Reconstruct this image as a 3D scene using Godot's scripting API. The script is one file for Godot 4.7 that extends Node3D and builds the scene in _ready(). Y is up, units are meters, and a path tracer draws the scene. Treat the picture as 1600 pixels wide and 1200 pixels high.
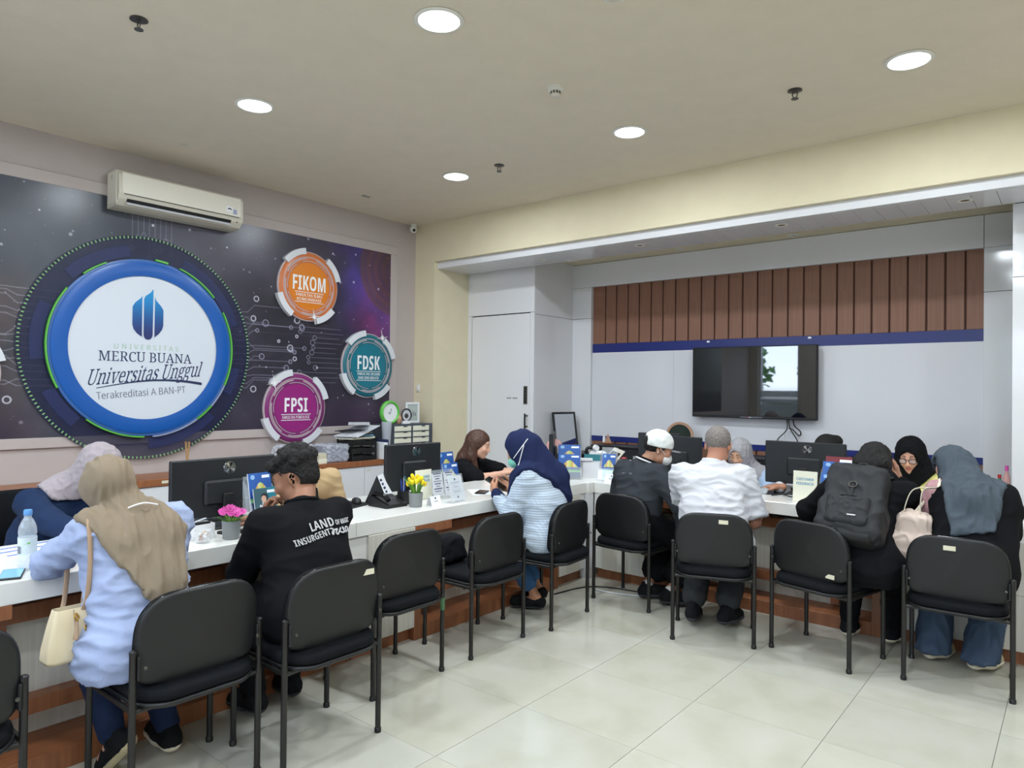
extends Node3D
# A university service hall: an L-shaped counter under a printed mural, clerks, visitors and black stacking chairs.

var M := {}
var taken := {}
var rng := RandomNumberGenerator.new()

func _ready() -> void:
	rng.seed = 20240611
	camera_and_sky()
	materials()
	room()
	alcove()
	counters()
	lamps()
	mural()
	chairs()
	wall_units()
	left_desk_things()
	right_desk_things()
	credenza_things()
	people()

func camera_and_sky() -> void:
	var cam := Camera3D.new()
	cam.name = "camera"
	cam.fov = 2.0 * rad_to_deg(atan(600.0 / 1090.0))
	cam.near = 0.05
	cam.far = 200.0
	var bx_ := Vector3(0.7745, 0.0112, -0.6325)
	var bz := Vector3(0.6325, -0.0092, 0.7745).normalized()
	var by := bz.cross(bx_).normalized()
	cam.transform = Transform3D(Basis(by.cross(bz).normalized(), by, bz), Vector3(0, 1.54, 0))
	add_child(cam)
	var env := Environment.new()
	env.background_mode = Environment.BG_SKY
	var sky := Sky.new()
	var sm := ProceduralSkyMaterial.new()
	sm.sky_top_color = Color(0.62, 0.72, 0.86)
	sm.sky_horizon_color = Color(0.86, 0.91, 0.97)
	sm.ground_bottom_color = Color(0.42, 0.42, 0.40)
	sm.ground_horizon_color = Color(0.70, 0.72, 0.72)
	sm.sky_energy_multiplier = 3.6
	sky.sky_material = sm
	env.sky = sky
	env.ambient_light_source = Environment.AMBIENT_SOURCE_DISABLED
	env.tonemap_mode = Environment.TONE_MAPPER_LINEAR
	env.tonemap_exposure = 1.07
	env.sdfgi_enabled = true
	env.ssao_enabled = true
	env.ssil_enabled = true
	var we := WorldEnvironment.new()
	we.name = "world_environment"
	we.environment = env
	add_child(we)

# ------------------------------------------------------------------ helpers
func numbered(called: String) -> String:
	if not taken.has(called):
		taken[called] = 0
		return called
	taken[called] += 1
	return "%s_%03d" % [called, taken[called]]

func tag(o: Node, label: String, category: String, group := "") -> void:
	o.set_meta("label", label)
	o.set_meta("category", category)
	if group != "":
		o.set_meta("group", group)

func thing(called: String, label: String, category: String, at := Vector3.ZERO, turn := 0.0, group := "") -> Node3D:
	var o := Node3D.new()
	o.name = numbered(called)
	add_child(o)
	o.position = at
	o.rotation.y = turn
	tag(o, label, category, group)
	return o

func part(parent: Node, called: String, mesh: Mesh, m: Material, at := Vector3.ZERO, rot := Vector3.ZERO) -> MeshInstance3D:
	var o := MeshInstance3D.new()
	o.name = called if parent != self else numbered(called)
	o.mesh = mesh
	o.material_override = m
	o.position = at
	o.rotation = rot
	o.cast_shadow = GeometryInstance3D.SHADOW_CASTING_SETTING_ON
	parent.add_child(o, true)
	return o

# a small thing of one mesh, placed with a full transform
func loose(called: String, label: String, category: String, group: String, mesh: Mesh, m: Material, xf: Transform3D) -> MeshInstance3D:
	var o := part(self, called, mesh, m)
	o.transform = xf
	tag(o, label, category, group)
	return o

func struct(called: String, mesh: Mesh, m: Material, at := Vector3.ZERO, rot := Vector3.ZERO) -> MeshInstance3D:
	var o := part(self, called, mesh, m, at, rot)
	o.set_meta("kind", "structure")
	return o

func mk(called: String, c: Color, rough := 0.6, metal := 0.0) -> StandardMaterial3D:
	var m := StandardMaterial3D.new()
	m.resource_name = called
	m.albedo_color = c
	m.roughness = rough
	m.metallic = metal
	M[called] = m
	return m

func c8(r: int, g: int, b: int) -> Color:
	return Color8(r, g, b)

# chamfered box, centred
var box_cache := {}
func box(size: Vector3, bevel := 0.0) -> Mesh:
	var key := "%.4f %.4f %.4f %.4f" % [size.x, size.y, size.z, bevel]
	if box_cache.has(key):
		return box_cache[key]
	var mesh: Mesh
	if bevel <= 0.0:
		var b := BoxMesh.new()
		b.size = size
		mesh = b
	else:
		var h := size * 0.5
		bevel = minf(bevel, minf(h.x, minf(h.y, h.z)) * 0.9)
		var st := SurfaceTool.new()
		st.begin(Mesh.PRIMITIVE_TRIANGLES)
		st.set_smooth_group(-1)
		var i := h - Vector3.ONE * bevel
		for ax in 3:
			var a1 := (ax + 1) % 3
			var a2 := (ax + 2) % 3
			for s in [-1.0, 1.0]:
				var q: Array = []
				for w in [[-1, -1], [1, -1], [1, 1], [-1, 1]]:
					var v := Vector3.ZERO
					v[ax] = h[ax] * s
					v[a1] = i[a1] * w[0]
					v[a2] = i[a2] * w[1]
					q.append(v)
				quad(st, q[0], q[1], q[2], q[3], Vector3.ZERO)
			for s1 in [-1.0, 1.0]:
				for s2 in [-1.0, 1.0]:
					var e: Array = []
					for w in [[-1.0, 0], [1.0, 0], [1.0, 1], [-1.0, 1]]:
						var v := Vector3.ZERO
						v[ax] = i[ax] * w[0]
						v[a1] = (h[a1] if w[1] == 0 else i[a1]) * s1
						v[a2] = (i[a2] if w[1] == 0 else h[a2]) * s2
						e.append(v)
					quad(st, e[0], e[1], e[2], e[3], Vector3.ZERO)
		for sx in [-1.0, 1.0]:
			for sy in [-1.0, 1.0]:
				for sz in [-1.0, 1.0]:
					tri(st, Vector3(h.x * sx, i.y * sy, i.z * sz), Vector3(i.x * sx, h.y * sy, i.z * sz), Vector3(i.x * sx, i.y * sy, h.z * sz), Vector3.ZERO)
		st.generate_normals()
		mesh = st.commit()
	box_cache[key] = mesh
	return mesh

# triangle wound so that it faces away from `inside`
func tri(st: SurfaceTool, a: Vector3, b: Vector3, c: Vector3, inside: Vector3) -> void:
	var n := (b - a).cross(c - a)
	if n.dot((a + b + c) / 3.0 - inside) > 0.0:
		st.add_vertex(a); st.add_vertex(c); st.add_vertex(b)
	else:
		st.add_vertex(a); st.add_vertex(b); st.add_vertex(c)

func quad(st: SurfaceTool, a: Vector3, b: Vector3, c: Vector3, d: Vector3, inside: Vector3) -> void:
	tri(st, a, b, c, inside)
	tri(st, a, c, d, inside)

# several meshes joined into one: items are [mesh, Transform3D]
func join(items: Array) -> ArrayMesh:
	var st := SurfaceTool.new()
	st.begin(Mesh.PRIMITIVE_TRIANGLES)
	for it in items:
		st.append_from(it[0], 0, it[1])
	return st.commit()

func tf(at: Vector3, rot := Vector3.ZERO, s := Vector3.ONE) -> Transform3D:
	return Transform3D(Basis.from_euler(rot).scaled_local(s), at)

# indexed grid of rings: rows[i][j]; closed_j joins the last column to the first
func skin(rows: Array, closed_j := true, flip := false) -> ArrayMesh:
	var nj: int = rows[0].size()
	var ni := rows.size()
	var v := PackedVector3Array()
	for r in rows:
		for p in r:
			v.append(p)
	var idx := PackedInt32Array()
	var jm := nj if closed_j else nj - 1
	for i in ni - 1:
		for j in jm:
			var a := i * nj + j
			var b := i * nj + (j + 1) % nj
			var c := a + nj
			var d := b + nj
			if flip:
				idx.append_array([a, c, b, b, c, d])
			else:
				idx.append_array([a, b, c, b, d, c])
	return indexed(v, idx)

func indexed(v: PackedVector3Array, idx: PackedInt32Array, col := PackedColorArray()) -> ArrayMesh:
	var n := PackedVector3Array()
	n.resize(v.size())
	var seen := {}
	for t in range(0, idx.size(), 3):
		var a := v[idx[t]]
		var f := (v[idx[t + 2]] - a).cross(v[idx[t + 1]] - a)
		n[idx[t]] += f
		n[idx[t + 1]] += f
		n[idx[t + 2]] += f
	for i in n.size():
		n[i] = n[i].normalized() if n[i].length_squared() > 1e-20 else Vector3.UP
	var arr := []
	arr.resize(Mesh.ARRAY_MAX)
	arr[Mesh.ARRAY_VERTEX] = v
	arr[Mesh.ARRAY_NORMAL] = n
	arr[Mesh.ARRAY_INDEX] = idx
	if col.size() == v.size():
		arr[Mesh.ARRAY_COLOR] = col
	var am := ArrayMesh.new()
	am.add_surface_from_arrays(Mesh.PRIMITIVE_TRIANGLES, arr)
	return am

# turned profile of (radius, height) points; creases where the profile turns sharply
func lathe(prof: Array, n := 24) -> ArrayMesh:
	var st := SurfaceTool.new()
	st.begin(Mesh.PRIMITIVE_TRIANGLES)
	var grp := 0
	for i in prof.size() - 1:
		if i > 0:
			var d0: Vector2 = (prof[i] - prof[i - 1]).normalized()
			var d1: Vector2 = (prof[i + 1] - prof[i]).normalized()
			if d0.dot(d1) < 0.75:
				grp += 1
		st.set_smooth_group(grp)
		var p: Vector2 = prof[i]
		var q: Vector2 = prof[i + 1]
		for j in n:
			var a0 := TAU * j / n
			var a1 := TAU * (j + 1) / n
			var A := Vector3(cos(a0) * p.x, p.y, sin(a0) * p.x)
			var B := Vector3(cos(a1) * p.x, p.y, sin(a1) * p.x)
			var C := Vector3(cos(a1) * q.x, q.y, sin(a1) * q.x)
			var D := Vector3(cos(a0) * q.x, q.y, sin(a0) * q.x)
			if p.x > 1e-5:
				st.add_vertex(A); st.add_vertex(B); st.add_vertex(C)
			if q.x > 1e-5:
				st.add_vertex(A); st.add_vertex(C); st.add_vertex(D)
	st.generate_normals()
	return st.commit()

func v2(a: Array) -> Array:
	var r := []
	for p in a:
		r.append(Vector2(p[0], p[1]))
	return r

# round bar along a path
func tube(path: Array, r: float, n := 10, r_end := -1.0, flat := 1.0) -> ArrayMesh:
	var rows := []
	var up := Vector3.UP
	var m := path.size()
	var prev := Vector3.ZERO
	var first := []
	for i in m:
		var d: Vector3 = (path[mini(i + 1, m - 1)] - path[maxi(i - 1, 0)]).normalized()
		var s: Vector3
		if prev == Vector3.ZERO:
			s = d.cross(Vector3.UP if absf(d.y) < 0.9 else Vector3.RIGHT).normalized()
		else:
			s = (prev - d * prev.dot(d)).normalized()
		prev = s
		var t := d.cross(s)
		var rr := r if r_end < 0.0 else lerpf(r, r_end, float(i) / (m - 1))
		var ring := []
		for j in n:
			var a := TAU * j / n
			ring.append(path[i] + s * cos(a) * rr + t * sin(a) * rr * flat)
		if i == 0:
			var cap := []
			cap.resize(n)
			cap.fill(path[0])
			rows.append(cap)
			rows.append(ring.duplicate())
		rows.append(ring)
		if i == m - 1:
			rows.append(ring.duplicate())
			var cap := []
			cap.resize(n)
			cap.fill(path[i])
			rows.append(cap)
	return skin(rows, true, true)

# smooth points through a list
func curve(pts: Array, step := 0.02) -> Array:
	var c := Curve3D.new()
	c.bake_interval = step
	for i in pts.size():
		var t: Vector3 = (pts[mini(i + 1, pts.size() - 1)] - pts[maxi(i - 1, 0)]) / 6.0
		c.add_point(pts[i], -t, t)
	return Array(c.get_baked_points())

# flat outline pushed out along z by depth, with a small bevel
func slab(poly: PackedVector2Array, depth: float, bevel := 0.0) -> ArrayMesh:
	var st := SurfaceTool.new()
	st.begin(Mesh.PRIMITIVE_TRIANGLES)
	st.set_smooth_group(-1)
	var p := poly
	if Geometry2D.is_polygon_clockwise(p):
		p = PackedVector2Array(p)
		p.reverse()
	var inner := p
	if bevel > 0.0:
		var off := Geometry2D.offset_polygon(p, -bevel)
		if off.size() == 1 and off[0].size() == p.size():
			inner = off[0]
			if Geometry2D.is_polygon_clockwise(inner):
				inner.reverse()
		else:
			bevel = 0.0
	var t := Geometry2D.triangulate_polygon(inner)
	for i in range(0, t.size(), 3):
		var a := inner[t[i]]
		var b := inner[t[i + 1]]
		var c := inner[t[i + 2]]
		if (b - a).cross(c - a) < 0.0:
			var s := b
			b = c
			c = s
		st.add_vertex(Vector3(a.x, a.y, depth)); st.add_vertex(Vector3(c.x, c.y, depth)); st.add_vertex(Vector3(b.x, b.y, depth))
		st.add_vertex(Vector3(a.x, a.y, 0)); st.add_vertex(Vector3(b.x, b.y, 0)); st.add_vertex(Vector3(c.x, c.y, 0))
	var n := p.size()
	for i in n:
		var a := p[i]
		var b := p[(i + 1) % n]
		var z1 := depth - bevel
		st.add_vertex(Vector3(a.x, a.y, 0)); st.add_vertex(Vector3(b.x, b.y, z1)); st.add_vertex(Vector3(b.x, b.y, 0))
		st.add_vertex(Vector3(a.x, a.y, 0)); st.add_vertex(Vector3(a.x, a.y, z1)); st.add_vertex(Vector3(b.x, b.y, z1))
	st.generate_normals()
	return st.commit()

func rrect(w: float, h: float, r: float, n := 6) -> PackedVector2Array:
	var p := PackedVector2Array()
	for k in 4:
		var c := Vector2((w / 2 - r) * (1 if k in [0, 3] else -1), (h / 2 - r) * (1 if k in [0, 1] else -1))
		for i in n + 1:
			var a := (k + float(i) / n) * PI / 2
			p.append(c + Vector2(cos(a), sin(a)) * r)
	return p

func arc_poly(r0: float, r1: float, a0: float, a1: float, n := 24) -> PackedVector2Array:
	var p := PackedVector2Array()
	for i in n + 1:
		var a := lerpf(a0, a1, float(i) / n)
		p.append(Vector2(cos(a), sin(a)) * r1)
	for i in n + 1:
		var a := lerpf(a1, a0, float(i) / n)
		p.append(Vector2(cos(a), sin(a)) * r0)
	return p

func ring_mesh(r0: float, r1: float, depth: float, n := 72) -> ArrayMesh:
	return lathe_z(v2([[r0, 0], [r0, depth], [r1, depth], [r1, 0], [r0, 0]]), n)

func disc_mesh(r: float, depth: float, n := 72) -> ArrayMesh:
	return lathe_z(v2([[0, depth], [r, depth], [r, 0], [0, 0]]), n)

# lathe whose axis is z (facing +z)
func lathe_z(prof: Array, n := 48) -> ArrayMesh:
	return join([[lathe(prof, n), Transform3D(Basis(Vector3(1, 0, 0), PI / 2), Vector3.ZERO)]])

# padded plate: outline rings from a flat back to a flat front, thickness along z; w = list of [scale, z]
func bent(v: Vector3, k: Vector3) -> Vector3:
	return Vector3(v.x, v.y, v.z + k.x * v.x * v.x + (v.y - k.z) * k.y)

func pad(outline: PackedVector2Array, prof: Array, bend := Vector3.ZERO) -> ArrayMesh:
	var c := Vector2.ZERO
	for p in outline:
		c += p
	c /= outline.size()
	var rows := []
	for w in prof:
		var ring := []
		for p in outline:
			var q: Vector2 = c + (p - c) * w[0]
			var v := Vector3(q.x, q.y, w[1])
			ring.append(bent(v, bend))
		rows.append(ring)
	return skin(rows, true, not Geometry2D.is_polygon_clockwise(outline))

# lettering: scaled so that the whole text is `width` wide (or `height` high), centred, standing in the xy plane
func text(words: String, width: float, height: float, bold := false, serif := false, depth := 0.002, slant := 0.0) -> ArrayMesh:
	var tm := TextMesh.new()
	var f := SystemFont.new()
	f.font_names = PackedStringArray(["Droid Serif" if serif else "Droid Sans"])
	f.font_weight = 700 if bold else 400
	tm.font = f
	tm.font_size = 64
	tm.pixel_size = 0.01
	tm.depth = 0.01
	tm.curve_step = 1.5
	tm.text = words
	var ab := tm.get_aabb()
	var sx := width / ab.size.x
	var sy := sx if height <= 0.0 else height / ab.size.y
	if width <= 0.0:
		sx = sy
	var b := Basis(Vector3(sx, 0, 0), Vector3(slant * sy, sy, 0), Vector3(0, 0, depth / 0.01))
	var c := ab.get_center()
	var out := join([[tm, Transform3D(b, -(b * c))]])
	return out

# ------------------------------------------------------------------ materials
func noise_tex(seed_: int, freq: float, ramp: Array, w := 256, h := 256, oct := 4, normal := 0.0, stretch := false) -> NoiseTexture2D:
	var n := FastNoiseLite.new()
	n.seed = seed_
	n.frequency = freq
	n.fractal_octaves = oct
	var t := NoiseTexture2D.new()
	t.width = w
	t.height = h
	t.seamless = true
	t.noise = n
	if normal > 0.0:
		t.as_normal_map = true
		t.bump_strength = normal
	elif ramp.size() > 0:
		var g := Gradient.new()
		var offs := PackedFloat32Array()
		var cols := PackedColorArray()
		for r in ramp:
			offs.append(r[0])
			cols.append(r[1])
		g.offsets = offs
		g.colors = cols
		t.color_ramp = g
	return t

func tri_map(m: StandardMaterial3D, scale: Vector3, world := false) -> void:
	m.uv1_triplanar = true
	m.uv1_world_triplanar = world
	m.uv1_scale = scale

func grain_image(base: Color, dark: Color, seed_: int) -> ImageTexture:
	# wood grain: streaks along v (image rows), colour varies across u
	var img := Image.create(256, 256, false, Image.FORMAT_RGB8)
	var n := FastNoiseLite.new()
	n.seed = seed_
	n.frequency = 0.012
	n.fractal_octaves = 5
	for y in 256:
		for x in 256:
			var v := n.get_noise_2d(x * 7.0, y * 0.35) * 0.5 + 0.5
			var w := n.get_noise_2d(x * 30.0 + 400.0, y * 1.1) * 0.5 + 0.5
			var k := clampf(v * 0.75 + w * 0.35 - 0.05, 0, 1)
			img.set_pixel(x, y, dark.lerp(base, k))
	return ImageTexture.create_from_image(img)

func cloth(called: String, c: Color, rough := 0.85, weave := 60.0, depth := 0.35) -> StandardMaterial3D:
	var m := mk(called, c, rough)
	m.normal_enabled = true
	m.normal_texture = M_tex("cloth_n")
	m.normal_scale = depth * 0.5
	tri_map(m, Vector3.ONE * weave * 0.4)
	m.metallic_specular = 0.25
	if c.get_luminance() > 0.25:
		m.rim_enabled = true
		m.rim = 0.15
		m.rim_tint = 0.8
	return m

var tex_cache := {}
func M_tex(k: String) -> Texture2D:
	if tex_cache.has(k):
		return tex_cache[k]
	var t: Texture2D
	match k:
		"cloth_n": t = noise_tex(5, 0.05, [], 256, 256, 5, 6.0)
		"paint": t = noise_tex(9, 0.02, [[0.0, Color(0.98, 0.98, 0.98)], [1.0, Color(1, 1, 1)]], 256, 256, 4)
		"tile": t = noise_tex(12, 0.008, [[0.0, Color(0.93, 0.93, 0.90)], [0.5, Color(0.98, 0.98, 0.965)], [1.0, Color(1, 1, 1)]], 512, 512, 5)
		"wood": t = grain_image(Color8(172, 112, 74), Color8(124, 74, 46), 3)
		"slat": t = grain_image(Color8(150, 108, 88), Color8(122, 82, 64), 8)
		"ash": t = grain_image(Color8(226, 222, 212), Color8(198, 193, 182), 21)
		"plastic_n": t = noise_tex(31, 0.25, [], 128, 128, 3, 2.0)
	tex_cache[k] = t
	return t

func painted(called: String, c: Color, rough := 0.7) -> StandardMaterial3D:
	var m := mk(called, c, rough)
	m.albedo_texture = M_tex("paint")
	tri_map(m, Vector3.ONE * 0.8, true)
	return m

func grained(called: String, tex: String, rough: float, sc: Vector3) -> StandardMaterial3D:
	var m := mk(called, Color.WHITE, rough)
	m.albedo_texture = M_tex(tex)
	tri_map(m, sc, true)
	return m

func materials() -> void:
	painted("ceiling_paint", c8(223, 212, 193), 0.8)
	painted("cream_paint", c8(228, 217, 187), 0.7)
	painted("lilac_paint", c8(189, 178, 175), 0.65)
	painted("plain_paint", c8(214, 208, 200), 0.75)
	for k in 4:
		var m := mk("tile_%d" % k, [c8(198, 195, 184), c8(195, 193, 183), c8(200, 197, 187), c8(196, 193, 181)][k], 0.12)
		m.albedo_texture = M_tex("tile")
		tri_map(m, Vector3.ONE * (0.45 + 0.03 * k), true)
		m.uv1_offset = Vector3(k * 0.37, 0, k * 0.21)
		m.metallic_specular = 0.5
	mk("grout", c8(122, 118, 106), 0.9)
	var gw := mk("gloss_white", c8(226, 226, 230), 0.10)
	gw.metallic_specular = 0.5
	mk("satin_white", c8(224, 224, 228), 0.35)
	mk("door_white", c8(228, 228, 232), 0.22)
	mk("gap_black", c8(20, 19, 20), 0.9)
	mk("board_white", c8(222, 222, 228), 0.08)
	mk("band_blue", c8(28, 42, 116), 0.3)
	grained("wood", "wood", 0.38, Vector3(1.2, 1.2, 1.2))
	grained("wood_upright", "wood", 0.38, Vector3(1.0, 1.0, 1.0))
	grained("slat", "slat", 0.5, Vector3(2.2, 0.8, 2.2))
	mk("slat_groove", c8(84, 52, 40), 0.7)
	grained("ash", "ash", 0.3, Vector3(1.5, 0.7, 1.5))
	mk("counter_white", c8(236, 235, 230), 0.18)
	mk("chair_plastic", c8(18, 19, 21), 0.48)
	cloth("chair_fabric", c8(17, 19, 23), 0.75, 90.0)
	mk("chair_steel", c8(24, 22, 21), 0.38)
	mk("black", c8(16, 16, 18), 0.45)
	mk("black_gloss", c8(10, 10, 12), 0.12)
	mk("screen_black", c8(6, 8, 8), 0.02).metallic_specular = 0.9
	mk("monitor_grey", c8(27, 30, 34), 0.42)
	mk("chrome", c8(205, 206, 208), 0.15, 1.0)
	mk("steel_dark", c8(96, 92, 88), 0.4, 0.8)
	mk("brass", c8(196, 150, 70), 0.28, 1.0)
	mk("paper", c8(240, 241, 244), 0.7)
	mk("paper_grey", c8(206, 208, 214), 0.7)
	mk("paper_cream", c8(236, 234, 214), 0.7)
	mk("sticker", c8(214, 208, 184), 0.6)
	mk("pot_grey", c8(134, 137, 138), 0.6)
	mk("leaf", c8(92, 150, 52), 0.5)
	mk("yellow", c8(246, 222, 20), 0.5)
	mk("pink", c8(220, 90, 176), 0.55)
	mk("navy_ink", c8(38, 48, 88), 0.6)
	mk("sky_ink", c8(96, 150, 180), 0.6)
	mk("grey_ink", c8(120, 124, 136), 0.6)
	mk("ac_white", c8(226, 221, 208), 0.35)
	mk("ac_trim", c8(206, 200, 186), 0.4)
	var g := mk("acrylic", Color(0.93, 0.96, 0.98, 0.16), 0.03)
	g.transparency = BaseMaterial3D.TRANSPARENCY_ALPHA
	var gg := mk("window_glass", Color(0.92, 0.97, 0.96, 0.08), 0.01)
	gg.transparency = BaseMaterial3D.TRANSPARENCY_ALPHA
	var fr := mk("frosted", Color(0.90, 0.94, 0.95, 0.75), 0.5)
	fr.transparency = BaseMaterial3D.TRANSPARENCY_ALPHA
	var pl := mk("thin_plastic", Color(0.86, 0.88, 0.92, 0.45), 0.15)
	pl.transparency = BaseMaterial3D.TRANSPARENCY_ALPHA

# ------------------------------------------------------------------ the room
const CEIL := 3.43
const XL := -6.0
const ZC := -5.55
const ZD := -6.12
const ZB := -6.87

func span(x0: float, x1: float, y0: float, y1: float, z0: float, z1: float, bevel := 0.0) -> Array:
	return [box(Vector3(absf(x1 - x0), absf(y1 - y0), absf(z1 - z0)), bevel), Vector3((x0 + x1) / 2, (y0 + y1) / 2, (z0 + z1) / 2)]

func sbox(called: String, m: Material, x0: float, x1: float, y0: float, y1: float, z0: float, z1: float, bevel := 0.0) -> MeshInstance3D:
	var s := span(x0, x1, y0, y1, z0, z1, bevel)
	return struct(called, s[0], m, s[1])

func pbox(parent: Node, called: String, m: Material, x0: float, x1: float, y0: float, y1: float, z0: float, z1: float, bevel := 0.0) -> MeshInstance3D:
	var s := span(x0, x1, y0, y1, z0, z1, bevel)
	return part(parent, called, s[0], m, s[1])

func room() -> void:
	var fl := sbox("floor", M.grout, -6.2, 3.4, -0.2, -0.0025, -7.3, 3.4)
	fl.set_meta("label", "pale polished stone floor tiles in a square grid")
	# tiles on a 0.605 m grid
	var tile := box(Vector3(0.6018, 0.012, 0.6005))
	for i in 12:
		for k in 12:
			var x := -0.888 + 0.6045 * (i - 8) + 0.302
			var z := -3.290 + 0.602 * (k - 5) + 0.301
			if x > 2.3 or z > 0.9:
				continue
			if x < -5.95:
				continue
			part(fl, "tile", tile, M["tile_%d" % rng.randi_range(0, 3)], Vector3(x, -0.006, z) - fl.position)
	part(fl, "plain_floor", box(Vector3(9.6, 0.012, 2.45)), M.tile_1, Vector3(-1.4, -0.006, 2.17) - fl.position)
	part(fl, "plain_floor", box(Vector3(1.4, 0.012, 8.0)), M.tile_1, Vector3(2.68, -0.006, -3.06) - fl.position)
	sbox("ceiling", M.ceiling_paint, -6.2, 3.4, CEIL, CEIL + 0.15, -5.6, 3.4)
	sbox("wall_left", M.lilac_paint, -6.2, XL, 0, CEIL, -5.6, 3.4)
	sbox("wall_right", M.plain_paint, 3.2, 3.4, 0, CEIL, -5.6, 2.5)
	# cream wall at the back with a wide opening for the alcove
	sbox("wall_back", M.cream_paint, -6.2, -5.685, 0, CEIL, -7.3, ZC)
	sbox("wall_back_header", M.cream_paint, -5.685, 0.6, 2.99, CEIL + 0.15, -5.62, ZC)
	sbox("wall_back_right", M.cream_paint, 0.6, 3.4, 0, CEIL, -7.3, ZC)
	# front wall with windows on to the garden, behind the photographer
	var zf := 2.5
	var openings := [[-5.80, -4.88], [-4.05, -3.2], [-1.6, -0.6], [1.2, 2.2]]
	var x := -6.2
	for k in openings.size():
		var o: Array = openings[k]
		sbox("wall_front", M.plain_paint, x, o[0], 0, CEIL, zf, zf + 0.2)
		sbox("wall_front_lintel", M.plain_paint, o[0], o[1], 2.75, CEIL, zf, zf + 0.2)
		sbox("wall_front_sill", M.plain_paint, o[0], o[1], 0, 0.75, zf, zf + 0.2)
		x = o[1]
		var w: float = o[1] - o[0]
		var win := sbox("window_%d" % (k + 1), M.window_glass, o[0] + 0.04, o[1] - 0.04, 0.79, 2.71, zf + 0.09, zf + 0.1)
		for e in [[o[0], o[0] + 0.05, 0.75, 2.75], [o[1] - 0.05, o[1], 0.75, 2.75], [o[0], o[1], 0.75, 0.80], [o[0], o[1], 2.70, 2.75]]:
			var s := span(e[0], e[1], e[2], e[3], zf + 0.06, zf + 0.13)
			part(win, "window_frame", s[0], M.satin_white, s[1] - win.position)
		for e in [[0.95, 1.28], [1.34, 1.40], [1.46, 1.60]]:
			var s := span(o[0] + 0.05, o[1] - 0.05, e[0], e[1], zf + 0.082, zf + 0.088)
			part(win, "frosted_band", s[0], M.frosted, s[1] - win.position)
	sbox("wall_front", M.plain_paint, x, 3.4, 0, CEIL, zf, zf + 0.2)
	garden(zf)
	# mural frame on the left wall
	var zr := -5.262
	sbox("trim_1", M.lilac_paint, XL, XL + 0.022, 3.045, 3.14, zr, 2.0, 0.004)
	sbox("trim_2", M.lilac_paint, XL, XL + 0.022, 1.07, 1.15, zr, 2.0, 0.004)
	sbox("trim_3", M.lilac_paint, XL, XL + 0.022, 1.15, 3.045, zr, -5.16, 0.004)

func garden(zf: float) -> void:
	mk("paving", c8(170, 168, 160), 0.9)
	mk("foliage", c8(74, 130, 44), 0.7)
	mk("bark", c8(90, 70, 52), 0.9)
	sbox("ground_outside", M.paving, -16, 10, -0.25, -0.2, zf + 0.2, 22)
	for k in 5:
		var at: Vector3 = [Vector3(-8.6, -0.2, 7.5), Vector3(-5.4, -0.2, 9.0), Vector3(-2.2, -0.2, 8.0), Vector3(1.1, -0.2, 9.5), Vector3(4.4, -0.2, 7.4)][k]
		var t := thing("garden_tree", "green leafy tree standing outside the front windows", "tree", at, 0.0, "trees outside the front windows")
		part(t, "trunk", tube([Vector3.ZERO, Vector3(0.1, 1.0, 0), Vector3(0, 2.2, 0.1)], 0.12, 10, 0.07), M.bark)
		var st := SurfaceTool.new()
		st.begin(Mesh.PRIMITIVE_TRIANGLES)
		for i in 900:
			var d := Vector3(rng.randfn(), rng.randfn() * 0.9, rng.randfn()).normalized() * (0.5 + 0.8 * rng.randf())
			var c := Vector3(0, 2.4, 0) + d * Vector3(1.1, 1.3, 1.1)
			var u := Vector3(rng.randfn(), rng.randfn(), rng.randfn()).normalized() * 0.16
			var v := u.cross(Vector3(rng.randfn(), rng.randfn(), rng.randfn())).normalized() * 0.09
			st.set_normal(u.cross(v).normalized())
			st.add_vertex(c - u); st.add_vertex(c + v); st.add_vertex(c + u)
			st.add_vertex(c - u); st.add_vertex(c + u); st.add_vertex(c - v)
		var f := part(t, "foliage", st.commit(), M.foliage)
		f.set_meta("kind", "stuff")

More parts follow.
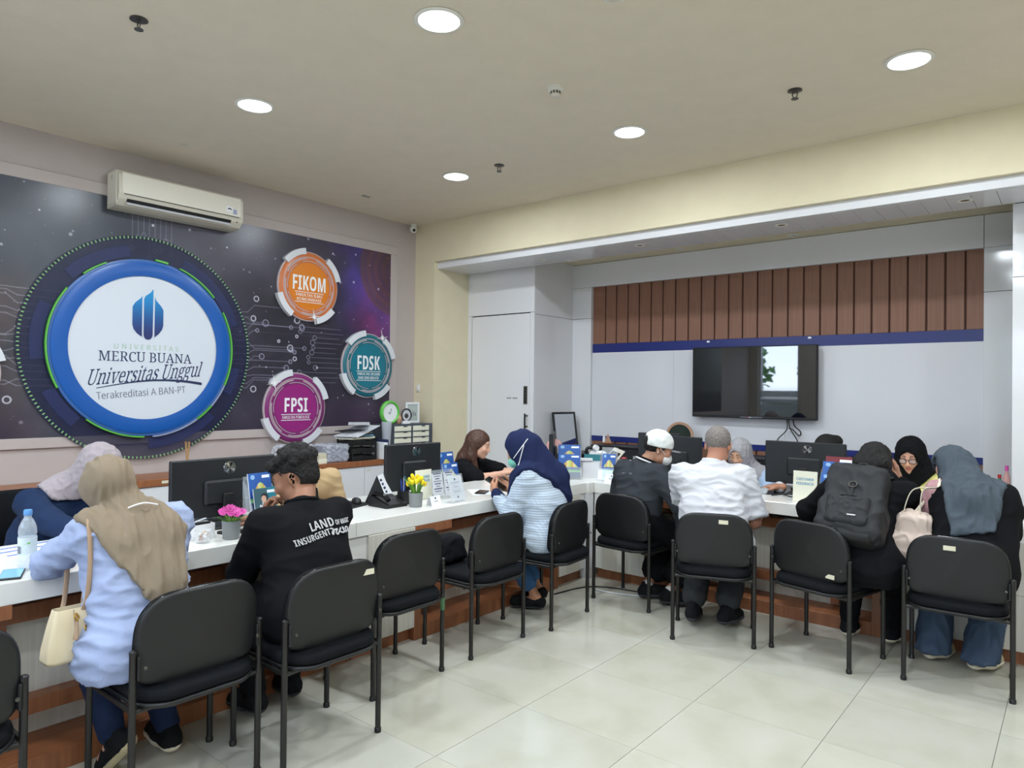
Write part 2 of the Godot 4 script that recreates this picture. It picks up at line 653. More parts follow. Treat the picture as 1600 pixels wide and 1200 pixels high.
func alcove() -> void:
	# white trim of the opening and the glossy strip ceiling behind it
	sbox("trim_4", M.gloss_white, -5.685, 0.6, 2.915, 2.99, -5.66, -5.60, 0.003)
	var gc := sbox("ceiling_alcove", M.gap_black, -5.685, 0.6, 2.93, 2.99, -6.10, -5.66)
	var n := 42
	for i in n:
		var x0 := -5.685 + 6.285 * i / n
		var s := span(x0 + 0.001, x0 + 6.285 / n - 0.001, 2.915, 2.93, -6.10, -5.661, 0.0015)
		part(gc, "ceiling_strip", s[0], M.gloss_white, s[1] - gc.position)
	sbox("ceiling_alcove_roof", M.cream_paint, -6.2, 3.4, 3.25, CEIL + 0.15, -7.4, -5.62)
	sbox("wall_alcove_outer", M.cream_paint, -6.2, 3.4, 0, 3.25, -7.45, -7.3)
	sbox("ceiling_alcove_rear", M.cream_paint, -4.69, -0.385, 3.03, 3.2, -7.1, -6.10)
	sbox("ceiling_alcove_step", M.cream_paint, -4.69, -0.385, 2.93, 3.2, -6.115, -6.10)
	# panelled wall with the hidden door
	sbox("wall_alcove_left", M.gap_black, -5.685, -4.71, 0, 2.93, -7.3, ZD - 0.021)
	var dw := sbox("wall_panel_door_side", M.door_white, -5.685, -4.69, 2.415, 2.93, ZD - 0.02, ZD, 0.001)
	for e in [[-5.685, -5.629], [-4.745, -4.69]]:
		var s := span(e[0], e[1], 0, 2.411, ZD - 0.02, ZD, 0.001)
		part(dw, "panel", s[0], M.door_white, s[1] - dw.position)
	var door := sbox("door_1", M.door_white, -5.619, -4.749, 0.008, 2.403, ZD - 0.02, ZD - 0.001, 0.002)
	door.set_meta("label", "flush white door in the panelled wall with a small keypad lock")
	var dp := door.position
	for i in 11:
		if i != 5:
			part(door, "small_print", box(Vector3(0.010, 0.014 + 0.006 * (i % 2), 0.001)), M.grey_ink, Vector3(-5.07 + 0.0145 * i, 1.453, ZD) - dp)
	var lk := part(door, "keypad_lock", box(Vector3(0.05, 0.20, 0.012), 0.003), M.steel_dark, Vector3(-4.80, 1.49, ZD + 0.005) - dp)
	for i in 5:
		part(lk, "key", box(Vector3(0.028, 0.018, 0.006), 0.002), M.black, Vector3(0, -0.07 + 0.035 * i, 0.008))
	var hd := part(door, "door_handle", tube([Vector3(0, -0.085, 0.045), Vector3(0, 0.085, 0.045)], 0.010), M.black, Vector3(-4.775, 1.2, ZD) - dp)
	for s in [-0.06, 0.06]:
		part(hd, "standoff", tube([Vector3(0, s, -0.005), Vector3(0, s, 0.045)], 0.009), M.black)
	# side panels between the door wall and the screen wall
	var sw := sbox("wall_alcove_side", M.gap_black, -4.75, -4.70, 0, 3.03, -7.1, ZD - 0.03)
	for e in [[0.0, 2.388], [2.392, 3.03]]:
		var s := span(-4.70, -4.69, e[0], e[1], -7.0, ZD - 0.0205, 0.0005)
		part(sw, "panel", s[0], M.gloss_white, s[1] - sw.position)
	# glossy surround of the screen wall
	var fr := sbox("wall_alcove_surround", M.gap_black, -4.75, 0.6, 2.76, 3.03, -7.1, ZB - 0.02)
	for e in [[-4.69, -4.43, 0.0, 2.388], [-4.69, -4.43, 2.392, 2.753], [-0.624, -0.2, 0.0, 2.388], [-0.624, -0.2, 2.392, 2.753], [-4.69, -0.626, 2.755, 3.025], [-0.622, -0.2, 2.755, 3.025]]:
		var s := span(e[0], e[1], e[2], e[3], -7.0, ZB, 0.001)
		part(fr, "panel", s[0], M.gloss_white, s[1] - fr.position)
	sbox("wall_alcove_right", M.gap_black, -0.375, 0.6, 0, 2.99, -7.3, ZD - 0.02)
	var rc := sbox("wall_column_panel", M.gloss_white, -0.385, 0.6, 2.392, 2.915, -6.5, ZD, 0.001)
	var s2 := span(-0.385, 0.6, 0.0, 2.388, -6.5, ZD, 0.001)
	part(rc, "panel", s2[0], M.gloss_white, s2[1] - rc.position)
	# the screen wall: wood slats above and below, blue bands, glossy white boards
	var back := sbox("wall_alcove_back", M.slat_groove, -4.75, 0.6, 0, 3.03, -7.3, -6.935)
	var seams := [-4.436, -4.264, -4.119, -3.97, -3.826, -3.679, -3.537, -3.388, -3.24, -3.095, -2.948, -2.799, -2.654, -2.503, -2.357, -2.207, -2.06, -1.911, -1.763, -1.617, -1.470, -1.326, -1.183, -1.04, -0.9, -0.755, -0.619]
	for i in 26:
		for e in [[2.09, 2.76], [0.02, 0.97]]:
			var s := span(seams[i] + 0.007, seams[i + 1] - 0.007, e[0], e[1], -6.94, -6.915, 0.003)
			part(back, "slat", s[0], M.slat, s[1] - back.position)
	for e in [[1.99, 2.09], [0.97, 1.027]]:
		var s := span(-4.436, -0.619, e[0], e[1], -6.94, -6.908)
		part(back, "blue_band", s[0], M.band_blue, s[1] - back.position)
	for e in [[-4.436, -3.40], [-3.399, -2.22], [-2.219, -0.619]]:
		var s := span(e[0], e[1], 1.028, 1.989, -6.94, -6.905, 0.001)
		part(back, "glossy_board", s[0], M.board_white, s[1] - back.position)
	for p in [Vector2(-3.01, 2.07), Vector2(-2.0, 2.072)]:
		part(back, "small_tag", box(Vector3(0.03, 0.018, 0.004)), M.paper, Vector3(p.x, p.y, -6.905) - back.position)

# ------------------------------------------------------------------ lamps and ceiling fittings
func lamps() -> void:
	mk("fitting_white", c8(226, 224, 216), 0.4)
	var em := mk("lamp_glow", Color(1, 1, 1), 0.5)
	em.emission_enabled = true
	em.emission = Color(0.93, 0.97, 1.0)
	em.emission_energy_multiplier = 7.0
	var rim := lathe(v2([[0.105, 0.0], [0.124, 0.0], [0.128, -0.004], [0.124, -0.008], [0.107, -0.010], [0.105, -0.004]]), 40)
	var lens := lathe(v2([[0.0, -0.004], [0.06, -0.0065], [0.105, -0.004]]), 40)
	var xs := [-4.29, -2.55, -0.76, 1.05]
	var zs := [-4.44, -2.50, -0.55, 1.40]
	for i in xs.size():
		for k in zs.size():
			var l := thing("ceiling_downlight", DOWNLIGHTS.get("%d %d" % [i, k], "round glowing ceiling downlight over the open floor behind the camera"), "light", Vector3(xs[i], CEIL, zs[k]), 0.0, "round ceiling downlights")
			part(l, "rim", rim, M.fitting_white)
			part(l, "lens", lens, em)
			var a := AreaLight3D.new()
			a.name = "lamp_light"
			a.area_size = Vector2(0.18, 0.18)
			a.light_color = Color(0.93, 0.97, 1.0)
			a.light_energy = LAMP_ENERGY
			a.area_range = 14.0
			a.shadow_enabled = true
			a.position = Vector3(0, -0.02, 0)
			a.rotation = Vector3(-PI / 2, 0, 0)
			l.add_child(a)
	# unlit small spots in the alcove ceilings
	var spot_ring := lathe(v2([[0.03, 0.0], [0.05, 0.0], [0.052, -0.004], [0.046, -0.007], [0.032, -0.006], [0.026, 0.0]]), 24)
	var spot_lens := lathe(v2([[0.0, -0.002], [0.032, -0.004]]), 24)
	for e in [[Vector3(-0.64, 2.915, -5.80), "small unlit spot in the glossy ceiling beside the right column"], [Vector3(-1.90, 2.915, -5.78), "small unlit spot in the glossy ceiling before the television"], [Vector3(-3.21, 2.915, -5.80), "small unlit spot in the glossy ceiling above the counter corner"], [Vector3(-4.41, 2.915, -5.86), "small unlit spot in the glossy ceiling beside the hidden door"], [Vector3(-2.10, 3.03, -6.72), "small unlit spot in the cream ceiling above the television's cables"], [Vector3(-3.25, 3.03, -6.72), "small unlit spot in the cream ceiling above the round tan mirror"]]:
		var s := thing("recessed_spot", e[1], "light", e[0], 0.0, "spots in the alcove ceilings")
		part(s, "ring", spot_ring, M.fitting_white)
		part(s, "lens", spot_lens, M.chrome)
	# sprinklers
	var where := [[Vector3(-3.766, CEIL, -1.541), "steel sprinkler head on the ceiling above the lit mural"], [Vector3(-1.389, CEIL, -4.456), "steel sprinkler head on the ceiling before the alcove opening"], [Vector3(-3.793, CEIL, -4.442), "steel sprinkler head on the ceiling by the corner downlight"]]
	for w in where:
		var s := thing("sprinkler", w[1], "sprinkler", w[0], 0.0, "ceiling sprinklers")
		part(s, "plate", lathe(v2([[0.0, 0.0], [0.042, 0.0], [0.044, -0.005], [0.014, -0.012], [0.0, -0.012]]), 24), M.steel_dark)
		for d in [-1, 1]:
			part(s, "frame_arm", tube([Vector3(0.010 * d, -0.01, 0), Vector3(0.016 * d, -0.03, 0), Vector3(0.004 * d, -0.052, 0)], 0.0035, 6), M.steel_dark)
		part(s, "deflector", lathe(v2([[0.0, -0.050], [0.022, -0.052], [0.022, -0.056], [0.0, -0.056]]), 16), M.steel_dark)
	var sd := thing("smoke_detector", "small white smoke detector on the ceiling between downlights", "detector", Vector3(-2.546, CEIL, -3.514))
	part(sd, "base", lathe(v2([[0.0, 0.0], [0.050, 0.0], [0.050, -0.018], [0.034, -0.024], [0.0, -0.024]]), 24), M.fitting_white)
	part(sd, "sensor", lathe(v2([[0.030, -0.022], [0.032, -0.046], [0.024, -0.054], [0.0, -0.056]]), 24), M.ac_trim)
	for i in 10:
		var a := TAU * i / 10
		part(sd, "slot", box(Vector3(0.009, 0.014, 0.003)), M.black, Vector3(cos(a) * 0.0315, -0.035, sin(a) * 0.0315), Vector3(0, PI / 2 - a, 0))
	var d1 := thing("ceiling_plate", "small round metal plate on the ceiling over the air conditioner", "plate", Vector3(-5.439, CEIL, -2.587))
	part(d1, "disc", lathe(v2([[0.0, -0.006], [0.036, -0.004], [0.040, 0.0]]), 20), M.ac_trim)
	var d2 := thing("ceiling_vent", "tiny slotted plate on the ceiling near the wall corner", "vent", Vector3(-5.436, CEIL, -4.363))
	part(d2, "plate", box(Vector3(0.06, 0.006, 0.10), 0.002), M.ac_trim, Vector3(0, -0.003, 0))
	for i in 3:
		part(d2, "slot", box(Vector3(0.03, 0.003, 0.016)), M.black, Vector3(0, -0.0065, -0.03 + 0.03 * i))
	var d3 := thing("ceiling_speaker", "small round speaker cover on the ceiling beside the front downlights", "speaker", Vector3(-1.733, CEIL, -2.86))
	part(d3, "cover", lathe(v2([[0.0, -0.010], [0.05, -0.009], [0.062, -0.004], [0.064, 0.0]]), 28), M.fitting_white)
	part(d3, "grille", lathe(v2([[0.0, -0.0125], [0.04, -0.0115], [0.04, -0.009]]), 28), M.ac_trim)
	# camera in the corner
	var cc := thing("security_camera", "small white dome camera in the wall corner under the ceiling", "camera", Vector3(-5.93, 3.37, -5.43), -0.9)
	part(cc, "bracket", box(Vector3(0.05, 0.05, 0.06), 0.006), M.fitting_white, Vector3(0, 0.035, -0.02))
	part(cc, "body", lathe_z(v2([[0.0, 0.075], [0.022, 0.074], [0.034, 0.066], [0.037, 0.0], [0.03, -0.02], [0.0, -0.02]]), 24), M.fitting_white, Vector3.ZERO, Vector3(0.35, 2.0, 0))
	part(cc, "lens", lathe_z(v2([[0.0, 0.079], [0.016, 0.078], [0.020, 0.070]]), 20), M.black_gloss, Vector3.ZERO, Vector3(0.35, 2.0, 0))
	var sw := thing("wall_switch", "small white wall switch on the cream pillar", "switch", Vector3(-5.92, 1.557, ZC))
	part(sw, "plate", box(Vector3(0.05, 0.085, 0.012), 0.003), M.fitting_white, Vector3(0, 0, 0.006))
	part(sw, "rocker", box(Vector3(0.022, 0.04, 0.008), 0.003), M.satin_white, Vector3(0, 0, 0.014))

const DOWNLIGHTS := {
	"0 0": "round glowing downlight by the corner camera and a sprinkler",
	"0 1": "round glowing downlight over the desk of the curly-haired man",
	"1 0": "round glowing downlight over the chairs between corner and television",
	"1 1": "round glowing downlight ahead of the smoke detector over open floor",
	"2 0": "round glowing downlight beside the sprinkler before the alcove header",
}
const LAMP_ENERGY := 2.25

# ------------------------------------------------------------------ counters
# a desk unit in its own axes: its front is the plane z = 0 facing +z, it runs from x = 0 to x = L
func desk_unit(t: Node3D, L: float, a: float, b: float, skip_left_panel := false, top_to := -1.0) -> void:
	var h := 0.787
	var dep := 0.74
	pbox(t, "carcass", M.counter_white, 0.02, L - 0.02, 0.08, 0.70, -dep + 0.05, -dep + 0.07)
	for e in [[0.0, a, true], [b, L, false]]:
		var x0: float = e[0]
		var x1: float = e[1]
		if x1 - x0 < 0.05:
			continue
		pbox(t, "end_block", M.counter_white, x0, x1, 0.085, 0.70, -0.5, -0.012)
		pbox(t, "plinth", M.wood, x0 + 0.01, x1, 0.0, 0.085, -0.48, -0.05)
		var p0 := x0 + (0.085 if e[2] else 0.005)
		var p1 := x1 - (0.003 if e[2] else 0.085)
		pbox(t, "front_panel", M.ash, p0, p1, 0.085, 0.402, -0.012, 0.004, 0.002)
		pbox(t, "front_panel", M.ash, p0, p1, 0.404, 0.698, -0.012, 0.004, 0.002)
	var ch := 0.32
	# wooden surround of the knee opening
	pbox(t, "post", M.wood_upright, a, a + 0.055, 0.0, 0.645, -0.22, 0.0, 0.002)
	pbox(t, "post", M.wood_upright, b - 0.055, b, 0.0, 0.645, -0.22, 0.0, 0.002)
	pbox(t, "rail_end", M.wood, a, a + ch, 0.645, 0.70, -0.22, 0.0, 0.002)
	pbox(t, "rail_end", M.wood, b - ch, b, 0.645, 0.70, -0.22, 0.0, 0.002)
	pbox(t, "inner_post", M.wood_upright, a + ch - 0.02, a + ch + 0.035, 0.10, 0.57, -0.25, -0.20, 0.002)
	pbox(t, "inner_post", M.wood_upright, b - ch - 0.035, b - ch + 0.02, 0.10, 0.57, -0.25, -0.20, 0.002)
	pbox(t, "top_rail", M.wood, a + 0.056, b - 0.056, 0.57, 0.64, -0.25, -0.19, 0.002)
	pbox(t, "foot_rail", M.wood, a + 0.056, b - 0.056, 0.19, 0.255, -0.25, -0.17, 0.002)
	pbox(t, "footboard", M.wood, a + 0.056, b - 0.056, 0.0, 0.085, -0.25, 0.0, 0.002)
	pbox(t, "back_panel", M.ash, a, b, 0.086, 0.64, -0.27, -0.251)
	pbox(t, "slot_back", M.black, a, b, 0.64, 0.70, -0.36, -0.34)

func counters() -> void:
	var ta := thing("service_counter", "white counter with wooden knee frame, holding the pink potted flowers", "counter", Vector3(-3.16, 0, -0.15), PI / 2)
	desk_unit(ta, 2.35, 0.40, 1.97)
	var tb := thing("service_counter", "white counter with wooden knee frame, holding the yellow potted tulips", "counter", Vector3(-3.16, 0, -2.5), PI / 2)
	desk_unit(tb, 2.343, 0.45, 1.97)
	var tc := thing("service_counter", "white counter with wooden knee frame in front of the television wall", "counter", Vector3(-3.13, 0, -4.92))
	desk_unit(tc, 4.1, 0.475, 2.15)
	# tops: one board for each run
	for e in [[ta, 2.349], [tb, 2.344]]:
		pbox(e[0], "counter_top", M.counter_white, 0.0, e[1], 0.70, 0.787, -0.74, 0.0, 0.003)
	pbox(tc, "counter_top", M.counter_white, 0.0, 4.1, 0.70, 0.787, -0.74, 0.0, 0.003)
	var co := thing("corner_counter", "white corner block joining the two counter runs under the brochure rack", "counter", Vector3(-3.9, 0, -5.66))
	pbox(co, "body", M.counter_white, 0.02, 0.72, 0.0, 0.70, 0.02, 0.80)
	pbox(co, "corner_post", M.satin_white, 0.70, 0.765, 0.0, 0.70, 0.735, 0.812, 0.002)
	pbox(co, "counter_top", M.counter_white, 0.0, 0.768, 0.70, 0.787, 0.0, 0.813, 0.003)
	# wall cabinet behind the clerks
	var cr := thing("wall_cabinet", "long low white cabinet with a wooden top along the mural wall", "cabinet", Vector3(-5.99, 0, 0))
	pbox(cr, "body", M.satin_white, 0.0, 0.41, 0.08, 0.764, -5.54, 1.0)
	pbox(cr, "plinth", M.black, 0.02, 0.38, 0.0, 0.08, -5.54, 1.0)
	pbox(cr, "wooden_top", M.wood, 0.0, 0.44, 0.764, 0.82, -5.54, 1.0, 0.003)
	for i in 13:
		var z1 := -1.596 + 0.4825 * 5 - 0.4825 * i
		if z1 - 0.4825 < -5.545:
			continue
		var d := pbox(cr, "door", M.satin_white, 0.411, 0.43, 0.085, 0.757, z1 - 0.480, z1 - 0.0025, 0.002)
		part(d, "label_plate", box(Vector3(0.003, 0.012, 0.045)), M.ac_trim, Vector3(0.0105, 0.30, 0.19))
	part(cr, "number_tag", box(Vector3(0.003, 0.022, 0.05)), M.sticker, Vector3(0.4415, 0.794, -2.52))

# ------------------------------------------------------------------ chairs
func chair_outline() -> PackedVector2Array:
	# backrest seen from behind, centred in x, y from 0 to 0.345
	var p := PackedVector2Array()
	var w := 0.232
	var top := 0.345
	for i in 13: # right top corner, elliptic
		var a := PI / 2 * (1.0 - i / 12.0)
		p.append(Vector2(w - 0.15 + 0.15 * pow(cos(a), 0.8), top - 0.17 + 0.17 * pow(sin(a), 0.8)))
	p.append(Vector2(w + 0.002, 0.12))
	for i in 7:
		var a := -PI / 2 * i / 6.0
		p.append(Vector2(w - 0.075 + 0.075 * cos(a), 0.085 + 0.065 * sin(a)))
	p.append(Vector2(0.09, 0.006))
	var q := PackedVector2Array(p)
	q.reverse()
	for v in q:
		p.append(Vector2(-v.x, v.y))
	return p

func chairs() -> void:
	var t := thing("stacking_chair", "", "chair")
	for s in [-1.0, 1.0]:
		part(t, "leg", tube([Vector3(0.24 * s, 0.012, 0.19), Vector3(0.24 * s, 0.612, 0.19)], 0.0125, 12), M.chair_steel)
		part(t, "leg", tube([Vector3(0.24 * s, 0.012, -0.19), Vector3(0.24 * s, 0.455, -0.19)], 0.0125, 12), M.chair_steel)
		for z in [-0.19, 0.19]:
			part(t, "rubber_foot", lathe(v2([[0.0, 0.0], [0.0150, 0.0], [0.0155, 0.018], [0.0125, 0.022]]), 12), M.black, Vector3(0.24 * s, 0, z))
		part(t, "leg_cap", lathe(v2([[0.0135, 0.0], [0.0135, 0.006], [0.008, 0.011], [0.0, 0.012]]), 12), M.black, Vector3(0.24 * s, 0.608, 0.19))
		part(t, "leg_cap", lathe(v2([[0.0135, 0.0], [0.0135, 0.006], [0.008, 0.011], [0.0, 0.012]]), 12), M.black, Vector3(0.24 * s, 0.452, -0.19))
		part(t, "side_rail", tube([Vector3(0.24 * s, 0.405, -0.19), Vector3(0.24 * s, 0.405, 0.19)], 0.010, 10), M.chair_steel)
		part(t, "bracket", box(Vector3(0.010, 0.085, 0.034), 0.003), M.chair_plastic, Vector3(0.226 * s, 0.555, 0.192))
		part(t, "bolt", lathe_z(v2([[0.0, 0.006], [0.006, 0.004], [0.007, 0.0]]), 10), M.steel_dark, Vector3(0.212 * s, 0.56, 0.226))
		part(t, "seat_bracket", tube([Vector3(0.24 * s, 0.40, 0.185), Vector3(0.17 * s, 0.40, 0.18)], 0.011, 8), M.chair_steel)
	part(t, "cross_bar", tube([Vector3(-0.24, 0.398, -0.12), Vector3(0.24, 0.398, -0.12)], 0.010, 10), M.chair_steel)
	part(t, "cross_bar", tube([Vector3(-0.24, 0.398, 0.13), Vector3(0.24, 0.398, 0.13)], 0.010, 10), M.chair_steel)
	# seat: rounded plan, built flat and laid down; its back edge bows out
	var seat_o := PackedVector2Array()
	for p in rrect(0.455, 0.43, 0.10, 7):
		var q := p
		if q.y < 0.0:
			q.y -= 0.045 * (1.0 - pow(absf(q.x) / 0.23, 2.0))
		seat_o.append(q)
	var lay := Vector3(-PI / 2, 0, 0)
	var pan := pad(seat_o, [[0.0, 0.0], [0.85, 0.0], [0.985, 0.004], [1.012, 0.012], [1.012, 0.020], [0.985, 0.024], [0.8, 0.024], [0.0, 0.024]])
	part(t, "seat_pan", pan, M.chair_plastic, Vector3(0, 0.402, 0.01), lay)
	var cush := pad(seat_o, [[0.0, 0.0], [0.95, 0.0], [0.995, 0.008], [1.0, 0.022], [0.985, 0.036], [0.93, 0.047], [0.7, 0.054], [0.0, 0.057]])
	part(t, "seat", cush, M.chair_fabric, Vector3(0, 0.424, 0.01), lay)
	# backrest: moulded rear shell, padded front
	var o := chair_outline()
	var bend := Vector3(-0.42, 0.09, 0.1)
	var shell := pad(o, [[0.0, 0.012], [0.7, 0.012], [0.93, 0.011], [0.985, 0.007], [1.0, 0.0], [0.99, -0.006], [0.9, -0.008], [0.0, -0.008]], bend)
	part(t, "backrest_shell", shell, M.chair_plastic, Vector3(0, 0.455, 0.20))
	var pad_front := pad(o, [[0.0, 0.0], [0.93, 0.0], [0.985, -0.004], [1.0, -0.014], [0.985, -0.026], [0.92, -0.038], [0.7, -0.045], [0.0, -0.048]], bend)
	part(t, "backrest", pad_front, M.chair_fabric, Vector3(0, 0.455, 0.194))
	part(t, "piping", tube(loop_of(o, bend, 0.992, -0.004), 0.0035, 6), M.black_gloss, Vector3(0, 0.455, 0.197))
	var spots := [
		["black stacking chair cut by the counter, beside the woman in light blue", Vector2(-2.79, -0.51), Vector2(-1, 0), 0],
		["black stacking chair under the woman in the light blue top", Vector2(-2.745, -1.30), Vector2(-1, -0.0), 0],
		["black stacking chair under the man in the black printed shirt", Vector2(-2.635, -1.828), Vector2(-1, 0.0), 1],
		["empty black stacking chair before the yellow tulips with a green leg mark", Vector2(-2.90, -2.497), Vector2(-1, 0), 3],
		["black stacking chair holding a small dark backpack on its seat", Vector2(-2.887, -3.198), Vector2(-1, 0), 0],
		["black stacking chair under the woman in the navy headscarf", Vector2(-2.842, -3.874), Vector2(-0.996, 0.078), 0],
		["black stacking chair under the man in the white cap", Vector2(-2.562, -4.608), Vector2(0.08, -0.997), 0],
		["black stacking chair under the grey-haired man in the white shirt", Vector2(-1.818, -4.29), Vector2(-0.36, -0.933), 2],
		["black stacking chair under the person wearing the black backpack", Vector2(-1.174, -4.42), Vector2(0.25, -0.968), 4],
		["black stacking chair under the woman in the grey headscarf", Vector2(-0.515, -4.49), Vector2(-0.064, -0.998), 2],
	]
	for i in spots.size():
		var s: Array = spots[i]
		var c: Node3D = t
		if i > 0:
			c = t.duplicate()
			c.name = numbered("stacking_chair")
			add_child(c)
		c.position = Vector3(s[1].x, 0, s[1].y)
		var f: Vector2 = s[2].normalized()
		c.rotation.y = atan2(-f.x, -f.y)
		tag(c, s[0], "chair", "black stacking chairs along the counters")
	for e in [[2, Vector2(0.15, 0.285)], [7, Vector2(0.06, 0.30)], [8, Vector2(0.135, 0.055)], [9, Vector2(-0.03, 0.29)]]:
		var c := get_node("stacking_chair_%03d" % e[0]) as Node3D
		var v: Vector2 = e[1]
		var b: Vector3 = bent(Vector3(v.x, v.y, 0.0), bend)
		part(c, "asset_sticker", box(Vector3(0.055, 0.024, 0.002)), M.sticker, Vector3(0, 0.455, 0.20) + b + Vector3(0, 0, 0.0155), Vector3(-0.09, -0.84 * v.x, 0))
	mk("mark_green", c8(70, 110, 72), 0.6)
	part(get_node("stacking_chair_003"), "leg_tape", tube([Vector3(0.24, 0.335, 0.19), Vector3(0.24, 0.40, 0.19)], 0.0134, 12), M.mark_green)

func loop_of(o: PackedVector2Array, bend: Vector3, s: float, z: float) -> Array:
	var c := Vector2.ZERO
	for p in o:
		c += p
	c /= o.size()
	var r := []
	for i in o.size() + 1:
		var q: Vector2 = c + (o[i % o.size()] - c) * s
		r.append(bent(Vector3(q.x, q.y, z), bend))
	return r

# ------------------------------------------------------------------ mural print and its cut-out discs
const PPM := 256.0
const MZ0 := 0.84
const MZ1 := -5.16
const MY0 := 1.15
const MY1 := 3.045

func mpx(z: float, y: float) -> Vector2:
	return Vector2((MZ0 - z) * PPM, (MY1 - y) * PPM)

func dab(img: Image, x: int, y: int, c: Color, k: float) -> void:
	if x < 0 or y < 0 or x >= img.get_width() or y >= img.get_height():
		return
	img.set_pixel(x, y, img.get_pixel(x, y).lerp(c, clampf(k, 0, 1)))

func stroke(img: Image, a: Vector2, b: Vector2, c: Color, k: float, w := 1.4) -> void:
	var n := int(a.distance_to(b)) + 1
	for i in n + 1:
		var p := a.lerp(b, float(i) / n)
		spot(img, p, w * 0.5, c, k * 0.7)

func spot(img: Image, p: Vector2, r: float, c: Color, k: float) -> void:
	var m := int(ceil(r + 1))
	for y in range(int(p.y) - m, int(p.y) + m + 1):
		for x in range(int(p.x) - m, int(p.x) + m + 1):
			var d := Vector2(x, y).distance_to(p)
			if d < r + 0.7:
				dab(img, x, y, c, k * clampf(r + 0.7 - d, 0, 1))

func ringlet(img: Image, p: Vector2, r: float, w: float, c: Color, k: float) -> void:
	var m := int(r + w + 2)
	for y in range(int(p.y) - m, int(p.y) + m + 1):
		for x in range(int(p.x) - m, int(p.x) + m + 1):
			var d := absf(Vector2(x, y).distance_to(p) - r)
			if d < w:
				dab(img, x, y, c, k * clampf((w - d) * 1.5, 0, 1))

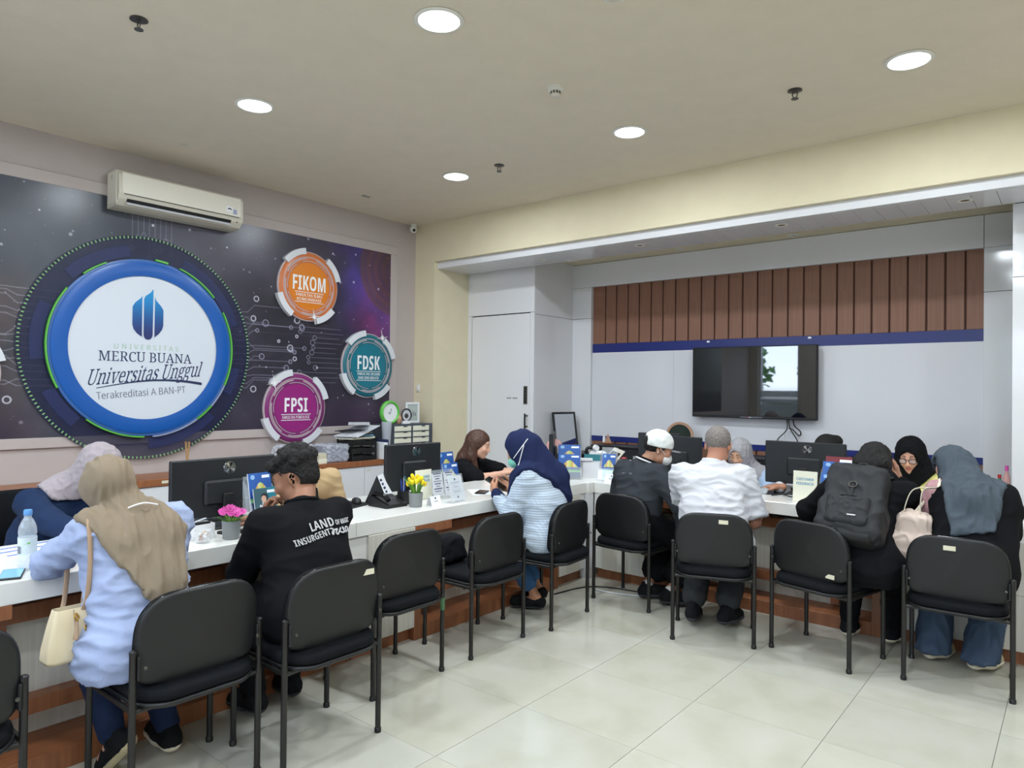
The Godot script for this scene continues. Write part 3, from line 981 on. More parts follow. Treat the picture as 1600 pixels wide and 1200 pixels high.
func mural_image() -> ImageTexture:
	var W := int((MZ0 - MZ1) * PPM)
	var H := int((MY1 - MY0) * PPM)
	var small := Image.create(W / 4, H / 4, false, Image.FORMAT_RGB8)
	var n := FastNoiseLite.new()
	n.seed = 77
	n.frequency = 0.02
	n.fractal_octaves = 4
	for y in H / 4:
		for x in W / 4:
			var z := MZ0 - x * 4.0 / PPM
			var v := MY1 - y * 4.0 / PPM
			var q := n.get_noise_2d(x, y)
			var q2 := n.get_noise_2d(x * 1.7 + 300.0, y * 1.7)
			var c := Color8(58, 66, 78)
			c = c.lerp(Color8(50, 44, 60), smoothstep(-2.0, -3.4, z) * 0.9)
			c = c.lerp(Color8(74, 58, 56), clampf(smoothstep(-1.9, -1.4, z) * (0.5 + q) * 1.2, 0, 0.7) * smoothstep(2.7, 2.2, v))
			c = c.lerp(Color8(60, 56, 78), clampf(0.4 + q2, 0, 0.6) * smoothstep(2.3, 2.8, v) * smoothstep(-2.4, -3.0, z))
			c = c.lerp(Color8(66, 50, 142), smoothstep(-4.25, -4.7, z) * smoothstep(1.8, 2.4, v) * (0.85 + q))
			var g := Vector2((z + 4.95) * 1.1, (v - 2.25) * 1.0).length()
			c = c.lerp(Color8(176, 66, 166), smoothstep(0.62, 0.05, g) * (0.75 + q2 * 0.8))
			c = c.lerp(Color8(70, 34, 66), smoothstep(1.75, 1.25, v) * smoothstep(-3.2, -4.2, z) * 0.35)
			c = c.lerp(Color8(64, 40, 60), smoothstep(1.6, 1.2, v) * smoothstep(-2.2, -1.4, z) * 0.6)
			c = c.lerp(Color8(34, 34, 40), smoothstep(0.9, 0.3, Vector2((z + 4.2) * 0.7, v - 2.05).length()) * 0.6)
			# planet in the top right corner
			var pd := Vector2(z + 5.22, v - 2.86).length()
			if pd < 0.52:
				var band := sin(pd * 62.0) * 0.5 + 0.5
				c = c.lerp(Color8(104, 62, 60).lerp(Color8(72, 46, 84), band * 0.6), smoothstep(0.52, 0.46, pd) * 0.8)
			c = c.lightened(clampf(q * 0.12, 0, 0.1)).darkened(clampf(-q * 0.3, 0, 0.2))
			small.set_pixel(x, y, c.lerp(Color8(110, 106, 122), 0.12))
	small.resize(W, H, Image.INTERPOLATE_CUBIC)
	var img := small
	var r := RandomNumberGenerator.new()
	r.seed = 4
	var line := Color8(176, 174, 196)
	# circuit tracks left and right of the big disc
	for side in [-1, 1]:
		for i in 14:
			var y := 1.52 + 0.055 * i + r.randf() * 0.02
			var z0: float = -2.54 - side * 0.55
			var z1: float = -2.54 - side * (1.0 + r.randf() * (0.75 if side < 0 else 0.55))
			var a := mpx(z0, y)
			var bend: float = (r.randf() - 0.5) * 0.16
			var b := mpx(z0 - side * 0.35, y)
			var c := mpx(z0 - side * 0.42, y + bend)
			var d := mpx(z1, y + bend)
			stroke(img, a, b, line, 0.5)
			stroke(img, b, c, line, 0.5)
			stroke(img, c, d, line, 0.5)
			ringlet(img, d, 4.0 + r.randf() * 4.0, 1.6, line, 0.7)
	for i in 12:
		var y := 1.60 + 0.05 * i
		var z0 := -4.02 - r.randf() * 0.2
		stroke(img, mpx(z0, y), mpx(-4.42 - r.randf() * 0.1, y), line, 0.4)
		ringlet(img, mpx(z0 + 0.03, y), 4.0 + r.randf() * 2.5, 1.5, line, 0.55)
	for i in 8:
		var z := -2.42 - 0.045 * i
		var y1 := 2.62 + r.randf() * 0.22
		stroke(img, mpx(z, 3.0), mpx(z, y1), line, 0.35)
		ringlet(img, mpx(z, y1 - 0.02), 4.0, 1.4, line, 0.4)
	for i in 26:
		ringlet(img, mpx(-2.54 + (1 if i % 2 == 0 else -1) * (0.95 + r.randf() * 0.5), 1.3 + r.randf() * 1.1), 3.0 + r.randf() * 4.5, 1.8, Color8(214, 214, 226), 0.8)
	for i in 620:
		var p := Vector2(r.randf() * W, r.randf() * H)
		spot(img, p, 0.3 + pow(r.randf(), 5.0) * 3.0, Color8(228, 226, 240), 0.25 + r.randf() * 0.6)
	# seams of the printed sheets
	stroke(img, mpx(MZ0, 2.065), mpx(MZ1, 2.065), Color8(150, 146, 156), 0.35, 0.6)
	return ImageTexture.create_from_image(img)

func mural() -> void:
	var pm := mk("mural_print", Color.WHITE, 0.28)
	pm.albedo_texture = mural_image()
	pm.albedo_texture_force_srgb = false
	mk("mural_edge", c8(60, 60, 66), 0.5)
	var t := thing("mural", "large printed space mural with circuit lines on the left wall", "mural", Vector3(XL + 0.011, MY0, (MZ0 + MZ1) / 2), PI / 2)
	part(t, "backing", box(Vector3(6.0, MY1 - MY0, 0.008)), M.mural_edge, Vector3(0, (MY1 - MY0) / 2, 0.004))
	var q := QuadMesh.new()
	q.size = Vector2(6.0, MY1 - MY0)
	part(t, "print", q, pm, Vector3(0, (MY1 - MY0) / 2, 0.0085))
	big_disc()
	var o8 := mk("disc_orange", c8(222, 128, 34), 0.3)
	mk("disc_orange_rim", c8(206, 116, 62), 0.35)
	mk("disc_teal", c8(18, 116, 136), 0.3)
	mk("disc_teal_rim", c8(30, 104, 120), 0.35)
	mk("disc_plum", c8(150, 38, 122), 0.3)
	mk("disc_plum_rim", c8(126, 42, 108), 0.35)
	mk("disc_white", c8(218, 220, 226), 0.35)
	mk("disc_silver", c8(186, 172, 176), 0.35)
	mk("print_white", c8(240, 240, 242), 0.5)
	small_disc("round orange sign reading FIKOM mounted over the mural", Vector3(XL + 0.021, 2.55, -4.083), M.disc_orange, M.disc_orange_rim, "FIKOM", ["FAKULTAS ILMU", "KOMUNIKASI"], Vector2(0.05, -0.30), 0.378, 0.145)
	small_disc("round teal sign reading FDSK mounted over the mural edge", Vector3(XL + 0.021, 1.79, -4.841), M.disc_teal, M.disc_teal_rim, "FDSK", ["FAKULTAS DESAIN", "DAN SENI KREATIF"], Vector2(0.17, 0.31), 0.305, 0.155)
	small_disc("round plum sign reading FPSI mounted over the mural bottom", Vector3(XL + 0.021, 1.345, -3.951), M.disc_plum, M.disc_plum_rim, "FPSI", ["FAKULTAS PSIKOLOGI"], Vector2(-0.25, 0.24), 0.257, 0.142)
	small_disc("round grey sign cut off beside the big round sign", Vector3(XL + 0.021, 1.62, -1.20), M.mural_edge, M.disc_silver, "", [], Vector2(-0.2, 0.2), 0.22, 0.14)

func big_disc() -> void:
	mk("face_white", c8(214, 220, 230), 0.4)
	mk("ring_blue", c8(14, 88, 172), 0.3)
	mk("ring_blue_light", c8(58, 104, 172), 0.3)
	mk("arc_green", c8(96, 184, 72), 0.4)
	mk("tick_green", c8(136, 184, 122), 0.5)
	mk("arc_lilac", c8(150, 158, 190), 0.4)
	var nv := mk("acrylic_navy", Color(0.15, 0.17, 0.32, 0.42), 0.4)
	nv.transparency = BaseMaterial3D.TRANSPARENCY_ALPHA
	var nv2 := mk("acrylic_navy_light", Color(0.20, 0.24, 0.44, 0.42), 0.4)
	nv2.transparency = BaseMaterial3D.TRANSPARENCY_ALPHA
	var t := thing("round_logo_sign", "very large round blue and white university logo sign on the mural", "sign", Vector3(XL + 0.022, 1.856, -2.54), PI / 2)
	part(t, "clear_plate", lathe_z(v2([[0.70, 0.014], [0.885, 0.014], [0.885, 0.010], [0.70, 0.010]]), 96), nv, Vector3(0, 0, 0.002))
	for a in [[0.3, 1.2], [1.75, 2.4], [2.75, 3.3], [3.6, 4.0], [4.75, 5.5], [5.8, 6.1]]:
		part(t, "tinted_segment", slab(arc_poly(0.74, 0.83, a[0], a[1]), 0.002), nv2, Vector3(0, 0, 0.017))
	# ring of little green ticks
	var items := []
	var tk := box(Vector3(0.020, 0.010, 0.006), 0.002)
	for i in 180:
		var a := TAU * i / 180.0
		items.append([tk, Transform3D(Basis(Vector3(0, 0, 1), a), Vector3(cos(a) * 0.90, sin(a) * 0.90, 0.018))])
	part(t, "tick_ring", join(items), M.tick_green).set_meta("kind", "stuff")
	part(t, "tick_carrier", lathe_z(v2([[0.885, 0.014], [0.915, 0.014], [0.915, 0.008], [0.885, 0.008]]), 96), nv)
	part(t, "light_ring", lathe_z(v2([[0.66, 0.03], [0.70, 0.034], [0.722, 0.03], [0.722, 0.0], [0.66, 0.0]]), 96), M.ring_blue_light)
	part(t, "blue_ring", lathe_z(v2([[0.585, 0.042], [0.62, 0.046], [0.67, 0.046], [0.70, 0.040], [0.705, 0.0], [0.585, 0.0]]), 96), M.ring_blue)
	part(t, "face", disc_mesh(0.592, 0.034, 96), M.face_white)
	# green arcs; angles run anticlockwise from the right
	for a in [[2.03, 2.30], [2.52, 3.62], [4.05, 4.69], [1.36, 1.50], [0.70, 1.22], [-0.42, 0.50], [-0.95, -0.72]]:
		part(t, "green_arc", slab(arc_poly(0.722, 0.737, a[0], a[1], 32), 0.016, 0.002), M.arc_green, Vector3(0, 0, 0.03))
	for a in [[-0.72, -0.42], [-1.5, -0.95]]:
		part(t, "pale_arc", slab(arc_poly(0.722, 0.738, a[0], a[1], 24), 0.012, 0.002), M.arc_lilac, Vector3(0, 0, 0.03))
	# emblem of three upright blades
	var gt := GradientTexture2D.new()
	var g := Gradient.new()
	g.offsets = PackedFloat32Array([0.0, 0.25, 0.75, 1.0])
	g.colors = PackedColorArray([c8(10, 150, 210), c8(6, 128, 196), c8(34, 48, 110), c8(30, 38, 92)])
	gt.gradient = g
	gt.fill_from = Vector2(0, 0)
	gt.fill_to = Vector2(0, 1)
	gt.width = 8
	gt.height = 256
	var em := mk("emblem_print", Color.WHITE, 0.45)
	em.albedo_texture = gt
	tri_map(em, Vector3(2, 2, 2))
	var zf := 0.0345
	var blade_l := [[-0.121, 0.33], [-0.10, 0.365], [-0.056, 0.405], [-0.048, 0.422], [-0.047, 0.088], [-0.085, 0.115], [-0.112, 0.15], [-0.121, 0.185]]
	var blade_m := [[-0.032, 0.40], [-0.02, 0.425], [0.018, 0.455], [0.035, 0.482], [0.039, 0.482], [0.038, 0.11], [0.032, 0.086], [0.018, 0.071], [0.0, 0.067], [-0.016, 0.071], [-0.028, 0.086], [-0.033, 0.11]]
	var blade_r := [[0.055, 0.42], [0.062, 0.395], [0.10, 0.355], [0.122, 0.32], [0.122, 0.19], [0.112, 0.155], [0.085, 0.117], [0.053, 0.09]]
	for b in [blade_l, blade_m, blade_r]:
		part(t, "emblem_blade", slab(PackedVector2Array(v2(b)), 0.004), em, Vector3(0, 0, zf))
	mk("letter_green", c8(172, 198, 178), 0.5)
	part(t, "lettering", text("U N I V E R S I T A S", 0.51, 0.042), M.letter_green, Vector3(0.0, 0.002, zf))
	part(t, "lettering", text("MERCU BUANA", 0.735, 0.082, false, true), M.navy_ink, Vector3(0.0, -0.078, zf))
	part(t, "lettering", text("Universitas Unggul", 0.90, 0.165, false, true, 0.002, 0.38), M.navy_ink, Vector3(0.005, -0.225, zf), Vector3(0, 0, 0.10))
	var sw := PackedVector2Array()
	for i in 21:
		var u := i / 20.0
		sw.append(Vector2(-0.38 + 0.84 * u, -0.335 + 0.075 * sin(u * 2.4) - 0.01 * u + 0.004 + 0.012 * u))
	for i in 21:
		var u := 1.0 - i / 20.0
		sw.append(Vector2(-0.38 + 0.84 * u, -0.335 + 0.075 * sin(u * 2.4) - 0.01 * u - 0.001 - 0.006 * u))
	part(t, "swash", slab(sw, 0.002), M.navy_ink, Vector3(0, 0, zf))
	part(t, "lettering", text("Terakreditasi A BAN-PT", 0.70, 0.062), M.grey_ink, Vector3(-0.03, -0.365, zf), Vector3(0, 0, 0.08))

func small_disc(label: String, at: Vector3, face: Material, rim: Material, head: String, sub: Array, glint: Vector2, tw: float, th: float) -> void:
	var t := thing("round_faculty_sign", label, "sign", at, PI / 2)
	part(t, "rim", lathe_z(v2([[0.22, 0.03], [0.27, 0.034], [0.325, 0.032], [0.336, 0.022], [0.336, 0.0], [0.22, 0.0]]), 64), rim)
	part(t, "outer_line", lathe_z(v2([[0.336, 0.020], [0.346, 0.018], [0.348, 0.0]]), 64), M.disc_silver)
	part(t, "inner_ring", lathe_z(v2([[0.283, 0.033], [0.285, 0.036], [0.291, 0.036], [0.293, 0.033]]), 64), M.disc_silver)
	part(t, "face", lathe_z(v2([[0.0, 0.033], [0.232, 0.031], [0.232, 0.0]]), 64), face)
	for a in [[0.15, 1.3], [1.7, 2.7], [2.95, 4.1], [4.4, 5.3], [5.5, 6.2]]:
		part(t, "silver_line", slab(arc_poly(0.268, 0.279, a[0], a[1], 20), 0.004), M.disc_silver, Vector3(0, 0, 0.032))
		part(t, "silver_line", slab(arc_poly(0.246, 0.252, a[0] + 0.5, a[1] + 0.6, 20), 0.003), M.disc_silver, Vector3(0, 0, 0.032))
	for a in [[1.72, 2.45], [0.25, 0.95], [3.42, 4.12], [4.95, 5.62]]:
		part(t, "white_block", slab(arc_poly(0.318, 0.378, a[0], a[1], 14), 0.046, 0.006), M.disc_white)
	if head == "":
		return
	part(t, "lettering", text(head, tw, th, true), M.print_white, Vector3(0, 0.03, 0.033))
	part(t, "rule", box(Vector3(0.33, 0.006, 0.002)), M.print_white, Vector3(0, -0.062, 0.034))
	for i in sub.size():
		part(t, "lettering", text(sub[i], 0.30 if i == 0 else 0.28, 0.03), M.print_white, Vector3(0, -0.09 - 0.042 * i, 0.033))
	part(t, "rule", box(Vector3(0.33, 0.006, 0.002)), M.print_white, Vector3(0, -0.118 - 0.042 * (sub.size() - 1), 0.034))
	# printed sparkle
	var p := PackedVector2Array()
	for i in 16:
		var a := TAU * i / 16.0 + 0.2
		var r: float = [0.085, 0.014, 0.035, 0.014][i % 4]
		p.append(Vector2(cos(a), sin(a)) * r)
	part(t, "sparkle", slab(p, 0.002), M.print_white, Vector3(glint.x, glint.y, 0.047))

# ------------------------------------------------------------------ air conditioner and television
func wall_units() -> void:
	var ac := thing("air_conditioner", "cream split air conditioner mounted above the mural", "air conditioner", Vector3(XL + 0.021, 2.94, -2.745), PI / 2)
	var prof := PackedVector2Array(v2([[0.0, 0.0], [0.0, 0.285], [0.15, 0.29], [0.195, 0.275], [0.215, 0.245], [0.22, 0.10], [0.205, 0.055], [0.16, 0.012], [0.10, 0.0]]))
	# profile in (depth, height), pushed along the length
	var body := join([[slab(prof, 1.03, 0.0), Transform3D(Basis(Vector3(0, 0, 1), Vector3(0, 1, 0), Vector3(-1, 0, 0)), Vector3(0.515, 0, 0))]])
	part(ac, "casing", body, M.ac_trim)
	part(ac, "front_panel", box(Vector3(0.985, 0.165, 0.012), 0.005), M.ac_white, Vector3(0.0, 0.178, 0.220))
	part(ac, "seam", box(Vector3(0.95, 0.004, 0.004)), M.black, Vector3(0, 0.094, 0.2225))
	part(ac, "outlet", box(Vector3(0.86, 0.026, 0.02)), M.black, Vector3(-0.02, 0.055, 0.196), Vector3(0.5, 0, 0))
	part(ac, "louver", box(Vector3(0.86, 0.005, 0.05), 0.002), M.disc_white, Vector3(-0.02, 0.036, 0.192), Vector3(0.75, 0, 0))
	part(ac, "end_cap", box(Vector3(0.012, 0.25, 0.17), 0.005), M.ac_white, Vector3(-0.515, 0.15, 0.10))
	part(ac, "round_mark", lathe_z(v2([[0.0, 0.003], [0.02, 0.002], [0.022, 0.0]]), 16), M.ac_trim, Vector3(-0.522, 0.235, 0.10), Vector3(0, -PI / 2, 0))
	part(ac, "energy_label", box(Vector3(0.06, 0.05, 0.001)), M.paper, Vector3(0.385, 0.15, 0.2265))
	part(ac, "label_print", slab(arc_poly(0.010, 0.020, 0.3, 2.8), 0.001), M.black, Vector3(0.385, 0.142, 0.227))
	part(ac, "label_print", box(Vector3(0.034, 0.04, 0.001)), M.arc_lilac, Vector3(0.435, 0.135, 0.2265))
	part(ac, "lamp_dot", box(Vector3(0.012, 0.008, 0.004)), M.black, Vector3(0.465, 0.055, 0.205))
	var tv := thing("television", "large black wall television hanging on the glossy white boards", "television", Vector3(-2.515, 1.646, -6.903))
	part(tv, "casing", box(Vector3(1.235, 0.71, 0.045), 0.006), M.black, Vector3(0, 0, 0.085))
	part(tv, "screen", box(Vector3(1.211, 0.676, 0.004)), M.screen_black, Vector3(0, 0.007, 0.108))
	part(tv, "wall_bracket", box(Vector3(0.5, 0.35, 0.065)), M.black, Vector3(0, 0, 0.032))
	part(tv, "lower_lip", box(Vector3(0.22, 0.008, 0.004), 0.001), M.grey_ink, Vector3(0.0, -0.344, 0.1075))
	mk("red_dot", c8(190, 20, 40), 0.4)
	part(tv, "power_mark", box(Vector3(0.016, 0.006, 0.004)), M.red_dot, Vector3(-0.04, -0.345, 0.1085))
	part(tv, "maker_mark", box(Vector3(0.03, 0.005, 0.004)), M.paper, Vector3(-0.01, -0.345, 0.1085))
	var y0 := -0.35
	part(tv, "cable", tube(curve([Vector3(0.33, y0 + 0.02, 0.07), Vector3(0.33, y0 - 0.10, 0.06), Vector3(0.24, y0 - 0.20, 0.04), Vector3(0.22, y0 - 0.30, 0.03), Vector3(0.26, y0 - 0.5, 0.02)]), 0.005, 6), M.black)
	part(tv, "cable", tube(curve([Vector3(0.35, y0 + 0.02, 0.07), Vector3(0.36, y0 - 0.09, 0.06), Vector3(0.42, y0 - 0.2, 0.04), Vector3(0.42, y0 - 0.30, 0.03), Vector3(0.38, y0 - 0.5, 0.02)]), 0.005, 6), M.black)
	part(tv, "cable", tube(curve([Vector3(0.39, y0 + 0.02, 0.07), Vector3(0.40, y0 - 0.06, 0.06), Vector3(0.455, y0 - 0.12, 0.05), Vector3(0.44, y0 - 0.155, 0.05), Vector3(0.38, y0 - 0.10, 0.05), Vector3(0.345, y0 - 0.09, 0.05)], 0.01), 0.006, 6), M.black)

# ------------------------------------------------------------------ desk things
const TOP := 0.787

func monitor(at: Vector3, turn: float, w: float, hgt: float, lift: float, label: String, sticker := true) -> Node3D:
	# local: back of the screen faces +z, stands on y = 0
	var t := thing("monitor", label, "monitor", at, turn)
	part(t, "back_cover", box(Vector3(w, hgt, 0.030), 0.006), M.monitor_grey, V(0, lift + hgt / 2, 0))
	part(t, "bulge", box(Vector3(w * 0.42, hgt * 0.42, 0.025), 0.012), M.monitor_grey, V(0, lift + hgt * 0.42, 0.022))
	part(t, "screen", box(Vector3(w - 0.012, hgt - 0.02, 0.003)), M.black_gloss, V(0, lift + hgt / 2 + 0.003, -0.016))
	part(t, "neck", box(Vector3(0.06, lift + hgt * 0.4, 0.022), 0.004), M.black, V(0, (lift + hgt * 0.4) / 2, 0.040))
	part(t, "foot", box(Vector3(0.22, 0.012, 0.17), 0.004), M.black, V(0, 0.006, 0.03))
	if sticker:
		var s := part(t, "round_sticker", lathe_z(v2([[0.0, 0.002], [0.034, 0.002], [0.036, 0.0]]), 28), M.foil, V(0.02, lift + hgt - 0.055, 0.0155))
		for i in 7:
			part(s, "facet", slab(PackedVector2Array(v2([[0, 0], [0.030, 0.004], [0.026, 0.016]])), 0.001), M.chrome if i % 2 == 0 else M.black_gloss, V(0, 0, 0.002), V(0.05 * sin(i * 2.0), 0.06 * cos(i * 3.0), TAU * i / 7))
	return t

func brochure_image(kind: int) -> ImageTexture:
	var img := Image.create(96, 144, false, Image.FORMAT_RGB8)
	for y in 144:
		for x in 96:
			var c := c8(30, 84, 168)
			if kind == 0:
				c = c8(44, 96, 180).lerp(c8(20, 58, 130), clampf((x + y) / 240.0, 0, 1))
				if (x * 2 + y) % 13 < 2 and y < 70:
					c = c.lerp(c8(110, 170, 226), 0.5)
				# fan of book pages
				var px := x - 48
				var top := 34 + absi(px) * 0.55
				if y > top and y < 78 and absi(px) < 6 + (y - 34) * 0.75:
					var k := int((px + 60) / 7.0) % 4
					c = [c8(206, 204, 120), c8(176, 196, 96), c8(216, 160, 80), c8(214, 208, 160)][k]
				if y > 92 and y < 108:
					c = c8(96, 176, 96).lerp(c8(200, 224, 200), clampf((y - 92) / 30.0, 0, 1))
				if y > 108:
					c = c8(52, 74, 116)
			else:
				c = c8(60, 96, 108).lerp(c8(196, 208, 210), clampf((y - 60) / 90.0, 0, 1))
				if Vector2(x - 40, (y - 40) * 0.9).length() < 11.0:
					c = c8(214, 172, 150)
				elif absi(x - 42) < 8 + (y - 48) * 0.22 and y > 48 and y < 100:
					c = c8(214, 218, 224)
				elif Vector2(x - 44, y - 34).length() < 16.0:
					c = c8(40, 42, 50)
				elif x > 56 and y < 56:
					c = c8(28, 120, 140)
				if y > 118 and y < 128:
					c = c8(120, 186, 96)
			if y > 8 and y < 20 and x > 56 and x < 90:
				c = c8(238, 240, 242)
			if kind == 0 and Vector2(x - 18, y - 14).length() < 9.0:
				c = c8(150, 190, 226)
			img.set_pixel(x, y, c)
	return ImageTexture.create_from_image(img)

func sheet_mat(called: String, tex: Texture2D) -> StandardMaterial3D:
	var m := mk(called, Color.WHITE, 0.35)
	m.albedo_texture = tex
	return m

# printed sheet of w x h standing in the xy plane, its print facing +z
func printed(parent: Node, called: String, w: float, h: float, m: Material, at: Vector3, tilt := 0.0) -> MeshInstance3D:
	var o := part(parent, called, box(V(w, h, 0.002)), M.paper, at, V(-tilt, 0, 0))
	var q := QuadMesh.new()
	q.size = Vector2(w, h)
	part(o, "print", q, m, V(0, 0, 0.0014))
	return o

func brochure(rack: Node3D, w: float, h: float, m: Material, at: Vector3, label: String) -> void:
	var o := thing("brochure", label, "brochure", Vector3.ZERO, 0.0, label)
	o.transform = rack.transform * tf(at, V(-0.18, 0, 0))
	part(o, "paper", box(V(w, h, 0.002)), M.paper)
	var q := QuadMesh.new()
	q.size = Vector2(w, h)
	part(o, "print", q, m, V(0, 0, 0.0014))

func brochure_rack(at: Vector3, turn: float, w: float, two: bool, label: String, front := 0) -> Node3D:
	var t := thing("brochure_rack", label, "rack", at, turn)
	part(t, "base", box(V(w + 0.01, 0.004, 0.12)), M.acrylic, V(0, 0.002, 0))
	part(t, "back_plate", box(V(w + 0.01, 0.27, 0.003)), M.acrylic, V(0, 0.14, -0.045), V(-0.18, 0, 0))
	for k in [-1.0, 1.0]:
		part(t, "side_plate", slab(PackedVector2Array(v2([[-0.06, 0.0], [0.06, 0.0], [-0.03, 0.22], [-0.07, 0.25]])), 0.003), M.acrylic, V((w / 2 + 0.003) * k, 0, 0), V(0, -PI / 2, 0))
	part(t, "front_lip", box(V(w + 0.01, 0.10, 0.003)), M.acrylic, V(0, 0.055, 0.045), V(-0.18, 0, 0))
	var where := label.substr(label.find("brochures") + 10) if label.find("brochures") >= 0 else label.substr(label.find("leaflets") + 9)
	for i in (3 if two else 1):
		brochure(t, w - 0.01, 0.21, M.brochure_a, V(0, 0.185 if two else 0.115, -0.030 + 0.003 * i), "blue brochure at the back of the rack " + where)
	if two:
		for i in 2:
			brochure(t, w - 0.012, 0.205, M.brochure_b if front == 1 else M.brochure_a, V(0, 0.110, 0.018 + 0.004 * i), ("photo brochure" if front == 1 else "blue brochure") + " at the front of the rack " + where)
	return t

func table_sign(at: Vector3, turn: float, w: float, h: float, label: String, m: Material, lines: Array) -> Node3D:
	var t := thing("table_sign", label, "sign", at, turn)
	var b := part(t, "board", box(V(w, h, 0.005), 0.001), m, V(0, h / 2, 0), V(-0.08, 0, 0))
	part(t, "foot", box(V(w * 0.9, 0.004, 0.07), 0.001), M.acrylic, V(0, 0.002, -0.02))
	for l in lines:
		part(b, "lettering", text(l[0], w * l[1], l[2], l[3], false, 0.001), l[4], V(l[5] * w, l[6] * h, 0.003))
	return t

func tent_card(at: Vector3, turn: float, w: float, h: float, label: String) -> void:
	var t := thing("tent_card", label, "card", at, turn, "white tent cards on the counters")
	part(t, "face", box(V(w, h, 0.0015)), M.paper, V(0, h / 2 - 0.002, 0.016), V(-0.32, 0, 0))
	part(t, "face", box(V(w, h, 0.0015)), M.paper, V(0, h / 2 - 0.002, -0.016), V(0.32, 0, 0))
	part(t, "emblem", box(V(0.010, 0.012, 0.001)), M.navy_ink, V(0, h * 0.74, 0.0115), V(-0.32, 0, 0))
	part(t, "printed_line", box(V(w * 0.35, 0.004, 0.001)), M.grey_ink, V(0, h * 0.45, 0.019), V(-0.32, 0, 0))

func flower_pot(at: Vector3, label: String, tulips: bool) -> void:
	var t := thing("potted_flowers", label, "flowers", at)
	part(t, "pot", lathe(v2([[0.0, 0.0], [0.038, 0.0], [0.040, 0.004], [0.045, 0.088], [0.045, 0.092], [0.041, 0.092], [0.039, 0.07], [0.0, 0.07]]), 32), M.pot_grey)
	var r := RandomNumberGenerator.new()
	r.seed = 12 if tulips else 13
	for i in (30 if tulips else 26):
		# blade-like leaf
		var a := r.randf() * TAU
		var lean := 0.02 + r.randf() * 0.05
		var hh := (0.07 + r.randf() * 0.045) if tulips else (0.02 + r.randf() * 0.02)
		if not tulips:
			lean = 0.04 + r.randf() * 0.03
		var b := V(cos(a), 0, sin(a))
		part(t, "leaf", tube([V(0, 0.07, 0) + b * 0.015, V(0, 0.085 + hh * 0.6, 0) + b * (0.02 + lean * 0.4), V(0, 0.085 + hh, 0) + b * (0.02 + lean)], 0.006, 5, 0.001, 0.3), M.leaf if i % 3 else M.leaf_light)
	for i in (19 if tulips else 24):
		var g := i * 2.399
		var rr: float = (0.012 + 0.046 * sqrt(i / 19.0)) if tulips else 0.056 * sqrt(i / 24.0)
		var y := (0.205 - rr * 0.9 + 0.012 * sin(i * 1.7)) if tulips else (0.152 - rr * 0.5 + 0.006 * sin(i * 2.3))
		var p := V(cos(g) * rr, y, sin(g) * rr)
		if tulips:
			part(t, "bloom", lathe(v2([[0.0, -0.016], [0.009, -0.013], [0.0125, -0.003], [0.011, 0.009], [0.006, 0.016], [0.0, 0.018]]), 9), M.yellow if i % 3 else M.yellow_deep, p, V(sin(g) * 0.4, 0, -cos(g) * 0.4))
		else:
			var st := SurfaceTool.new()
			st.begin(Mesh.PRIMITIVE_TRIANGLES)
			for k in 7:
				var q := TAU * k / 7
				var d := V(cos(q), 0, sin(q))
				var s := V(-sin(q), 0, cos(q))
				tri(st, V(0, 0, 0), d * 0.013 + s * 0.007 + V(0, 0.007, 0), d * 0.013 - s * 0.007 + V(0, 0.007, 0), V(0, -1, 0))
				tri(st, d * 0.020 + V(0, 0.012, 0), d * 0.013 + s * 0.007 + V(0, 0.007, 0), d * 0.013 - s * 0.007 + V(0, 0.007, 0), V(0, -1, 0))
			st.generate_normals()
			part(t, "bloom", st.commit(), M.pink if i % 3 else M.pink_deep, p, V(sin(g) * 0.6, g, -cos(g) * 0.6))

func smartphone(at: Vector3, turn: float, label: String, screen: Material) -> void:
	var t := thing("smartphone", label, "phone", at, turn)
	part(t, "case", box(V(0.076, 0.009, 0.158), 0.003), M.black, V(0, 0.0045, 0))
	part(t, "screen", box(V(0.070, 0.0015, 0.150)), screen, V(0, 0.0095, 0))

func keyboard(at: Vector3, turn: float, label: String) -> void:
	var t := thing("keyboard", label, "keyboard", at, turn)
	part(t, "case", box(V(0.43, 0.016, 0.13), 0.004), M.black, V(0, 0.008, 0))
	var items := []
	var k := box(V(0.016, 0.006, 0.016), 0.002)
	for i in 22:
		for j in 6:
			items.append([k, tf(V(-0.20 + 0.019 * i, 0.018, -0.05 + 0.02 * j))])
	part(t, "keys", join(items), M.monitor_grey).set_meta("kind", "stuff")

func mouse(at: Vector3, turn: float, label: String) -> void:
	var t := thing("computer_mouse", label, "mouse", at, turn)
	var o := PackedVector2Array()
	for i in 20:
		var a := TAU * i / 20
		o.append(Vector2(cos(a) * 0.030, sin(a) * 0.052))
	part(t, "shell", pad(o, [[0.95, 0.0], [1.0, 0.006], [0.96, 0.018], [0.8, 0.029], [0.5, 0.035], [0.0, 0.037]]), M.black, Vector3.ZERO, V(-PI / 2, 0, 0))
	part(t, "wheel", box(V(0.006, 0.008, 0.016), 0.002), M.grey_ink, V(0, 0.032, -0.028))

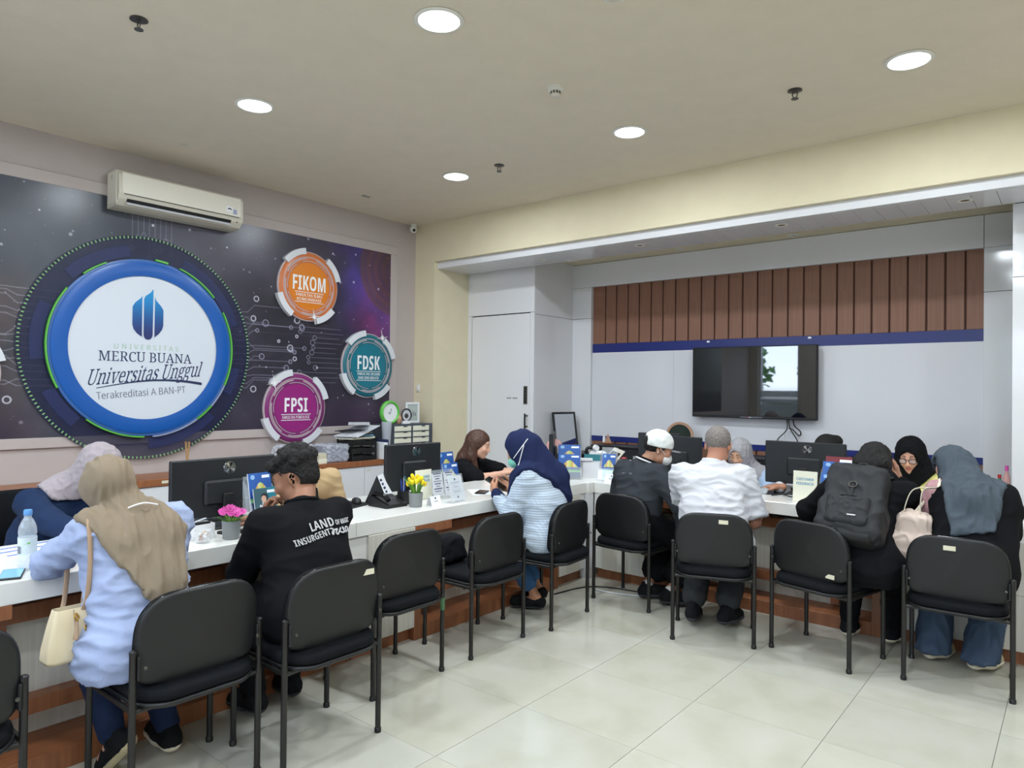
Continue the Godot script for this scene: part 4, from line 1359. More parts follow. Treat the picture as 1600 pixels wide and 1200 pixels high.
func left_desk_things() -> void:
	mk("foil", c8(120, 124, 130), 0.15, 0.9)
	mk("leaf_light", c8(140, 190, 74), 0.5)
	mk("yellow_deep", c8(240, 206, 10), 0.5)
	mk("pink_deep", c8(196, 66, 150), 0.55)
	sheet_mat("brochure_a", brochure_image(0))
	sheet_mat("brochure_b", brochure_image(1))
	mk("screen_cyan", c8(150, 196, 214), 0.1)
	var ps := mk("screen_lit", c8(140, 190, 214), 0.1)
	ps.emission_enabled = true
	ps.emission = c8(120, 190, 220)
	ps.emission_energy_multiplier = 0.25
	smartphone(V(-3.27, TOP, -0.895), 1.2, "smartphone with pale blue screen beside the water bottle", ps)
	# water bottle
	var wb := thing("water_bottle", "clear plastic water bottle with a light blue cap on the counter", "bottle", V(-3.335, TOP, -0.965))
	var pw := mk("bottle_plastic", Color(0.90, 0.94, 0.97, 0.28), 0.06)
	pw.transparency = BaseMaterial3D.TRANSPARENCY_ALPHA
	mk("cap_blue", c8(92, 148, 206), 0.45)
	part(wb, "bottle", lathe(v2([[0.0, 0.004], [0.028, 0.0], [0.033, 0.006], [0.033, 0.05], [0.031, 0.055], [0.033, 0.06], [0.033, 0.135], [0.0305, 0.142], [0.033, 0.15], [0.031, 0.175], [0.022, 0.198], [0.0135, 0.212], [0.0135, 0.222]]), 32), pw)
	part(wb, "cap", lathe(v2([[0.0155, 0.222], [0.0155, 0.240], [0.013, 0.244], [0.0, 0.244]]), 24), M.cap_blue)
	var lb := mk("bottle_label", Color(0.86, 0.90, 0.90, 0.75), 0.4)
	lb.transparency = BaseMaterial3D.TRANSPARENCY_ALPHA
	part(wb, "label", lathe(v2([[0.0336, 0.062], [0.0336, 0.133]]), 32), lb)
	part(wb, "label_swirl", slab(PackedVector2Array(v2([[-0.012, 0.0], [0.010, 0.004], [0.016, 0.012], [0.002, 0.008]])), 0.001), M.arc_green, V(0.030, 0.105, 0.012), V(0, 1.15, 0))
	part(wb, "label_bars", box(V(0.016, 0.03, 0.001)), M.grey_ink, V(0.012, 0.085, 0.0325), V(0, 0.35, 0))
	var doc := thing("document_folder", "white form folder with blue bands lying before the clerk", "folder", V(-3.74, TOP, -1.12), 0.15)
	part(doc, "cover", box(V(0.22, 0.004, 0.32), 0.001), M.paper, V(0, 0.002, 0))
	for x in [-0.08, 0.0, 0.085]:
		part(doc, "blue_band", box(V(0.022, 0.001, 0.318)), M.doc_blue if M.has("doc_blue") else mk("doc_blue", c8(110, 132, 196), 0.6), V(x, 0.0045, 0))
	monitor(V(-3.64, TOP, -1.975), PI / 2 + 0.0, 0.60, 0.315, 0.052, "black monitor seen from behind with pink flowers in front")
	var pc := thing("pen_cup", "square black pen cup with a purple marker behind the tissue tray", "cup", V(-3.46, TOP, -1.615))
	part(pc, "cup", skin(cup_rows(0.05, 0.05, 0.085), true, true), M.black)
	mk("purple", c8(70, 50, 140), 0.4)
	loose("marker_pen", "thick purple marker in the square black cup", "marker", "", tube([V(0.0, 0.02, 0), V(-0.012, 0.13, -0.045)], 0.010, 8), M.purple, tf(pc.position))
	loose("marker_pen", "thin navy marker in the square black cup", "marker", "", tube([V(0.01, 0.02, 0.01), V(0.016, 0.115, -0.02)], 0.008, 8), M.navy_ink, tf(pc.position))
	var tr := thing("desk_tray", "white marbled desk tray with black prints inside", "tray", V(-3.40, TOP, -1.70))
	part(tr, "box", skin(cup_rows(0.10, 0.15, 0.075), true, true), M.paper)
	part(tr, "contents", box(V(0.075, 0.012, 0.12), 0.003), M.black, V(-0.01, 0.072, 0.0), V(0, 0.1, 0.15))
	part(tr, "contents", box(V(0.02, 0.004, 0.10)), M.paper_grey, V(0.0, 0.085, 0.0), V(0.2, 0.1, 0.15))
	var cj := thing("candy_jar", "cut glass jar of wrapped brown sweets before the white tray", "jar", V(-3.285, TOP, -1.675))
	part(cj, "jar", lathe(v2([[0.0, 0.0], [0.028, 0.0], [0.036, 0.014], [0.040, 0.05], [0.044, 0.06], [0.041, 0.06], [0.037, 0.05], [0.033, 0.016], [0.0, 0.006]]), 14), M.acrylic)
	mk("candy", c8(170, 116, 80), 0.4)
	var r := RandomNumberGenerator.new()
	r.seed = 5
	for i in 22:
		var a := r.randf() * TAU
		var q := sqrt(r.randf()) * 0.024
		loose("wrapped_sweet", ["brown wrapped sweet in the cut glass jar", "white wrapped sweet in the cut glass jar", "golden wrapped sweet in the cut glass jar"][i % 3], "sweet", "wrapped sweets in the glass jar", box(V(0.016, 0.010, 0.012), 0.004), [M.candy, M.paper, M.brass][i % 3], tf(cj.position + V(cos(a) * q, 0.014 + 0.0017 * i, sin(a) * q), V(r.randf() * 3, r.randf() * 3, 0)))
	flower_pot(V(-3.275, TOP, -1.815), "grey pot of pink artificial flowers on the counter", false)
	keyboard(V(-3.80, TOP, -1.95), PI / 2, "black keyboard behind the monitor with pink flowers before it")
	var db := thing("notepad", "dark notepad lying beside the pink flowers", "notepad", V(-3.40, TOP, -1.885), 0.3)
	part(db, "cover", box(V(0.10, 0.014, 0.10), 0.003), M.black, V(0, 0.007, 0))
	brochure_rack(V(-3.43, TOP, -2.085), PI / 2 + 0.12, 0.155, true, "clear rack of blue brochures beside the pink flowers", 1)
	var sg := thing("pen_holder", "clear glass pen holder beside the brochures with pink flowers", "holder", V(-3.33, TOP, -2.02))
	part(sg, "glass", lathe(v2([[0.0, 0.0], [0.028, 0.0], [0.032, 0.10], [0.029, 0.10], [0.026, 0.006], [0.0, 0.006]]), 20), M.acrylic)
	for i in 3:
		loose("pen", "pale pen in the clear glass holder beside the brochures", "pen", "pens in the glass holder", tube([V(0.006 * (i - 1), 0.008, 0), V(0.022 * (i - 1), 0.135, 0.01 * i)], 0.004, 6), M.paper_grey, tf(sg.position))
	# second desk
	var mp := thing("mouse_pad", "black mouse pad on the counter behind the printed shirt", "mouse pad", V(-3.68, TOP, -2.83), 0.3)
	part(mp, "mat", box(V(0.24, 0.004, 0.26), 0.001), M.black, V(0, 0.002, 0))
	mouse(V(-3.67, TOP + 0.004, -2.90), 1.2, "black mouse on the pad near the desk calendar")
	var cal := thing("desk_calendar", "black and white tent desk calendar beside the monitor", "calendar", V(-3.66, TOP, -3.09), 2.2)
	for k in [-1.0, 1.0]:
		part(cal, "leaf", box(V(0.19, 0.19, 0.003)), M.paper if k > 0 else M.black, V(0, 0.09, 0.038 * k), V(-0.41 * k, 0, 0))
	part(cal, "end", slab(PackedVector2Array(v2([[-0.078, 0.0], [0.078, 0.0], [0.0, 0.182]])), 0.003), M.black, V(-0.096, 0, 0), V(0, PI / 2, 0))
	for i in 5:
		part(cal, "printed_mark", box(V(0.05 - 0.008 * (i % 2), 0.016, 0.001)), M.navy_ink, V(-0.05 + 0.006 * i, 0.145 - 0.026 * i, 0.0165 + 0.0113 * i), V(-0.41, 0, 0))
	var dp := thing("desk_telephone", "black desk telephone between the calendar and the yellow tulips", "telephone", V(-3.46, TOP, -2.985), PI / 2)
	part(dp, "base", slab(PackedVector2Array(v2([[-0.09, 0.0], [0.09, 0.0], [0.09, 0.022], [-0.06, 0.065], [-0.09, 0.06]])), 0.17, 0.0), M.black, V(0.085, 0, 0), V(0, -PI / 2, 0))
	part(dp, "handset", tube(curve([V(-0.058, 0.062, -0.085), V(-0.058, 0.082, -0.05), V(-0.058, 0.075, 0.03), V(-0.058, 0.048, 0.075)]), 0.016, 8), M.black_gloss)
	for i in 4:
		for j in 3:
			part(dp, "key", box(V(0.014, 0.005, 0.010), 0.002), M.grey_ink if j + i > 0 else M.red_dot, V(0.005 + 0.022 * j, 0.046 - 0.006 * i, 0.0 + 0.018 * i), V(0.28, 0, 0))
	var pc2 := thing("mesh_pen_cup", "black pen cup with blue pens beside the tulips", "cup", V(-3.44, TOP, -3.10))
	part(pc2, "cup", skin(cup_rows(0.06, 0.06, 0.09), true, true), M.black)
	mk("pen_blue", c8(30, 62, 140), 0.35)
	for i in 4:
		loose("pen", "blue pen in the black cup beside the tulips" if i != 2 else "white pen in the black cup beside the tulips", "pen", "pens in the cup beside the tulips", tube([V(0.008 * (i - 1.5), 0.02, 0), V(0.016 * (i - 1.5), 0.15 + 0.012 * i, 0.012 * (i % 2))], 0.005, 6), M.pen_blue if i != 2 else M.paper, tf(pc2.position))
	flower_pot(V(-3.305, TOP, -3.085), "grey pot of yellow artificial tulips on the counter", true)
	tent_card(V(-3.262, TOP, -3.205), PI / 2 + 0.1, 0.10, 0.065, "small white tent card beside the yellow tulips")
	table_sign(V(-3.50, TOP, -3.34), PI / 2, 0.15, 0.20, "cream customer feedback sign beside the yellow tulips", M.paper_cream, [["CUSTOMER", 0.72, 0.018, true, M.sky_ink, 0.0, 0.26], ["FEEDBACK", 0.72, 0.018, true, M.sky_ink, 0.0, 0.13]])
	var ls := thing("sheet_stand", "clear stand of printed grey sheets between feedback sign and certificate", "stand", V(-3.42, TOP, -3.455), PI / 2)
	part(ls, "back_plate", box(V(0.22, 0.20, 0.003)), M.acrylic, V(0, 0.10, -0.01), V(-0.15, 0, 0))
	for x in [-0.06, 0.055]:
		var s := part(ls, "sheet", box(V(0.10, 0.16, 0.002)), M.paper_grey, V(x, 0.10, 0.0), V(-0.15, 0, 0))
		for i in 8:
			part(s, "printed_line", box(V(0.075 - 0.018 * (i % 3), 0.006, 0.001)), M.grey_ink if i % 2 else M.navy_ink, V(0, 0.075 - 0.017 * i, 0.0012))
	brochure_rack(V(-3.62, TOP, -3.71), PI / 2 + 0.1, 0.19, true, "clear rack of blue brochures beside the framed certificate")
	var ce := thing("framed_certificate", "white certificate in a clear acrylic frame on the counter edge", "certificate", V(-3.25, TOP, -3.40), PI / 2 + 0.1)
	part(ce, "acrylic_sheet", box(V(0.165, 0.19, 0.004)), M.acrylic, V(0, 0.092, 0.004), V(-0.28, 0, 0))
	var cs := part(ce, "certificate", box(V(0.145, 0.165, 0.001)), M.paper, V(0, 0.094, 0.0), V(-0.28, 0, 0))
	part(cs, "emblem", disc_mesh(0.008, 0.001, 12), M.navy_ink, V(0, 0.06, 0.0005))
	for i in 6:
		part(cs, "printed_line", box(V(0.09 - 0.02 * (i % 3), 0.004, 0.001)), M.paper_grey if i % 2 else M.arc_lilac, V(0, 0.038 - 0.015 * i, 0.0008))
	part(cs, "seal", disc_mesh(0.007, 0.001, 12), M.navy_ink, V(0.0, -0.06, 0.0005))
	part(ce, "foot", box(V(0.165, 0.004, 0.07)), M.acrylic, V(0, 0.002, -0.01))
	monitor(V(-3.66, TOP, -3.385), PI / 2 - 0.12, 0.475, 0.325, 0.045, "dark grey monitor seen from behind, beside the feedback sign")
	smartphone(V(-3.40, TOP + 0.002, -3.83), 0.5, "black smartphone lying on a sheet of paper by the striped sleeve", M.black_gloss)
	var pp := thing("paper_sheet", "white sheet of paper under the black smartphone", "paper", V(-3.42, TOP, -3.87), 0.9)
	part(pp, "sheet", box(V(0.20, 0.0015, 0.28)), M.paper, V(0, 0.0008, 0))
	keyboard(V(-3.68, TOP, -4.68), PI / 2 - 0.3, "black keyboard under the hands of the long-haired clerk")
	monitor(V(-3.56, TOP, -4.93), PI / 2 + 0.55, 0.40, 0.30, 0.09, "black monitor standing behind the navy headscarf", false)
	# small dark backpack lying on an empty chair
	var sb := thing("small_backpack", "small dark backpack lying on the empty chair seat", "backpack", V(-2.98, 0.484, -3.10))
	part(sb, "bag", field_mesh(field_of([["b", V(-0.03, 0.075, 0), Basis(V(0, 0, 1), 0.35), V(0.025, 0.05, 0.07), 0.03, 0.03], ["c", V(-0.06, 0.13, -0.03), V(-0.05, 0.13, 0.05), 0.03, 0.03, 0.04]], 0.009), Vector3.ZERO, [[121, Vector3(9, 9, 9), 0.010, true]]), M.chair_fabric)
	part(sb, "strap", tube(curve([V(-0.05, 0.13, 0.07), V(-0.04, 0.12, 0.12), V(-0.01, 0.06, 0.14), V(0.0, 0.012, 0.13)]), 0.012, 8, -1.0, 0.5), M.black)

func cup_rows(w: float, d: float, h: float) -> Array:
	var rows := []
	for e in [[0.0, 0.0], [1.0, 0.0], [1.0, 0.001], [1.0, 1.0], [0.94, 1.0], [0.92, 0.08], [0.0, 0.08]]:
		var ring := []
		for p in rrect(w, d, minf(w, d) * 0.12, 3):
			ring.append(V(p.x * e[0], h * e[1], p.y * e[0]))
		rows.append(ring)
	return rows

func right_desk_things() -> void:
	mk("red_plastic", c8(196, 52, 52), 0.4)
	mk("teal_plastic", c8(60, 132, 142), 0.5)
	mk("blue_plastic", c8(52, 128, 190), 0.4)
	mk("wicker", c8(196, 152, 96), 0.8)
	mk("tan_rim", c8(190, 150, 124), 0.6)
	mk("mirror", c8(205, 208, 212), 0.03, 1.0)
	var ppk := mk("pink_film", Color(0.93, 0.72, 0.70, 0.75), 0.3)
	ppk.transparency = BaseMaterial3D.TRANSPARENCY_ALPHA
	brochure_rack(V(-3.41, TOP, -4.965), 0.62, 0.20, true, "clear rack of blue brochures on the counter corner")
	var pb := thing("wrapped_bouquet", "pink film wrapped bouquet behind the corner brochures", "bouquet", V(-3.60, TOP + 0.02, -5.0))
	part(pb, "wrapping", field_mesh(field_of([["c", V(0, 0.02, 0), V(-0.02, 0.14, 0), 0.025, 0.06, 0.03], ["c", V(-0.02, 0.14, 0), V(-0.01, 0.24, -0.02), 0.06, 0.065, 0.03]], 0.008), Vector3.ZERO, [[131, Vector3(22, 10, 22), 0.018, true]]), M.pink_film)
	part(pb, "bow", field_mesh(field_of([["e", V(0.02, 0.10, 0.03), Basis.IDENTITY, V(0.04, 0.022, 0.02), 0.01], ["e", V(0.05, 0.06, 0.03), Basis.IDENTITY, V(0.016, 0.04, 0.012), 0.02]], 0.006), Vector3.ZERO, [[132, Vector3(40, 40, 40), 0.006, true]]), M.red_plastic)
	var wbx := thing("white_bin", "open white box on the counter corner", "box", V(-3.33, TOP, -5.20), 0.5)
	part(wbx, "box", skin(cup_rows(0.17, 0.14, 0.135), true, true), M.satin_white)
	var wbk := thing("white_carton", "flat white carton lying on the open white box", "carton", V(-3.42, TOP + 0.136, -5.22), 0.62)
	part(wbk, "carton", box(V(0.14, 0.022, 0.05), 0.002), M.paper, V(0, 0.011, 0))
	var fc := thing("small_jar", "small jar with a red lid behind the white box", "jar", V(-3.60, TOP, -5.34))
	part(fc, "jar", lathe(v2([[0.0, 0.0], [0.035, 0.0], [0.036, 0.12], [0.0, 0.12]]), 16), M.paper_cream)
	part(fc, "lid", lathe(v2([[0.038, 0.12], [0.038, 0.15], [0.0, 0.155]]), 16), M.red_plastic)
	var tl := thing("teal_crate", "teal plastic crate full of odds and ends", "crate", V(-3.50, TOP, -5.56), 0.25)
	part(tl, "crate", skin(cup_rows(0.22, 0.16, 0.17), true, true), M.teal_plastic)
	var tw := thing("folded_towel", "white towel lying in the teal crate", "towel", tl.position, 0.25)
	part(tw, "towel", field_mesh(field_of([["c", V(-0.05, 0.17, 0.0), V(0.07, 0.175, 0.02), 0.03, 0.025, 0.03]], 0.007), Vector3.ZERO, [[133, Vector3(30, 20, 30), 0.008, true]]), M.paper)
	var hd := thing("hair_dryer", "black and white hair dryer sticking out of the teal crate", "hair dryer", tl.position, 0.25)
	part(hd, "handle", tube(curve([V(-0.10, 0.15, 0.03), V(-0.09, 0.22, 0.03), V(-0.02, 0.225, 0.0)]), 0.016, 8), M.black)
	part(hd, "nozzle", lathe_z(v2([[0.0, 0.03], [0.026, 0.03], [0.03, 0.0], [0.0, 0.0]]), 16), M.paper, V(-0.02, 0.225, 0.01), V(0, 0.9, 0))
	var orn := thing("sail_ornament", "small wooden sailing boat ornament under the blue band", "ornament", V(-4.10, 0.951, -6.72))
	part(orn, "hull", box(V(0.12, 0.02, 0.035), 0.008), M.wood, V(0, 0.010, 0))
	part(orn, "sail", slab(PackedVector2Array(v2([[-0.04, 0.0], [0.05, 0.0], [0.005, 0.10]])), 0.004), M.tan_rim, V(0, 0.02, 0))
	part(orn, "sail", slab(PackedVector2Array(v2([[-0.05, 0.0], [-0.045, 0.085], [-0.015, 0.06], [-0.02, 0.0]])), 0.004), M.paper, V(-0.01, 0.02, 0.006))
	var tab := thing("tablet", "grey tablet on a tilted stand among the desk clutter", "tablet", V(-3.30, TOP, -5.48), -0.15)
	part(tab, "frame", box(V(0.15, 0.20, 0.010), 0.004), M.ac_trim, V(0, 0.155, -0.02), V(-0.75, 0, -0.25))
	part(tab, "screen", box(V(0.11, 0.12, 0.002)), M.black_gloss, V(0, 0.160, -0.010), V(-0.75, 0, -0.25))
	part(tab, "stand", box(V(0.12, 0.12, 0.03), 0.004), M.black, V(0, 0.06, -0.03), V(-0.2, 0, 0))
	for e in [[V(-3.10, TOP, -5.42), M.blue_plastic, 0.145, "blue dispenser bottle beside the grey tablet"], [V(-3.02, TOP, -5.40), M.red_plastic, 0.19, "dark red bottle beside the grey monitor"], [V(-3.06, TOP, -5.36), M.paper, 0.12, "white tub between the two bottles"]]:
		var b := thing("bottle", e[3], "bottle", e[0])
		var hh: float = e[2]
		part(b, "bottle", lathe(v2([[0.0, 0.0], [0.024, 0.0], [0.026, 0.01], [0.026, hh * 0.7], [0.012, hh * 0.82], [0.012, hh * 0.88]]), 18), e[1])
		part(b, "cap", lathe(v2([[0.014, hh * 0.86], [0.014, hh], [0.0, hh]]), 14), M.paper if e[1] == M.blue_plastic else M.pot_grey)
	var fig := thing("red_figurine", "small red and white figurine by the bottles", "figurine", V(-3.16, TOP, -5.46))
	part(fig, "body", lathe(v2([[0.0, 0.0], [0.03, 0.0], [0.034, 0.06], [0.02, 0.10], [0.0, 0.11]]), 14), M.tan_rim)
	part(fig, "head", lathe(v2([[0.0, 0.10], [0.03, 0.115], [0.034, 0.14], [0.022, 0.165], [0.0, 0.172]]), 14), M.red_plastic)
	brochure_rack(V(-3.12, TOP, -5.12), 0.25, 0.13, false, "small rack of blue leaflets beside the white box")
	var st := table_sign(V(-2.90, TOP, -5.08), 0.1, 0.17, 0.19, "white notice sheet stand behind the man in the cap", M.paper, [])
	part(st, "printed_heading", box(V(0.12, 0.02, 0.001)), M.tan_rim, V(0.01, 0.155, 0.006), V(-0.08, 0, 0))
	for i in 6:
		part(st, "printed_line", box(V(0.11 - 0.02 * (i % 2), 0.005, 0.001)), M.grey_ink, V(0, 0.115 - 0.016 * i, 0.008), V(-0.08, 0, 0))
	tent_card(V(-3.0, TOP, -4.995), 0.1, 0.12, 0.075, "small white tent card before the notice sheet stand")
	monitor(V(-2.60, TOP, -5.40), 0.0, 0.40, 0.33, 0.055, "black monitor behind the man in the white cap", false)
	monitor(V(-2.87, TOP, -5.56), 0.35, 0.36, 0.31, 0.085, "small black monitor behind the bottles", false)
	var wc := thing("webcam", "round black and white webcam under the monitor", "webcam", V(-2.43, TOP, -5.20))
	part(wc, "ball", lathe(v2([[0.0, 0.03], [0.02, 0.035], [0.028, 0.055], [0.02, 0.076], [0.0, 0.082]]), 18), M.black)
	part(wc, "base", lathe(v2([[0.0, 0.0], [0.03, 0.0], [0.032, 0.02], [0.018, 0.036], [0.0, 0.036]]), 18), M.paper)
	keyboard(V(-2.36, TOP, -5.32), 0.1, "black keyboard before the clerk in pale grey headscarf")
	monitor(V(-1.605, TOP, -5.44), 0.0, 0.58, 0.32, 0.07, "large black monitor seen from behind, beside the feedback sign on the right desk")
	table_sign(V(-1.485, TOP, -5.045), 0.0, 0.16, 0.215, "cream customer feedback sign before the large monitor", M.paper_cream, [["CUSTOMER", 0.72, 0.018, true, M.sky_ink, 0.0, 0.24], ["FEEDBACK", 0.72, 0.018, true, M.sky_ink, 0.0, 0.10]])
	var br := brochure_rack(V(-1.295, TOP, -5.06), -0.05, 0.19, true, "clear rack of blue and red brochures beside the leaning backpack")
	mk("brochure_red", c8(120, 26, 40), 0.4)
	part(br, "red_brochure", box(V(0.185, 0.22, 0.002)), M.brochure_red, V(0.015, 0.215, -0.042), V(-0.18, 0, 0))
	part(br, "white_label", box(V(0.08, 0.022, 0.001)), M.paper, V(0.055, 0.295, -0.054), V(-0.18, 0, 0))
	var dl := thing("plush_doll", "small red and white doll behind the brochures", "doll", V(-1.175, TOP, -5.16))
	part(dl, "body", lathe(v2([[0.0, 0.0], [0.03, 0.0], [0.035, 0.14], [0.02, 0.19], [0.0, 0.19]]), 16), M.red_plastic)
	part(dl, "head", lathe(v2([[0.0, 0.185], [0.03, 0.20], [0.036, 0.23], [0.024, 0.262], [0.0, 0.27]]), 16), M.paper)
	part(dl, "hat", lathe(v2([[0.034, 0.245], [0.030, 0.265], [0.012, 0.285], [0.0, 0.288]]), 16), M.red_plastic)
	var mpd := thing("mouse_pad", "black mouse pad under the hand with the wristband", "mouse pad", V(-1.86, TOP, -5.34))
	part(mpd, "mat", box(V(0.24, 0.004, 0.22), 0.001), M.black, V(0, 0.002, 0))
	mouse(V(-1.875, TOP + 0.004, -5.32), 0.3, "black mouse under the hand with the wristband")
	var bw := thing("glass_bowl", "small clear glass bowl on the counter edge", "bowl", V(-1.845, TOP, -5.24))
	part(bw, "bowl", lathe(v2([[0.0, 0.0], [0.028, 0.0], [0.045, 0.042], [0.042, 0.042], [0.026, 0.005], [0.0, 0.005]]), 16), M.bottle_plastic)
	keyboard(V(-1.55, TOP, -5.60), 0.0, "black keyboard behind the large monitor")
	var cb := thing("cable_bundle", "tangle of black cables on the desk beside the feedback sign", "cable", V(-1.66, TOP, -5.20))
	part(cb, "cable", tube(curve([V(-0.10, 0.006, 0.02), V(-0.03, 0.014, -0.02), V(0.04, 0.01, 0.03), V(0.10, 0.014, -0.01), V(0.05, 0.02, -0.04), V(-0.05, 0.012, -0.05)]), 0.005, 6), M.black)
	smartphone(V(-1.32, TOP, -4.965), 1.4, "black smartphone on the counter by the leaning person's hand", M.black_gloss)
	var fm := thing("paper_form", "blue lined form on the counter before the yellow top", "paper", V(-0.90, TOP, -5.22), 0.2)
	part(fm, "sheet", box(V(0.21, 0.0015, 0.30)), M.paper, V(0, 0.0008, 0))
	for i in 3:
		part(fm, "blue_band", box(V(0.20, 0.0008, 0.02)), M.doc_blue, V(0, 0.0018, -0.10 + 0.09 * i))
	# side cabinet and leaning mirror in the corner of the alcove
	var sc := thing("side_cabinet", "dark grey low cabinet against the glossy side panel", "cabinet", V(-4.68, 0, -6.84))
	part(sc, "body", box(V(0.42, 0.84, 0.62), 0.004), M.monitor_grey, V(0.21, 0.43, 0.33))
	for k in 2:
		part(sc, "door", box(V(0.012, 0.78, 0.30), 0.002), M.monitor_grey, V(0.426, 0.42, 0.175 + 0.31 * k))
	part(sc, "plinth", box(V(0.38, 0.03, 0.58)), M.black, V(0.20, 0.015, 0.33))
	var mi := thing("framed_mirror", "black framed mirror leaning in the corner of the alcove", "mirror", V(-4.545, 0.852, -6.58), PI / 2 - 0.12)
	var mt := V(-0.15, 0, 0)
	for e in [[0.0, 0.012, 0.36, 0.024], [0.0, 0.44, 0.36, 0.024]]:
		part(mi, "frame", box(V(e[2], e[3], 0.02), 0.003), M.black, Basis.from_euler(mt) * V(e[0], e[1], 0), mt)
	for k in [-1.0, 1.0]:
		part(mi, "frame", box(V(0.024, 0.452, 0.02), 0.003), M.black, Basis.from_euler(mt) * V(0.18 * k, 0.226, 0), mt)
	part(mi, "glass", box(V(0.34, 0.42, 0.006)), M.mirror, Basis.from_euler(mt) * V(0, 0.226, 0), mt)
	var bc := thing("low_bookcase", "low dark bookcase under the television wall", "bookcase", V(-3.68, 0, -6.88))
	part(bc, "body", box(V(1.06, 0.93, 0.30), 0.004), M.monitor_grey, V(0, 0.465, 0.16))
	part(bc, "top_board", box(V(1.08, 0.02, 0.32), 0.003), M.black, V(0, 0.94, 0.16))
	var rm := thing("round_mirror", "round table mirror with a tan rim behind the white cap", "mirror", V(-3.22, 0.951, -6.70), 0.25)
	part(rm, "rim", lathe_z(v2([[0.115, 0.0], [0.115, 0.02], [0.135, 0.024], [0.142, 0.012], [0.135, 0.0], [0.115, 0.0]]), 40), M.tan_rim, V(0, 0.142, 0))
	mk("dark_green", c8(40, 52, 44), 0.15)
	part(rm, "face", disc_mesh(0.118, 0.01, 40), M.dark_green, V(0, 0.142, 0.002))
	part(rm, "foot", box(V(0.14, 0.012, 0.06), 0.003), M.tan_rim, V(0, 0.006, 0))
	var du := thing("drawer_unit", "black drawer unit with a white label under the wood slats", "drawers", V(-2.36, 0, -6.66))
	part(du, "body", box(V(0.42, 0.93, 0.40), 0.004), M.black, V(0, 0.465, 0))
	for k in 3:
		var d := part(du, "drawer", box(V(0.38, 0.27, 0.02), 0.003), M.monitor_grey, V(0, 0.17 + 0.30 * k, 0.205))
		part(d, "label", box(V(0.08, 0.035, 0.002)), M.paper, V(0.12, 0.08, 0.011))
	# side table by the right column
	var sd := thing("side_table", "black side table beside the glossy column holding the basket", "table", V(-0.60, 0, -6.44))
	part(sd, "top", box(V(0.40, 0.03, 0.34), 0.004), M.black, V(0, 0.755, 0))
	part(sd, "cabinet", box(V(0.38, 0.70, 0.32), 0.004), M.black_gloss, V(0, 0.39, 0))
	part(sd, "plinth", box(V(0.36, 0.04, 0.30)), M.black, V(0, 0.02, 0))
	var bk := thing("wicker_basket", "small wicker basket with bottles on the black side table", "basket", V(-0.505, 0.771, -6.36))
	part(bk, "basket", lathe(v2([[0.0, 0.0], [0.075, 0.0], [0.095, 0.055], [0.098, 0.06], [0.092, 0.06], [0.072, 0.008], [0.0, 0.008]]), 28), M.wicker)
	for y in [0.015, 0.032, 0.05]:
		part(bk, "woven_band", tube(ring_path(V(0, y, 0), Vector3.UP, 0.080 + y * 0.35, 0.080 + y * 0.35), 0.005, 6), M.wicker)
	mk("bottle_green", c8(44, 132, 108), 0.2)
	for e in [["green_bottle", V(-0.475, 0.781, -6.37), M.bottle_green, M.red_plastic, 0.17, "green bottle with a red cap standing in the basket"], ["dark_bottle", V(-0.60, 0.771, -6.30), M.paper_grey, M.black, 0.11, "small bottle with a black cap beside the basket"], ["pink_tube", V(-0.43, 0.781, -6.36), M.pink_film, M.pink, 0.24, "tall pink tube standing in the basket"]]:
		var b := thing(e[0], e[5], "bottle", e[1])
		var hh: float = e[4]
		part(b, "bottle", lathe(v2([[0.0, 0.0], [0.022, 0.0], [0.024, 0.008], [0.024, hh * 0.62], [0.010, hh * 0.8], [0.010, hh * 0.85]]), 18), e[2])
		part(b, "cap", lathe(v2([[0.012, hh * 0.84], [0.012, hh], [0.0, hh]]), 14), e[3])
	# cables on the floor in the corner
	loose("floor_cable", "black cable lying on the floor in the counter corner", "cable", "", tube(curve([V(-0.08, 0.006, 0.45), V(-0.02, 0.006, 0.15), V(0.12, 0.006, 0.02), V(0.35, 0.006, -0.03), V(0.60, 0.006, -0.10)]), 0.005, 6), M.black, tf(V(-3.0, 0, -4.75)))
	loose("floor_cable", "white cable lying on the floor in the counter corner", "cable", "", tube(curve([V(0.02, 0.006, 0.03), V(0.06, 0.006, 0.12), V(0.22, 0.006, 0.13), V(0.42, 0.006, 0.06), V(0.55, 0.006, -0.05)]), 0.005, 6), M.paper, tf(V(-3.0, 0, -4.75)))

